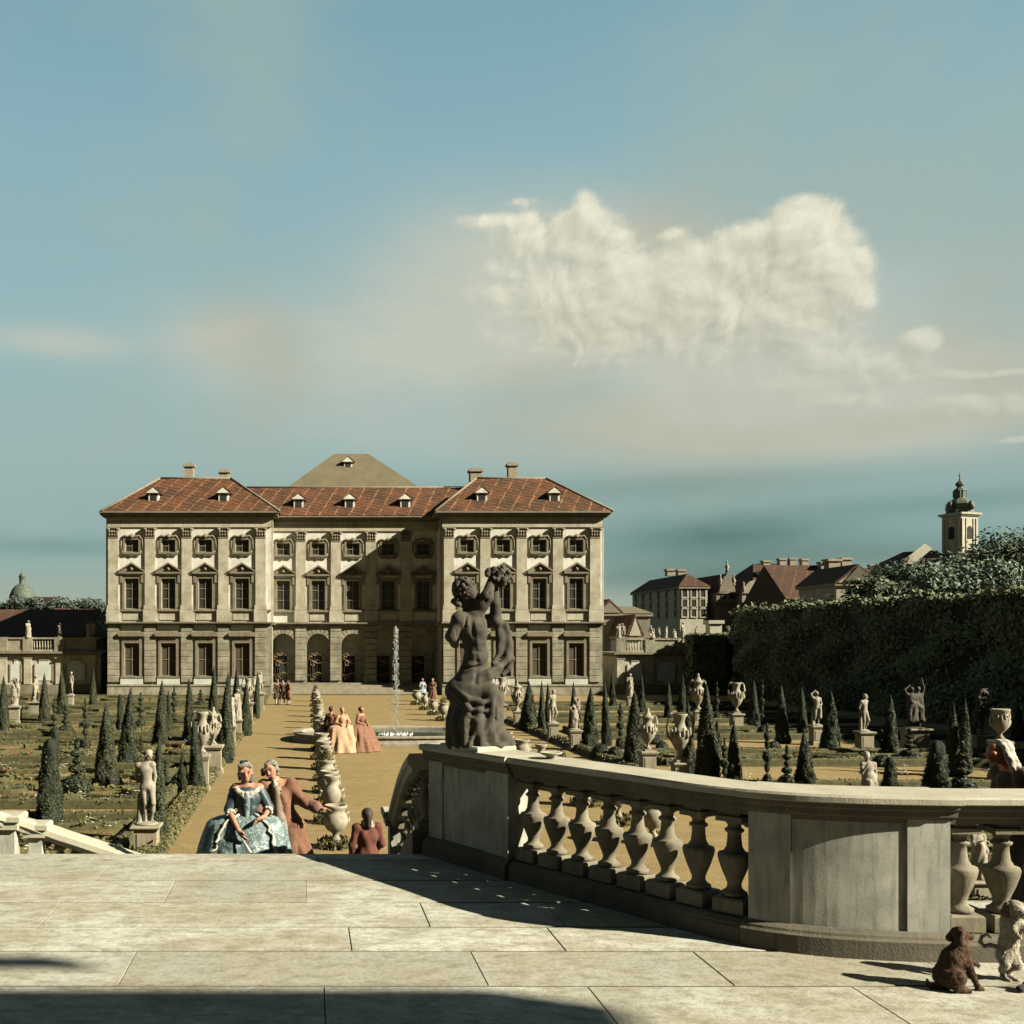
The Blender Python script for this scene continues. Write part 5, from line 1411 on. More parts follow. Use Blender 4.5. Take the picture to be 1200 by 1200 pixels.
for i in range(60):
    a = rng.uniform(0,6.28); r = .1+.7*rng.random(); s = rng.uniform(.02,.05); x, y = r*math.cos(a), r*math.sin(a)
    j.add([(x+s,y,.27),(x-s*.5,y+s*.87,.27),(x-s*.5,y-s*.87,.27),(x,y,.30+s*1.3)], [(0,1,3),(1,2,3),(2,0,3)])
j.build('water_jet', M['spray'], fo)

# ------------------------------------------------------------------ stone pots of the broad walk
def pot_meshes(tall):
    b = MB(); b.box(-.2,.2,-.2,.2,0,.14)
    if tall:
        prof = [(.10,.14),(.16,.17),(.09,.24),(.08,.32),(.16,.38),(.30,.48),(.34,.60),(.31,.70),(.20,.78),(.15,.84),(.24,.92),(.30,.98),(.29,1.02),(.22,1.0),(.18,.95)]
    else:
        prof = [(.15,.14),(.18,.18),(.10,.24),(.12,.30),(.28,.36),(.40,.48),(.42,.58),(.36,.68),(.30,.72),(.33,.78),(.40,.82),(.40,.86),(.33,.86),(.29,.78)]
    b.lathe(prof, 24, fn=lambda a,r,z: r*(1+(.045*math.cos(12*a) if .36 < z < .72 else 0)))
    for s_ in (-1,1): b.tube([(s_*.30,0,.66),(s_*.46,0,.70),(s_*.47,0,.56),(s_*.36,0,.48)], .035, 6)
    return b.mesh('pot', M['urn'])
PT = [pot_meshes(False), pot_meshes(True)]
lf = MB(); n = 260; d = nrg.normal(size=(n,3)); d[:,2] = np.abs(d[:,2]); d /= np.linalg.norm(d,axis=1)[:,None]
leaf_mesh(lf, d*np.array([.30,.30,.30])*nrg.uniform(.3,1.0,(n,1)) + np.array([0,0,.88]), d, .055, .4); PLANT = lf.mesh('plant', M['box'])
lf = MB(); n = 420; a_ = nrg.uniform(0,6.28,n); r_ = nrg.uniform(.25,.62,n)
P = np.stack([r_*np.cos(a_), r_*np.sin(a_), .02+.26*nrg.random(n)*(1.1-r_)],1); leaf_mesh(lf, P, np.tile([0,0,1.0],(n,1)), .07, .35); LOW = lf.mesh('foot_plants', M['box'])
ordn = ['first','second','third','fourth','fifth','sixth','seventh','eighth','ninth','tenth','eleventh','twelfth','thirteenth','fourteenth','fifteenth','sixteenth','seventeenth','eighteenth','nineteenth','twentieth']
def pot_row(x, ys, side, grp):
    for i, y in enumerate(ys):
        rt = empty('stone_pot', (x+rng.uniform(-.04,.04), y, 0), rng.uniform(-.3,.3))
        tag(rt, f"{ordn[i]} pale stone pot from the terrace in the {side} row along the broad walk" if i else f"large rounded pale stone urn nearest the terrace, head of the {side} pot row", 'pot', grp)
        k = 0 if i % 3 != 1 else 1
        o = link('pot', PT[k], rt); 
        link('foot_plants', LOW, rt)
        if i % 4 == 3: o2 = link('plant', PLANT, rt); 
        sc = (1.12 if i == 0 else 1.12)*rng.uniform(.94,1.06); rt.scale = (sc*.60,sc*.60,sc*1.0)
pot_row(.58, [22.2,25.2,27.8,30.2,32.8,35.6,38.6,41.6,45,48.4,52,55.8,60,64.5,69.5,75], 'left', 'stone pots of the left row')
pot_row(7.6, [22.6,25.0,27.8,30.6,33.4,36.2,39.2,42.4,45.8,49.4,53,57,61.5,66,71], 'right', 'stone pots of the right row')
# ------------------------------------------------------------------ figures
V = Vector
def body(j, f=(0,-1,0), bulk=1.0, legs=True, female=False, hands=True, face=True):
    """prims of one continuous body from joints; f = where the head looks"""
    g = {k: V(v) for k, v in j.items()}
    f = V(f).normalized(); P = []
    up = (g['head']-g['neck']).normalized(); h = g['head']
    rz = math.atan2(f.y, f.x) + math.pi/2
    T = tuple
    P += [E(T(h+up*.012), (.072,.090,.098), (0,0,rz), .02), C(T(h+f*.018-up*.035), T(h+f*.046-up*.075), .058, .034, .025)]
    if face:
        P += [C(T(h+f*.088+up*.012), T(h+f*.112-up*.028), .010, .017, .012), C(T(h+f*.078+up*.030-f.cross(up)*.05), T(h+f*.078+up*.030+f.cross(up)*.05), .016, .016, .015)]
        for s_ in (-1,1): P.append(E(T(h+f.cross(up)*.074*s_-up*.01), .017, None, .012))
    P += [C(T(g['neck']-up*.02), T(h-up*.05), .054*bulk, .048*bulk, .03)]
    ch, pe = g['chest'], g['pelvis']; be = ch.lerp(pe, .55)
    a = math.atan2((g['shR']-g['shL']).y, (g['shR']-g['shL']).x)
    w = .92 if female else 1.0
    P += [E(T(ch), (.155*bulk*w,.105*bulk,.165), (0,0,a), .05), E(T(be), (.120*bulk*w,.090*bulk,.14), (0,0,a), .06), E(T(pe), (.150*bulk,.112*bulk,.115), (0,0,a), .06)]
    P.append(C(T(g['shL'].lerp(g['neck'],.2)), T(g['shR'].lerp(g['neck'],.2)), .05, .05, .05))
    if False:
        for s_ in (-.07,.07): P.append(E(T(ch + V((math.cos(a)*s_, math.sin(a)*s_-.085, .02))), .055, None, .03))
    for s_ in 'LR':
        sh, el, wr = g['sh'+s_], g['el'+s_], g['wr'+s_]
        P += [E(T(sh), .060*bulk, None, .05), C(T(sh), T(el), .052*bulk, .040*bulk, .03), C(T(el), T(wr), .042*bulk, .027*bulk, .02)]
        if hands is True:
            d = (wr-el).normalized(); P.append(C(T(wr), T(wr+d*.085), .028, .022, .02)); P.append(C(T(wr+d*.03), T(wr+d*.075+V((.03,-.01,0))), .012, .009, .01))
        if legs and 'kn'+s_ in g:
            hi = pe + (V((-.085 if s_ == 'L' else .085,0,-.05))); kn, an = g['kn'+s_], g['an'+s_]
            if 'hi'+s_ in g: hi = g['hi'+s_]
            d = (an-kn)
            P += [C(T(hi), T(kn), .084*bulk, .054*bulk, .05), C(T(kn), T(an), .052*bulk, .034*bulk, .03), E(T(kn+d*.3+V((0,.018,0))), (.052*bulk,.056*bulk,.11), None, .04)]
            ft = g.get('to'+s_, an + V((f.x*.13, f.y*.13, -.045))); P.append(C(T(an+V((0,0,-.025))), T(ft), .036, .026, .03))
    return P
def hand_prims(wr, d, n, side, curl=.35, L=.175):
    """palm and five separate fingers: wr wrist, d pointing, n back of the hand, side towards the thumb"""
    wr, d, n, side = V(wr), V(d).normalized(), V(n).normalized(), V(side).normalized(); P = []; T = tuple
    P.append(C(T(wr), T(wr+d*.03), .026, .028, .015))
    for q in (-.022,-.007,.008,.023): P.append(C(T(wr+d*.02+side*q*.6), T(wr+d*.085+side*q), .016, .0135, .012))
    for q, l in ((-.024,.058),(-.008,.072),(.008,.078),(.024,.070)):
        a = wr+d*.085+side*q*1.05; b = a + (d - n*curl + side*q*3).normalized()*l*.5; c = b + (d - n*curl*2.2 + side*q*3).normalized()*l*.5
        P += [C(T(a), T(b), .0095, .0085, .004), C(T(b), T(c), .0085, .007, .004)]
    a = wr+d*.025+side*.022; b = a+(d*.7+side*.8-n*.2).normalized()*.04; c = b+(d*.95+side*.3-n*.4).normalized()*.035
    P += [C(T(a), T(b), .0125, .0105, .008), C(T(b), T(c), .0105, .008, .004)]
    return P
def folds(amp, fx, fz, z0, z1):
    def d(X, Y, Z):
        w = np.clip((Z-z0)/.08, 0, 1)*np.clip((z1-Z)/.08, 0, 1)
        return w*amp*(np.sin(X*fx + 2.1*np.sin(Z*fz)) * np.cos(Y*fx*.8 + Z*fz*.6))
    return d
# joints of the garden statues (metres, base at 0, looking to the viewer)
A_ = dict(head=(.03,-.02,1.47), neck=(-.01,0,1.33), chest=(-.03,0,1.17), pelvis=(.01,0,.83), shL=(-.19,0,1.26), elL=(-.24,.06,1.01), wrL=(-.12,.10,.86), shR=(.13,0,1.28), elR=(.17,.05,1.03), wrR=(.15,.02,.80), knL=(-.03,-.02,.46), anL=(-.03,.02,.08), knR=(.15,-.08,.47), anR=(.09,.06,.09))
B_ = dict(head=(-.02,-.02,1.50), neck=(0,0,1.36), chest=(0,0,1.19), pelvis=(.02,0,.85), shL=(-.17,0,1.30), elL=(-.29,-.04,1.48), wrL=(-.13,-.04,1.62), shR=(.16,0,1.26), elR=(.25,.04,1.02), wrR=(.13,-.06,.90), knL=(-.08,-.04,.48), anL=(-.10,.04,.08), knR=(.09,-.01,.46), anR=(.07,.0,.08))
G_ = dict(head=(.16,-.06,1.46), neck=(.10,0,1.35), chest=(.03,0,1.18), pelvis=(-.02,0,.85), shL=(-.11,-.04,1.33), elL=(-.06,-.14,1.52), wrL=(.12,-.12,1.60), shR=(.20,.04,1.26), elR=(.24,-.04,1.02), wrR=(.06,-.14,1.0), knL=(-.16,-.08,.48), anL=(-.14,.06,.08), knR=(.10,.02,.46), anR=(.14,.08,.08))
stump = [C((-.16,.06,0),(-.15,.06,.62),.075,.06,.03), C((-.15,.06,.5),(-.10,.04,.72),.05,.03,.03)]
base_ = lambda r=.24: [E((0,0,.02),(r,r*.85,.045),None,.02)]
SM = {}
SM['nude'] = blob('figure', body(A_, (.8,-.6,-.25)) + stump + base_() + [E((.04,.01,1.53),(.085,.095,.07),None,.02)], M['statue'], .0145, False)
SM['wave'] = blob('figure', body(B_, (.6,-.8,0)) + [C((-.17,.05,0),(-.15,.05,.66),.08,.06,.03)] + base_() + [E((-.02,.01,1.56),(.085,.095,.07),None,.02), C((.15,-.05,.95),(.13,-.05,.4),.06,.09,.04)], M['statue'], .018, False)
SM['drape'] = blob('figure', body(dict(A_, elL=(-.22,-.08,1.05), wrL=(-.06,-.16,1.13)), (-.3,-1,0)) + base_() + [C((0,0,.95),(0,0,.08),.17,.24,.06), C((-.17,0,1.2),(.14,-.05,.85),.07,.09,.05), C((.14,0,1.2),(.16,.04,.3),.07,.1,.05), E((.03,.02,1.5),(.09,.1,.1),None,.03)], M['statue'], .018, False, folds(.022,30,5,.05,1.1))
SM['drapeb'] = blob('figure', body(dict(B_, elL=(-.24,-.05,1.1), wrL=(-.2,-.12,1.3)), (.4,-1,0)) + base_() + [C((.02,0,.95),(.03,0,.08),.16,.22,.06), C((-.14,0,1.25),(.05,-.06,.95),.07,.08,.05), C((.15,.03,1.2),(.2,.06,.25),.06,.09,.05), E((-.02,.02,1.53),(.09,.1,.09),None,.03)], M['statue'], .018, False, folds(.022,27,6,.05,1.1))
SM['stride'] = blob('figure', body(G_, (.8,-.6,-.5), 1.08) + [C((-.2,.1,0),(-.12,.08,.8),.08,.06,.03), C((.02,-.12,1.56),(.24,.05,1.40),.07,.06,.03)] + base_(.28), M['statue'], .02, False)
grp = [ (tuple(a[i]+(.17,.0,0)[i] for i in range(3))) for a in [(0,0,0)] ]
sh_ = lambda J, dx_, dy_, s_=1: {k: (v[0]*s_+dx_, v[1]+dy_, v[2]*abs(s_)) for k, v in J.items()}
mir = lambda J: {**{k.replace('L','#').replace('R','L').replace('#','R') if k[-1] in 'LR' else k: (-v[0],v[1],v[2]) for k, v in J.items()}}
SM['group'] = blob('figure', body(sh_(B_,-.12,.02), (.6,-.8,-.2), 1.05) + body(dict(sh_(mir(B_),.18,.12), wrR=(.30,.05,1.86), elR=(.40,.08,1.55)), (-.8,-.5,0), 1.05) + [C((0,.1,0),(0,.1,.9),.2,.14,.06), C((.3,.12,1.2),(.36,.12,.3),.08,.1,.05), C((-.1,.0,1.0),(.25,.05,.8),.09,.09,.05)] + base_(.42), M['statue'], .022, False, folds(.015,25,6,.05,1.2))
K_ = dict(head=(-.02,-.03,1.02), neck=(0,0,.89), chest=(.03,0,.72), pelvis=(.05,.02,.38), shL=(-.13,0,.80), elL=(-.19,-.1,.58), wrL=(-.10,-.16,.76), shR=(.19,0,.80), elR=(.24,.02,.54), wrR=(.18,-.10,.38), knL=(-.08,-.28,.36), anL=(-.10,-.24,.06), knR=(.12,-.18,.06), anR=(.16,.20,.06))
SM['kneel'] = blob('figure', body(K_, (-.7,-.7,.1)) + [C((.05,.02,.45),(.08,.0,.05),.17,.24,.06), E((-.02,0,1.08),(.085,.095,.07),None,.02)] + base_(.30), M['statue'], .018, False, folds(.015,26,6,.03,.5))
ch_ = lambda x, y, z, sc, J: {k: (v[0]*sc+x, v[1]*sc+y, v[2]*sc+z) for k, v in J.items()}
SM['cherub'] = blob('figure', body(ch_(-.05,0,0,.62,B_), (.6,-.8,0), .85) + body(ch_(.10,.05,.42,.60,mir(G_)), (-.7,-.7,0), .85) + [C((0,.1,0),(.05,.08,.62),.18,.13,.05), C((-.15,.02,.2),(.2,.0,.5),.06,.06,.04)] + base_(.26), M['statue'], .017, False)
# urns: lobed bowl on a slim foot, scrolled handles
def urn_mesh(kind):
    b = MB(); b.box(-.15,.15,-.15,.15,0,.07)
    if kind == 0:
        prof = [(.12,.07),(.14,.10),(.07,.15),(.05,.22),(.08,.26),(.12,.32),(.24,.46),(.285,.62),(.29,.74),(.25,.86),(.17,.93),(.15,1.0),(.19,1.08),(.24,1.13),(.22,1.16),(.14,1.20),(.10,1.28),(.05,1.34),(.07,1.40),(.02,1.46)]
        hz = (.72,1.12)
    elif kind == 1:
        prof = [(.12,.07),(.13,.10),(.06,.16),(.05,.24),(.09,.28),(.16,.36),(.25,.52),(.28,.68),(.24,.80),(.155,.90),(.13,1.0),(.15,1.10),(.21,1.18),(.20,1.21),(.13,1.19)]
        hz = (.66,1.14)
    else:
        prof = [(.12,.07),(.15,.10),(.08,.16),(.07,.24),(.16,.32),(.29,.46),(.33,.62),(.31,.74),(.26,.80),(.27,.90),(.33,.98),(.33,1.03),(.25,1.02)]
        hz = (.55,.95)
    b.lathe(prof, 26, fn=lambda a,r,z: r*(1+(.055*math.cos(11*a) if .30 < z < .62 else (.09*math.sin(5*a+z*16)*math.sin(9*a-z*11) if .62 <= z < .9 else 0))))
    for s_ in (-1,1):
        z0, z1 = hz; b.tube([(s_*.24,0,z0-.12),(s_*.36,0,z0-.02),(s_*.38,0,(z0+z1)/2),(s_*.33,0,z1),(s_*.24,0,z1+.08),(s_*.15,0,z1-.02),(s_*.17,0,z1-.12)], [.04,.04,.035,.035,.03,.03,.02], 7)
        b.lathe([(.01,-.07),(.065,-.02),(.06,.05),(.02,.09)], 8, (s_*.27,-.08,z0))
    for k in range(7):
        a = -math.pi/2 + (k-3)*.42; z = .70+.05*(k % 2); b.lathe([(.01,-.10),(.05,-.04),(.045,.04),(.03,.07),(.04,.10),(.01,.13)], 7, (.285*math.cos(a),.285*math.sin(a),z))
    return b.mesh('vase', M['urn'])
UR = [urn_mesh(0), urn_mesh(1), urn_mesh(2)]
UH = [1.46, 1.21, 1.05]
SH = {'nude':1.60,'wave':1.70,'drape':1.60,'drapeb':1.62,'stride':1.68,'group':1.92,'kneel':1.15,'cherub':1.40}
def pedestal(rt, w, h):
    b = MB(); c = w/2
    b.box(-c*1.22,c*1.22,-c*1.22,c*1.22,0,.10*h+.02); b.cbox(-c*1.12,c*1.12,-c*1.12,c*1.12,.10*h+.02,.17*h+.02,.02)
    b.box(-c,c,-c,c,.17*h,.84*h)
    b.box(-c*1.08,c*1.08,-c*1.08,c*1.08,.84*h,.88*h); b.box(-c*1.20,c*1.20,-c*1.20,c*1.20,.88*h,.93*h); b.cbox(-c*1.30,c*1.30,-c*1.30,c*1.30,.93*h,h,.02)
    p = b.build('pedestal', M['pedestal'], rt)
    q = MB()
    for (y, r) in ((-c-.015,0),):
        q.box(-c*.72,c*.72,y,-c+.01,.26*h,.76*h)
    q.build('panel', M['pedestal'], p)
def garden_piece(kind, px, top, pt, base, wpx, lab, grp=None, rz=0.0):
    x, y, _ = ground(px, base); s = FPX/y; ph = (base-pt)/s; h = (pt-top)/s
    isurn = isinstance(kind, int)
    rt = empty('garden_vase' if isurn else 'garden_statue', (x,y,0), 0)
    tag(rt, lab, 'vase' if isurn else 'statue', grp or ('ornate garden vases on pedestals' if isurn else 'garden statues on pedestals'))
    if ph > .05: pedestal(rt, max(wpx/s/1.3, .34), ph)
    me_ = UR[kind] if isurn else SM[kind]
    o = link('vase' if isurn else 'figure', me_, rt, (0,0,ph-.003)); k = h/(UH[kind] if isurn else SH[kind])
    o.scale = (k*(.86 if isurn else 1.0),)*2 + (k,); o.rotation_euler.z = rz
    if kind in ('group','stride'):  # darker stone puts the hedge shade into the colour of these two
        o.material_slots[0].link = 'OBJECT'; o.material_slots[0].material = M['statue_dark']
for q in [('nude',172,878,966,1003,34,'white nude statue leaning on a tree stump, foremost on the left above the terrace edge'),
    (1,237,834,884,926,19,'foremost vase on the left border, with tall handles on a slim pedestal'), (0,250,828,873,906,24,'vase second on the left border, on a broad pedestal',None,.5),
    ('drapeb',270,810,850,876,15,'front one of two draped statues on the left border',None,.5), ('drape',278,807,843,864,13,'rear one of two draped statues on the left border',None,.9),
    (1,291,795,823,848,13,'nearer one of two far urns on the left border beyond the draped statues'), (1,298,793,819,840,12,'farther one of two far urns on the left border beyond the draped statues'), ('nude',305,787,812,832,11,'last and smallest statue on the left border near the palace steps',None,.6),
    ('cherub',17,794,827,848,18,'pale double figure group on a pedestal at the far left'), ('cherub',42,791,822,841,17,'small group of figures second from the left before the orangery',None,1.2), ('nude',83,787,814,829,8,'small white nude before the third panel of the left orangery',None,-.4),
    (1,588,794,825,846,13,'first far vase on the right border, close to the big foreground statue'), (0,606,797,833,851,10,'second far vase on the right border near the palace wing',None,.4),
    ('nude',648,808,847,868,14,'slender nude statue on the right border before the palace wing',None,.5), ('cherub',674,817,855,879,15,'group of two cherubs on a pedestal on the right border'),
    (0,759,829,880,910,20,'lidded two handled vase on a pedestal left of the tall vase, right border'), (1,797,836,893,921,21,'tall vase on a pedestal standing nearest on the right border'),
    ('drape',738,789,816,831,7,'tiny far statue before the first lit orangery panel on the right'), (0,818,789,833,848,12,'far ornate vase in front of the dark hedge shade'), (1,863,800,836,856,15,'plump distant vase on a panelled pedestal before the tall hedge'),
    ('wave',957,808,850,873,16,'nude statue with one arm raised to its head before the hedge'), ('nude',1013,813,857,881,19,'nude statue with folded arm on a round topped pedestal before the hedge',None,.4),
    ('group',1072,795,853,881,28,'dark fighting group with a raised arm in the shade of the hedge'), ('stride',1148,805,861,884,25,'muscular striding statue carrying a load in the shade of the hedge'),
    (2,1172,830,868,913,20,'squat two handled vase on a pedestal beside the striding statue'),
    ('kneel',1016,880,931,968,30,'kneeling figure just above the balustrade coping'),
    ('drape',1147,966,1030,1066,32,'draped statue seen between the balusters at the right')]:
    garden_piece(*q)
# small statues on the orangery parapets
for i, (k, px, top, base, lab) in enumerate([('drape',33,727,748,'parapet statue of a draped figure, leftmost on the left orangery'),('nude',70,730,747,'small parapet statue in the middle of the left orangery'),('drapeb',104,728,747,'first of a close pair of parapet statues at the right end of the left orangery'),('wave',109,727,747,'second of a close pair of parapet statues at the right end of the left orangery'),
      ('drape',725,731,748,'first of a close pair of parapet statues beside the palace corner on the right'),('wave',730,730,748,'second of a close pair of parapet statues beside the palace corner on the right'),('kneel',763,733,748,'crouching parapet statue on the first pier right of the steep gable'),('nude',772,735,748,'small parapet statue left of the seated pair over the balusters'),
      ('cherub',781,734,748,'parapet group above the open balusters of the right orangery'),('kneel',790,737,748,'low crouching parapet statue right of the parapet group'),('drape',800,729,748,'tall draped parapet statue above the second right pier'),('nude',816,733,748,'parapet statue standing alone right of the tall draped one'),('wave',854,733,748,'last parapet statue at the right, next to the tall hedge')]):
    Y = YO-.05; x = wx(px,Y); z = wz(base,Y)+.03; h = wz(top,Y)-z
    me = SM[k]; o = link('parapet_statue', me, None, (x,Y,z)); kk = h/SH[k]; o.scale = (kk*1.15,kk*1.15,kk); o.rotation_euler.z = rng.uniform(-.6,.9)
    tag(o, lab, 'statue', 'small statues on the orangery parapets')
rt = empty('gate_pier', (wx(837,YO), YO, 0)); tag(rt, 'stout stone pier topped with a ball finial rising over the right orangery parapet', 'pier')
b = MB(); x = wx(837,YO); b.box(x-.5,x+.5,YO-.35,YO+.6,wz(749,YO),wz(731,YO)); b.box(x-.66,x+.66,YO-.5,YO+.75,wz(731,YO),wz(727,YO)); part(b, 'pier', M['tower'], rt)

# ------------------------------------------------------------------ the big statue on the balustrade pier
KS = .91
def H(zx, zy, y=0.0): return ((zx-310)/386.6*KS, y*KS, (790-zy)/386.6*KS)
P = []
hc = V(H(262,158,-.02))
P += [E(tuple(hc), (.082,.095,.10), (0,.1,1.0), .02), C(tuple(hc+V((.045,-.03,-.03))), tuple(hc+V((.075,-.04,-.07))), .055, .035, .025), C(tuple(hc+V((.085,-.03,.01))), tuple(hc+V((.105,-.035,-.02))), .012, .016, .012)]
P += [C(H(272,205), H(285,262), .060, .066, .03)]
P += [E(H(285,300), (.150,.125,.125), (0,.15,.5), .05), C(H(290,300), H(306,410), .120, .100, .05), C(H(306,410), H(285,505), .100, .135, .05), E(H(262,300,-.09), (.060,.05,.085), None, .04), E(H(318,330,-.08), (.065,.05,.10), None, .04), C(H(292,290,-.10), H(306,430,-.085), .022, .022, .05)]
P += [E(H(236,272,-.06), .078, None, .05), C(H(230,280,-.07), H(204,338,-.08), .066, .056, .03), C(H(204,338,-.08), H(232,372,.20), .055, .04, .03)]
P += [E(H(300,248,-.02), .080, None, .05), C(H(302,245,-.03), H(342,182,-.10), .072, .060, .03), C(H(342,182,-.10), H(366,112,-.03), .058, .038, .025), E(H(322,212,-.075), (.062,.06,.07), None, .03)]
P += [C(H(335,275,.10), H(386,276,.04), .066, .056, .04), C(H(386,276,.04), H(382,205,.0), .058, .050, .03), C(H(382,205,.0), H(376,130,-.0), .050, .034, .02)]
P += hand_prims(H(368,116,-.05), (.5,-.2,.9), (-.8,-.5,.3), (.3,-.8,.2), .9) + hand_prims(H(377,132,.02), (.35,.1,.9), (-.8,.5,.3), (.2,.8,.1), .9)
P += [E(H(262,545), (.165,.15,.125), None, .06), C(H(265,560,-.03), H(352,558,-.13), .118, .078, .05), C(H(352,558,-.13), H(335,725,-.08), .072, .05, .04), C(H(300,560,.09), H(384,585,.10), .11, .085, .05), C(H(384,585,.10), H(396,745,.08), .078, .055, .04), C(H(396,748,.08), H(440,772,.04), .045, .035, .03)]
# drapery round hips and legs
P += [C(H(222,560,-.02), H(296,628,-.06), .100, .125, .05), E(H(290,685,-.01), (.225,.215,.16), None, .06), E(H(305,745,-.01), (.24,.215,.11), None, .06), C(H(245,640,.02), H(240,760,.04), .11, .13, .05)]
for pts, r in (([(424,288,.05),(436,330,.06),(440,380,.05),(428,432,.0),(390,462,-.06),(345,486,-.11),(295,500,-.12),(250,512,-.10),(215,540,-.04)], .036),
               ([(395,290,.04),(402,350,.05),(398,410,.03),(372,450,-.04)], .030), ([(440,385,.05),(452,430,.05),(440,468,.04),(412,492,.02)], .028), ([(300,520,-.13),(350,505,-.12),(392,480,-.05)], .030), ([(240,535,-.12),(300,545,-.14),(345,520,-.12)], .030)):
    for a, c_ in zip(pts, pts[1:]): P.append(C(H(*a), H(*c_), r*KS, r*KS, .022))
P += [E(H(408,352,.05), (.045,.035,.16), None, .03)]
P += [E(H(328,768), (.30,.23,.065), None, .03), E(H(408,752,.02), (.115,.16,.085), None, .04), E(H(246,745,.03), (.10,.15,.12), None, .05), E(H(300,775,-.12), (.16,.1,.05), None, .03)]
P += [N(H(276,262,-.155), H(300,440,-.140), .016, .012, .025), N(H(306,440,-.135), H(292,520,-.17), .014, .018, .02), N(H(243,335,-.115), H(282,345,-.165), .014, .010, .02), N(H(300,352,-.17), H(338,358,-.13), .012, .012, .02),
      N(H(262,395,-.13), H(318,400,-.135), .010, .010, .02), N(H(255,465,-.10), H(335,455,-.11), .014, .012, .02), N(H(258,262,-.13), H(250,300,-.16), .012, .012, .015), N(H(318,262,-.12), H(334,300,-.10), .014, .012, .015), N(H(214,312,-.145), H(222,345,-.14), .010, .008, .012), N(H(330,205,-.155), H(350,160,-.15), .009, .007, .01)]
P += [C(H(283,585,-.01), H(300,682,-.01), .150, .212, .05)]
for pts, r in (([(222,548,-.12),(262,585,-.19),(318,600,-.20),(362,585,-.16)],.026), ([(224,580,-.13),(270,625,-.22),(330,632,-.21),(376,602,-.12)],.024), ([(235,615,-.15),(285,668,-.235),(345,668,-.20),(386,630,-.08)],.024),
               ([(362,560,-.17),(352,640,-.20),(322,720,-.22),(300,772,-.24)],.028), ([(374,575,-.12),(378,660,-.15),(362,730,-.18),(352,772,-.19)],.026), ([(246,650,-.17),(252,710,-.21),(240,772,-.22)],.026), ([(290,690,-.23),(276,735,-.24),(268,772,-.25)],.024), ([(222,600,-.06),(228,690,-.10),(218,768,-.12)],.024)):
    for a, c_ in zip(pts, pts[1:]): P.append(C(H(*a), H(*c_), r, r, .014))
def hd_(X, Y, Z):
    w = np.clip((.62-Z)/.1, 0, 1)
    m_ = .004*np.sin(X*26+Z*18)*np.sin(Z*30-Y*22)*np.clip((Z-.7)/.1,0,1)*np.clip((1.35-Z)/.1,0,1)
    th = np.arctan2(Y, X+.03); wz_ = np.clip((.50-Z)/.12, 0, 1)
    return .011*wz_*np.sin(11*th + 7*Z + 1.4*np.sin(9*Z)) + m_
hs = empty('terrace_statue', (*at((S0+S1)/2-.06)[0], TZ+HT+.152)); tag(hs, 'dark weathered stone figure lifting a bunch of grapes, standing on the balustrade pier', 'statue')
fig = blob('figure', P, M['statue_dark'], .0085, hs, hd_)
r_ = random.Random(4); Pc = [E(tuple(hc+V((-.015,.01,.02))), (.088,.10,.098), None, .01)]
for i in range(170):
    d = V((r_.gauss(-.35,.8), r_.gauss(.1,.8), r_.gauss(.35,.7))).normalized()
    if d.x > .5 and d.z < .45: continue
    Pc.append(E(tuple(hc+V((-.015,.01,.02))+V((d.x*.098,d.y*.108,d.z*.104))), r_.uniform(.013,.023), None, .004))
for i in range(8): Pc.append(E(H(228+r_.uniform(-12,18), 190+r_.uniform(0,30), r_.uniform(-.06,.06)), .030, None, .01))
blob('hair', Pc, M['statue_dark'], .0075, hs, None, .03)
Pc = []
for i in range(85):
    d = V((r_.gauss(0,1), r_.gauss(0,1), r_.gauss(0,1))).normalized(); q = r_.random()**.4
    c_ = V(H(398,100,-.02)); Pc.append(E((c_.x+d.x*.105*q, c_.y+d.y*.085*q, c_.z+d.z*.100*q), r_.uniform(.021,.030), None, .004))
for i in range(9): Pc.append(E(H(345+r_.uniform(-14,30), 80+r_.uniform(-8,14), r_.uniform(-.06,.04)), .026, None, .01))
blob('grapes', Pc, M['statue_dark'], .006, hs, None, .03)
MB().cbox(-.27,.27,-.24,.24,-.02,.05,.015).build('statue_base', M['cap'], hs).rotation_euler.z = -1.0
# a shallow stone dish on the coping
p_, d_ = at(S1+.32)
rt = MB().lathe([(.03,0),(.05,.01),(.035,.02),(.09,.045),(.10,.06),(.085,.058),(.03,.03)], 20).build('stone_dish', M['cap']); rt.location = (p_.x+.03, p_.y+.02, TZ+HT+.153)
tag(rt, 'small shallow stone dish lying on the coping right of the big statue', 'dish')

# ------------------------------------------------------------------ people
M['ruddy'] = plain('ruddy_skin', (.34,.13,.06), .25, 26, .6, .05)
M['skin'] = plain('skin', (.30,.155,.095), .25, 26, .6, .05)
M['skin_far'] = M['skin']
M['hair_grey'] = plain('powdered_hair', (.17,.15,.125), .5, 26, .8, .4); M['hair_dark'] = plain('dark_hair', (.03,.018,.012), .4, 26, .7, .4)
M['lace'] = plain('white_lace', (.35,.33,.285), .35, 60, .9, .5)
M['teal'] = plain('dark_teal_bodice', (.022,.038,.045), .5, 24, .55, .3, spec=.4)
m, nt, b_ = nodes('blue_brocade')
p = coords(nt); n1 = noise(nt, p, 7.5, 4, .6, 1.5); n2 = noise(nt, p, 27, 4, .75, 1.0); n3 = noise(nt, p, 2.2, 3)
c = mix(nt, ramp(nt, n3, [(.35,0.0),(.65,1.0)]), (.040,.068,.070), (.105,.145,.140))
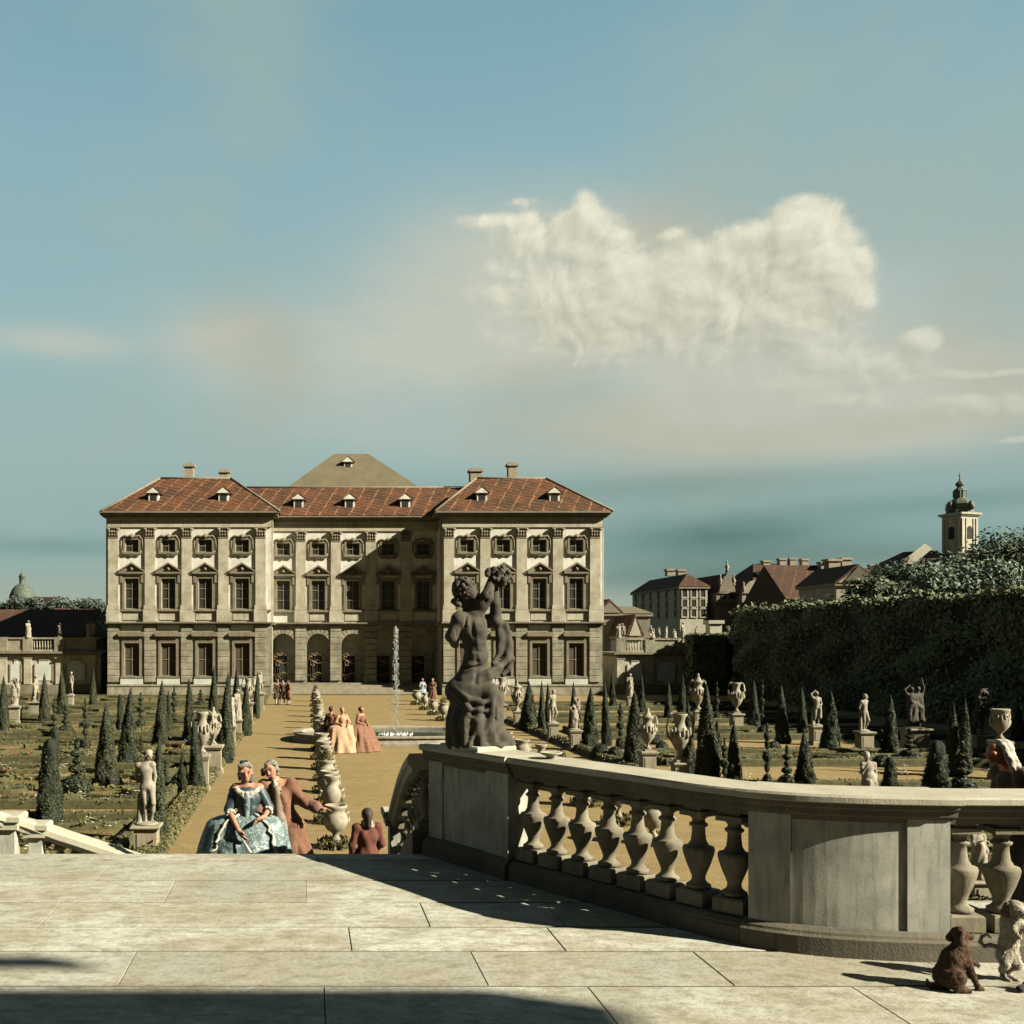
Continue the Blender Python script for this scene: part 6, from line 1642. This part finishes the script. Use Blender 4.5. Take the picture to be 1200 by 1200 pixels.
c = mix(nt, ramp(nt, n1, [(.47,0.0),(.52,.95),(.58,.95),(.63,0.0)]), c, (.025,.05,.06)); c = mix(nt, ramp(nt, n2, [(.55,0.0),(.60,.85)]), c, (.24,.285,.27)); c = mix(nt, ramp(nt, n2, [(.38,.9),(.46,0.0)]), c, (.015,.032,.036))
lnk(nt, c, b_.inputs['Base Color']); b_.inputs['Roughness'].default_value = .6; bump(nt, b_, n2, .35, .01); M['brocade'] = m
def cloth(n, c, v=.3): M[n] = plain(n, c, v, 14, .75, .3, sheen=.15)
def cloth(n, c, v=.45): M[n] = plain(n, c, v, 9, .8, .5, sheen=.05, dist=.02)
cloth('russet_coat', (.14,.062,.034)); cloth('mauve_coat', (.155,.078,.056)); cloth('waistcoat', (.19,.14,.10), .4); cloth('breeches', (.14,.07,.04)); cloth('stocking', (.33,.30,.26)); cloth('black_leather', (.012,.011,.010))
cloth('red_coat', (.080,.022,.012)); cloth('cream_gown', (.36,.22,.135), .35); cloth('orange_gown', (.15,.068,.036)); cloth('rust_gown', (.14,.05,.03)); cloth('brown_cloth', (.06,.032,.018)); cloth('pale_blue_gown', (.20,.26,.28)); cloth('dark_cloth', (.035,.022,.015)); cloth('lips', (.28,.06,.045))
def eyes_of(rt, h, f, parent):
    f = V(f).normalized(); up = V((0,0,1)); sd = f.cross(up).normalized(); h = V(h)
    mb = MB()
    for s_ in (-1,1):
        c_ = h+f*.082+sd*.030*s_+up*.008; mb.lathe([(.003,-.008),(.011,-.004),(.012,.002),(.004,.008)], 8, tuple(c_))
    mb.build('eye', M['hair_dark'], parent)
    mb = MB(); c_ = h+f*.083-up*.060; mb.tube([tuple(c_-sd*.020-f*.006),tuple(c_+f*.004),tuple(c_+sd*.020-f*.006)], [.004,.008,.004], 6); mb.build('mouth', M['lips'], parent)
# --- the lady in blue
s = 100.0
L = empty('person', (-.70,12.0,1.44)); tag(L, 'woman in a wide blue brocade gown holding a closed fan', 'person', 'people in the garden')
J = dict(head=(-.025,-.02,1.515), neck=(-.01,0,1.385), chest=(0,0,1.22), pelvis=(0,.02,.90), shL=(-.145,0,1.315), elL=(-.215,-.06,1.075), wrL=(-.085,-.30,.885), shR=(.145,0,1.315), elR=(.255,-.02,1.09), wrR=(.20,-.20,1.02), knL=(-.09,0,.46), anL=(-.09,.02,.08), knR=(.09,0,.46), anR=(.09,.02,.08))
fL = (.15,-1,-.12)
bp_ = body(J, fL, .92, True, True, False)
bp_ += hand_prims(J['wrL'], (.55,-.35,-.75), (-.6,-.6,.2), (.4,-.75,.4), .55) + hand_prims(J['wrR'], (-.6,-.5,-.2), (.2,-.4,.9), (-.2,-.6,.3), .6)
B = blob('body', bp_, M['skin'], .0085, L)
eyes_of(L, J['head'], fL, B)
h = V(J['head'])
hp_ = [E(tuple(h+V((0,.028,.030))), (.086,.092,.094), None, .02), E(tuple(h+V((-.005,.01,.105))), (.055,.055,.035), None, .02), C(tuple(h+V((-.075,.02,-.02))), tuple(h+V((-.065,.05,-.09))), .022,.02,.02), C(tuple(h+V((.075,.02,-.02))), tuple(h+V((.065,.05,-.09))), .022,.02,.02), C(tuple(h+V((-.06,-.05,.075))), tuple(h+V((.06,-.05,.075))), .026,.026,.015)]
blob('hair', hp_, M['hair_grey'], .0085, L, lambda X,Y,Z: .004*np.sin(X*150)*np.sin(Z*130))
blob('hair_ornament', [C(tuple(h+V((-.05,-.03,.125))), tuple(h+V((.03,-.03,.135))), .016,.012,.01)], M['teal'], .008, L)
bd = [E((0,-.005,1.21), (.165,.125,.155), None, .04), C((0,-.005,1.22), (0,-.01,1.03), .125, .098, .05), C((-.05,-.07,1.10),(0,-.10,.96),.06,.04,.03), C((.05,-.07,1.10),(0,-.10,.96),.06,.04,.03)]
for sg, el in ((-1,J['elL']),(1,J['elR'])): bd += [C((sg*.145,0,1.30), el, .066, .060, .03)]
blob('bodice', bd, M['teal'], .010, L, folds(.005,60,20,.9,1.4))
blob('stomacher', [C((-.0,-.10,1.24),(0,-.125,1.0),.055,.030,.02)], M['brocade'], .010, L)
co = []
for i in range(15):
    a = -2.6+5.2*i/14; x, y = .135*math.sin(a), -.035-.085*math.cos(a); z = 1.335-.055*max(0,math.cos(a)); co.append(E((x,y,z), (.032,.028,.026), None, .012))
for sg in (-1,1): co.append(C((sg*.11,-.09,1.31),(sg*.015,-.135,1.225),.030,.018,.012))
blob('lace_collar', co, M['lace'], .009, L, lambda X,Y,Z: .004*np.sin(X*160)*np.sin(Y*150+Z*120))
blob('choker', [C((-.045,-.035,1.415),(.04,-.035,1.415),.027,.027,.01), C((-.03,.02,1.415),(.03,.02,1.415),.035,.035,.01)], M['teal'], .008, L)
for el, wr in ((J['elL'],J['wrL']),(J['elR'],J['wrR'])):
    e, w = V(el), V(wr); d = (w-e).normalized(); cf = []
    for k in range(9):
        a = 2*math.pi*k/9; u = d.cross(V((0,0,1))).normalized(); v = d.cross(u); c_ = e+d*.045+(u*math.cos(a)+v*math.sin(a))*.052; cf.append(C(tuple(e+d*.005), tuple(c_+d*.02), .045, .018, .01))
    blob('lace_cuff', cf, M['lace'], .009, L, lambda X,Y,Z: .003*np.sin(X*170)*np.sin(Z*160))
def gown(parent, name, mat, waist, panL, panR, botL, botR, dep, hz, nf=17, amp=.035, seed=0, zb=.02):
    """bell skirt: waist half width, hip bulge, hem; sides may differ"""
    r_ = random.Random(seed); mb = MB(); N = 26; S = 88; v = []; ph = [r_.uniform(0,6.28) for _ in range(4)]
    for k in range(N+1):
        t = k/N; z = hz + (zb-hz)*t
        for i in range(S):
            a = 2*math.pi*i/S; c_, s_ = math.cos(a), math.sin(a)
            pan, bot = (panR, botR) if c_ > 0 else (panL, botL)
            e = min(1, t/.16); e = math.sin(e*math.pi/2)
            w = waist + (pan-waist)*e + (bot-pan)*max(0,(t-.12)/.88)**.9
            d = waist*.85 + (dep-waist*.85)*(t**.62)
            q = 1 + amp*min(1,t*2.2)*(math.sin(nf*a+ph[0]+1.1*math.sin(5*t+ph[1])) + .6*math.sin((nf*2-5)*a+ph[2]-4*t))
            zz = z + (.045*(abs(c_)**2)*(1-t)*e if t > .02 else 0)
            sh = (abs(c_)**.85)*math.copysign(1,c_)
            v.append((w*sh*q, d*s_*q, zz))
    f = [(k*S+i,k*S+(i+1)%S,(k+1)*S+(i+1)%S,(k+1)*S+i) for k in range(N) for i in range(S)]
    f.append(tuple(range(S)))
    mb.add(v, f, True); return mb.build(name, mat, parent), v, S, N
sk, v, S, N = gown(L, 'skirt', M['brocade'], .115, .46, .43, .72, .57, .52, 1.045, 13, .045, 3)
tr = MB()
for i0 in (58, 74):
    pts = [V(v[k*S+i0+int((k/N)*(-5 if i0 < 66 else 5))])*1.0+V((0,-.012,0)) for k in range(0,N+1)]
    tr.tube([tuple(p_+V((.012*math.sin(k*2.1),0,0))) for k, p_ in enumerate(pts)], [.014+.006*(k % 2) for k in range(len(pts))], 6)
tr.build('ruffle_trim', M['lace'], sk)
fan = MB(); a = V((-.045,-.345,.80)); c_ = V((.075,-.46,.64)); fan.tube([tuple(a),tuple(a.lerp(c_,.5)),tuple(c_)], [.010,.016,.022], 8)
o = fan.build('fan', M['lace']); o.location = L.location; tag(o, 'closed pale fan held in the hand of the woman in blue', 'fan')
# --- the gentleman
G = empty('person', (-.363,12.45,1.28)); tag(G, 'man in russet coat and powdered wig stretching out his arm', 'person', 'people in the garden')
J = dict(head=(-.085,-.03,1.645), neck=(-.03,.01,1.525), chest=(.02,.01,1.34), pelvis=(.08,.02,.96), shL=(-.165,0,1.455), elL=(-.23,-.06,1.20), wrL=(-.20,-.25,1.12), shR=(.165,0,1.475), elR=(.315,-.06,1.265), wrR=(.50,-.15,1.20), knL=(.02,-.03,.50), anL=(-.02,.02,.08), knR=(.20,-.02,.50), anR=(.22,.04,.08))
fG = (-.25,-1,-.15)
B = blob('body', body(J, fG, 1.0, True, False, False) + hand_prims(J['wrR'], (.95,-.2,-.05), (0,-.2,1), (.1,-.9,.2), .25) + hand_prims(J['wrL'], (-.5,-.7,-.1), (0,-.3,1), (.6,-.5,0), .6), M['skin'], .0085, G)
eyes_of(G, J['head'], fG, B)
h = V(J['head'])
wg = [E(tuple(h+V((.012,.03,.035))), (.086,.094,.09), None, .02), C(tuple(h+V((-.09,.0,-.01))), tuple(h+V((-.085,.05,-.02))), .030,.030,.012), C(tuple(h+V((.088,.0,.0))), tuple(h+V((.09,.05,-.01))), .030,.030,.012), C(tuple(h+V((-.092,.0,-.055))), tuple(h+V((-.085,.05,-.06))), .024,.024,.01), C(tuple(h+V((.085,.01,-.05))), tuple(h+V((.085,.05,-.055))), .024,.024,.01), C(tuple(h+V((.02,.10,-.02))), tuple(h+V((.03,.11,-.16))), .035,.03,.02), C(tuple(h+V((-.05,-.045,.075))), tuple(h+V((.06,-.045,.075))), .024,.024,.015)]
blob('wig', wg, M['hair_grey'], .0085, G, lambda X,Y,Z: .003*np.sin(X*170)*np.sin(Z*150))
ct = [E((.02,.015,1.33), (.185,.130,.165), (0,0,.05), .05), C((.03,.015,1.30), (.075,.02,1.0), .150,.145,.05)]
for (x0,x1) in ((-.06,-.10),(.20,.30),(.10,.16)): ct.append(C((x0,.05,1.0),(x1,.10,.55),.115,.15,.06))
for sg in 'LR': ct += [E(tuple(V(J['sh'+sg])+V((0,0,-.005))), .078, None, .04), C(J['sh'+sg], J['el'+sg], .070,.066,.03), C(J['el'+sg], tuple(V(J['el'+sg]).lerp(V(J['wr'+sg]),.72)), .064,.066,.02)]
blob('coat', ct, M['russet_coat'], .011, G, folds(.014,30,9,.4,1.5))
for sg in 'LR':
    e, w = V(J['el'+sg]), V(J['wr'+sg]); blob('cuff', [C(tuple(e.lerp(w,.56)), tuple(e.lerp(w,.82)), .070,.078,.01)], M['mauve_coat'], .010, G)
    blob('lace_cuff', [C(tuple(e.lerp(w,.85)), tuple(e.lerp(w,.99)), .040,.046,.01)], M['lace'], .008, G, lambda X,Y,Z: .004*np.sin(Y*160)*np.sin(Z*160))
blob('waistcoat', [C((-.005,-.085,1.42),(.03,-.095,1.08),.055,.070,.03), C((.04,-.09,1.08),(.05,-.09,.86),.075,.09,.03)], M['waistcoat'], .010, G)
blob('cravat', [C((-.025,-.075,1.475),(-.015,-.11,1.37),.036,.028,.02), E((-.032,-.005,1.525),(.060,.058,.024),None,.02)], M['lace'], .009, G, lambda X,Y,Z: .004*np.sin(X*120)*np.sin(Z*120))
blob('breeches', [C((.0,.0,.92),J['knL'],.105,.075,.04), C((.16,.0,.92),J['knR'],.105,.075,.04)], M['breeches'], .013, G)
for sg in 'LR':
    blob('stocking', [C(J['kn'+sg], J['an'+sg], .062,.045,.03)], M['stocking'], .012, G); a = V(J['an'+sg])
    blob('shoe', [C(tuple(a+V((0,.03,-.04))), tuple(a+V((-.03,-.16,-.05))), .046,.036,.02)], M['black_leather'], .010, G)
bt = MB()
for i in range(7): bt.lathe([(.002,0),(.011,.004),(.011,.012),(.002,.016)], 8, (.055+.004*i,-.128-.001*i,1.40-.065*i))
bt.build('buttons', M['gilt'], G)
# --- man seen from behind
def walker(px, base, hgt, lab, coat, facing, arm=0, hair='hair_dark', hat=False, h_=.016, z0=0.0, x=None, y=None):
    if x is None: x, y, _ = ground(px, base, z0)
    k = hgt/1.72
    rt = empty('person', (x,y,z0), math.atan2(facing[1],facing[0])+math.pi/2, k); tag(rt, lab, 'person', 'people in the garden')
    J = dict(head=(0,-.02,1.60), neck=(0,0,1.47), chest=(0,0,1.28), pelvis=(0,.01,.92), shL=(-.175,0,1.41), elL=(-.25,.0,1.14), wrL=(-.16,-.16,1.0) if arm else (-.24,-.06,.90), shR=(.175,0,1.41), elR=(.25,.02,1.13), wrR=(.22,-.10,.90), knL=(-.09,-.04,.48), anL=(-.10,.0,.08), knR=(.09,.0,.48), anR=(.10,.06,.08))
    blob('body', body(J, (0,-1,-.05)), M['skin'], h_*.8, rt)
    ct = [E((0,.0,1.28),(.19,.135,.17),None,.05), C((0,.0,1.25),(0,.01,.98),.150,.150,.05), C((-.06,.03,.98),(-.12,.05,.52),.13,.16,.06), C((.06,.03,.98),(.12,.05,.52),.13,.16,.06)]
    for sg in 'LR': ct += [E(J['sh'+sg],.078,None,.04), C(J['sh'+sg],J['el'+sg],.07,.064,.03), C(J['el'+sg],tuple(V(J['el'+sg]).lerp(V(J['wr'+sg]),.8)),.062,.062,.02)]
    blob('coat', ct, M[coat], h_, rt, folds(.008,34,8,.5,1.45))
    blob('collar', [C((-.05,.0,1.485),(.05,.0,1.485),.052,.052,.02)], M['lace'], h_*.8, rt)
    blob('hair', [E((0,.018,1.635),(.092,.102,.098),None,.02), C((0,.08,1.60),(0,.10,1.44),.06,.045,.03)], M[hair], h_*.8, rt)
    for sg in 'LR':
        blob('stocking', [C(J['kn'+sg],J['an'+sg],.06,.045,.03)], M['stocking'], h_, rt); a = V(J['an'+sg]); blob('shoe', [C(tuple(a+V((0,.03,-.04))),tuple(a+V((0,-.15,-.05))),.045,.036,.02)], M['black_leather'], h_, rt)
    return rt
r2 = walker(430, 0, 1.74, 'dark haired man in a red brown coat seen from behind below the stairs', 'red_coat', (-.25,1,0), 1, h_=.012, x=.98, y=16.8)
def fur_coat(body_, mat, n, ln, down=(0,.2,-1)):
    """short hairs over an animal's body"""
    me = body_.data; me.update(); k = len(me.vertices)
    co = np.empty(k*3); me.vertices.foreach_get('co', co); no = np.empty(k*3); me.vertices.foreach_get('normal', no)
    co = co.reshape(-1,3); no = no.reshape(-1,3); i = nrg.integers(0, k, n)
    p = co[i]+nrg.normal(0,.0015,(n,3)); t = no[i]*.30 + np.array(down)*.8 + nrg.normal(0,.18,(n,3)); t /= np.linalg.norm(t,axis=1)[:,None]
    s_ = np.cross(t, no[i]+nrg.normal(0,.3,(n,3))); s_ /= np.linalg.norm(s_,axis=1)[:,None]+1e-9
    L = ln*nrg.uniform(.5,1.3,(n,1)); w = .0016
    q = np.stack([p-s_*w, p+s_*w, p+t*L],1).reshape(-1,3)
    mb = MB(); mb.v = [tuple(x) for x in q.tolist()]; mb.f = [(3*j,3*j+1,3*j+2) for j in range(n)]; mb.sm = [False]*n
    return mb.build('fur', mat, body_)
def lady(px, base, hgt, lab, dress, facing, wide=.55, hair='hair_grey', top=None):
    x, y, _ = ground(px, base); k = hgt/1.66
    rt = empty('person', (x,y,0), math.atan2(facing[1],facing[0])+math.pi/2, k); tag(rt, lab, 'person', 'people in the garden')
    J = dict(head=(0,-.02,1.53), neck=(0,0,1.40), chest=(0,0,1.23), pelvis=(0,.01,.92), shL=(-.15,0,1.33), elL=(-.24,-.02,1.10), wrL=(-.10,-.18,1.02), shR=(.15,0,1.33), elR=(.25,-.02,1.10), wrR=(.16,-.2,1.0), knL=(-.09,0,.48), anL=(-.09,0,.08), knR=(.09,0,.48), anR=(.09,0,.08))
    blob('body', body(J, (0,-1,-.05), .92, True, True), M['skin'], .015, rt)
    bd = [E((0,0,1.22),(.165,.13,.15),None,.04), C((0,0,1.2),(0,0,1.0),.125,.10,.05)]
    for sg in 'LR': bd += [C(J['sh'+sg],J['el'+sg],.068,.066,.03)]
    blob('bodice', bd, M[top or dress], .016, rt)
    gown(rt, 'skirt', M[dress], .115, wide*.62, wide*.62, wide, wide, wide*.85, 1.04, 11, .05, int(px))
    blob('hair', [E((0,.022,1.56),(.088,.095,.095),None,.02), E((0,.01,1.64),(.05,.05,.03),None,.02)], M[hair], .014, rt)
lady(388, 879.5, 1.80, 'woman in a rust red gown, left one of three ladies by the fountain', 'rust_gown', (.5,1,0), .50, 'hair_dark')
lady(401, 881, 1.80, 'woman in a wide cream gown, middle of the group of three ladies by the fountain', 'cream_gown', (.2,-1,0), .78)
lady(423, 880, 1.80, 'woman in a brown orange gown, right one of three ladies by the fountain', 'orange_gown', (.7,-.7,0), .78, 'hair_dark')
walker(325, 826, 1.72, 'dark clad man, left one of three people standing near the palace steps', 'dark_cloth', (.6,-1,0), 0, h_=.024)
walker(331.5, 826, 1.72, 'man in a brown coat, middle of three people standing near the palace steps', 'brown_cloth', (-.2,-1,0), 1, h_=.024)
walker(338, 826, 1.72, 'person in a russet coat, right one of three people standing near the palace steps', 'russet_coat', (-1,-.4,0), 0, h_=.024)
lady(495, 822, 1.70, 'woman in a pale blue gown strolling with a person in orange near the palace', 'pale_blue_gown', (.4,-1,0), .40)
lady(507, 822, 1.70, 'person in an orange gown strolling beside the pale blue gown near the palace', 'orange_gown', (-.4,-1,0), .38)
# --- bending old woman behind the balustrade at the right edge
hx, hy, hz = 6.03, 9.0, 3.50
W_ = empty('person', (hx+.42,hy,1.98)); tag(W_, 'person in a white headcloth bending forward behind the balustrade at the right edge', 'person', 'people in the garden')
J = dict(head=(-.405,-.03,1.525), neck=(-.29,0,1.43), chest=(-.20,0,1.22), pelvis=(-.03,0,.92), shL=(-.26,-.17,1.34), elL=(-.24,-.23,1.08), wrL=(-.42,-.22,.96), shR=(-.24,.17,1.34), elR=(-.22,.23,1.08), wrR=(-.40,.2,.96), hiL=(0,-.09,.90), hiR=(0,.09,.90), knL=(-.06,-.1,.48), anL=(.02,-.1,.08), knR=(-.04,.1,.48), anR=(.04,.1,.08), toL=(-.12,-.1,.035), toR=(-.10,.1,.035))
fW = (-.88,-.42,-.22)
h = V(J['head']); pw = body(J, fW)
pw += [C(tuple(h+V((-.082,-.032,.004))), tuple(h+V((-.108,-.042,-.026))), .010, .016, .01)]
B = blob('body', pw, M['ruddy'], .0085, W_)
eyes_of(W_, tuple(h+V((0,0,.012))), fW, B)
hc_ = [E(tuple(h+V((.052,.012,.045))), (.082,.100,.085), (0,.4,0), .02)]
for k in range(13):
    a = -1.9+3.8*k/12; hc_.append(E(tuple(h+V((.018-.018*math.cos(a),-.096*math.sin(a)*.9-.005,.014+.088*math.cos(a)))), (.026,.024,.026), None, .008))
hc_ += [C(tuple(h+V((.05,-.08,-.03))), tuple(h+V((.075,-.10,-.13))), .035,.022,.015), C(tuple(h+V((.075,-.05,.0))), tuple(h+V((.12,-.08,-.10))), .042,.03,.015)]
blob('headcloth', hc_, M['lace'], .008, W_, lambda X,Y,Z: .004*np.sin(X*110+Y*60)*np.sin(Z*95))
blob('jacket', [C((-.21,0,1.26),(-.05,0,.96),.155,.165,.06), E((-.26,-.16,1.33),.088,None,.04), E((-.24,.16,1.33),.088,None,.04), C(J['shL'],J['elL'],.070,.062,.03), C(J['shR'],J['elR'],.070,.062,.03), C(J['elL'],tuple(V(J['elL']).lerp(V(J['wrL']),.8)),.060,.06,.02), C(J['elR'],tuple(V(J['elR']).lerp(V(J['wrR']),.8)),.06,.06,.02)], M['brown_cloth'], .012, W_, folds(.012,38,11,.5,1.35))
blob('skirt', [C((-.03,0,.92),(.0,0,.12),.19,.27,.05)], M['dark_cloth'], .02, W_, folds(.02,28,3,.1,.9))
structure(MB().box(6.32,9.5,8.2,9.9,0,1.98).build('stair_landing', M['terrace']))

# ------------------------------------------------------------------ dogs
M['hair_brown'] = leafmat('brown_dog_hair', (.012,.007,.004), (.10,.050,.026), 14, .7); M['hair_white'] = leafmat('cream_dog_hair', (.19,.155,.11), (.50,.46,.38), 14, .7)
M['fur_brown'] = plain('brown_fur', (.022,.012,.008), .6, 34, .85, .9, col2=(.10,.048,.024), dist=.02); M['fur_white'] = plain('cream_fur', (.17,.135,.095), .45, 26, .85, .8, col2=(.33,.30,.24)); M['fur_ear'] = plain('tan_ear_fur', (.12,.08,.05), .4, 30, .85, .5)
fur = lambda X,Y,Z: .0016*np.sin(X*90+Z*60+2*np.sin(Z*70))*np.sin(Z*80+Y*110+1.5*np.sin(X*60))
D = empty('dog', (3.90,6.17,TZ)); tag(D, 'brown dog sitting on the terrace with one forepaw lifted, facing the begging dog', 'dog')
def q(zx, zy, y=0.0): return ((zx-450)/1453, y, (1038-zy)/1453)
Pd = [E(q(375,940), (.064,.068,.062), None, .03), C(q(385,900), q(440,770), .068, .060, .03), C(q(440,770), q(500,705), .060, .052, .03), E(q(512,760), (.042,.048,.068), None, .03), C(q(498,690), q(506,600), .040, .034, .03)]
Pd += [E(q(500,552), (.042,.041,.040), None, .012), C(q(518,556), q(572,578), .027, .017, .012), C(q(572,578), q(600,590), .016, .014, .01)]
Pd += [C(q(525,780,-.035), q(575,900,-.035), .028, .019, .02), C(q(575,900,-.035), q(625,1012,-.035), .019, .014, .01), C(q(622,1016,-.035), q(662,1024,-.035), .015, .012, .01)]
Pd += [C(q(535,780,.04), q(590,800,.03), .027, .018, .02), C(q(590,800,.03), q(648,822,.02), .017, .013, .01), C(q(648,822,.02), q(678,845,.02), .014, .012, .01)]
Pd += [E(q(405,930,-.065), (.052,.035,.060), (0,.5,0), .02), C(q(430,905,-.075), q(395,985,-.08), .034, .026, .015), C(q(395,990,-.08), q(500,1018,-.085), .020, .015, .012), E(q(405,940,.065), (.05,.035,.058), None, .02), C(q(400,1010,.08), q(500,1020,.085), .018, .014, .012)]
Pd += [C(q(330,1000), q(262,1022), .018, .014, .015), C(q(262,1022), q(222,1005), .013, .010, .01), C(q(222,1005), q(212,960), .010, .007, .01)]
B = blob('body', Pd, M['fur_brown'], .0048, D, fur)
blob('ear', [C(q(484,535,-.038), q(455,615,-.050), .014, .024, .006)], M['fur_brown'], .0048, B); blob('ear', [C(q(484,535,.038), q(455,615,.050), .014, .024, .006)], M['fur_brown'], .0048, B)
MB().lathe([(.002,-.008),(.011,-.003),(.010,.006),(.002,.009)], 8, q(609,584)).build('nose', M['black_leather'], B)
fur_coat(B, M['hair_brown'], 11000, .010)
D2 = empty('dog', (4.34,6.34,TZ)); tag(D2, 'cream white dog standing up on its hind legs and begging before the balusters', 'dog')
def q(zx, zy, y=0.0): return ((zx-890)/1417, y, (952-zy)/1417)
Pd = [E(q(925,470), (.055,.055,.075), None, .03), C(q(922,450), q(895,620), .056, .045, .03), C(q(895,620), q(880,745), .046, .055, .03), C(q(925,430), q(938,350,-.01), .040, .038, .02)]
Pd += [E(q(938,318,-.012), (.050,.048,.046), None, .012), C(q(942,330,-.04), q(950,366,-.088), .028, .018, .012)]
Pd += [C(q(845,720,-.01), q(822,800,-.04), .042, .028, .02), C(q(822,800,-.04), q(850,880,.02), .024, .014, .012), C(q(850,880,.02), q(848,938,.0), .014, .013, .01), C(q(848,942,.0), q(862,946,-.04), .014, .012, .01)]
Pd += [C(q(915,740,-.01), q(932,810,-.04), .042, .028, .02), C(q(932,810,-.04), q(905,885,.02), .024, .014, .012), C(q(905,885,.02), q(918,940,.0), .014, .013, .01), C(q(918,943,.0), q(932,946,-.04), .014, .012, .01)]
Pd += [C(q(890,440,-.03), q(872,505,-.07), .024, .017, .015), C(q(872,505,-.07), q(888,545,-.10), .016, .013, .01), C(q(965,440,-.03), q(992,500,-.07), .024, .017, .015), C(q(992,500,-.07), q(982,548,-.10), .016, .013, .01)]
tl = [q(850,690,.05), q(800,680,.07), q(745,690,.07), q(712,650,.07), q(722,605,.07), q(765,585,.07), q(800,612,.07)]
for i, (a, c_) in enumerate(zip(tl, tl[1:])): Pd.append(C(a, c_, .013-.0012*i, .0118-.0012*i, .008))
B = blob('body', Pd, M['fur_white'], .0048, D2, fur)
for sg in (-1,1): blob('ear', [C(q(938+sg*64,292,-.005), q(938+sg*92,372,-.01), .016, .026, .006)], M['fur_ear'], .0048, B)
MB().lathe([(.002,-.008),(.011,-.003),(.010,.006),(.002,.009)], 8, q(953,358,-.1)).build('nose', M['black_leather'], B)
eb = MB()
for sg in (-1,1): eb.lathe([(.002,-.006),(.0075,0),(.002,.006)], 8, q(938+sg*24,318,-.054))
eb.build('eye', M['black_leather'], B)
fur_coat(B, M['hair_white'], 11000, .010)
# shoe of someone standing just outside the view
s_ = blob('shoe', [C((0,0,.035),(.10,.03,.045),.034,.04,.02), C((.10,.03,.06),(.19,.05,.055),.045,.04,.02), C((.16,.05,.08),(.17,.05,.16),.042,.04,.02), E((.2,.055,.018),(.05,.04,.02),None,.01)], M['black_leather'], .008)
s_.scale = (.62,.62,.62); s_.location = (4.245,6.10,TZ); tag(s_, 'tip of a black shoe just entering at the right edge beside the begging dog', 'shoe')
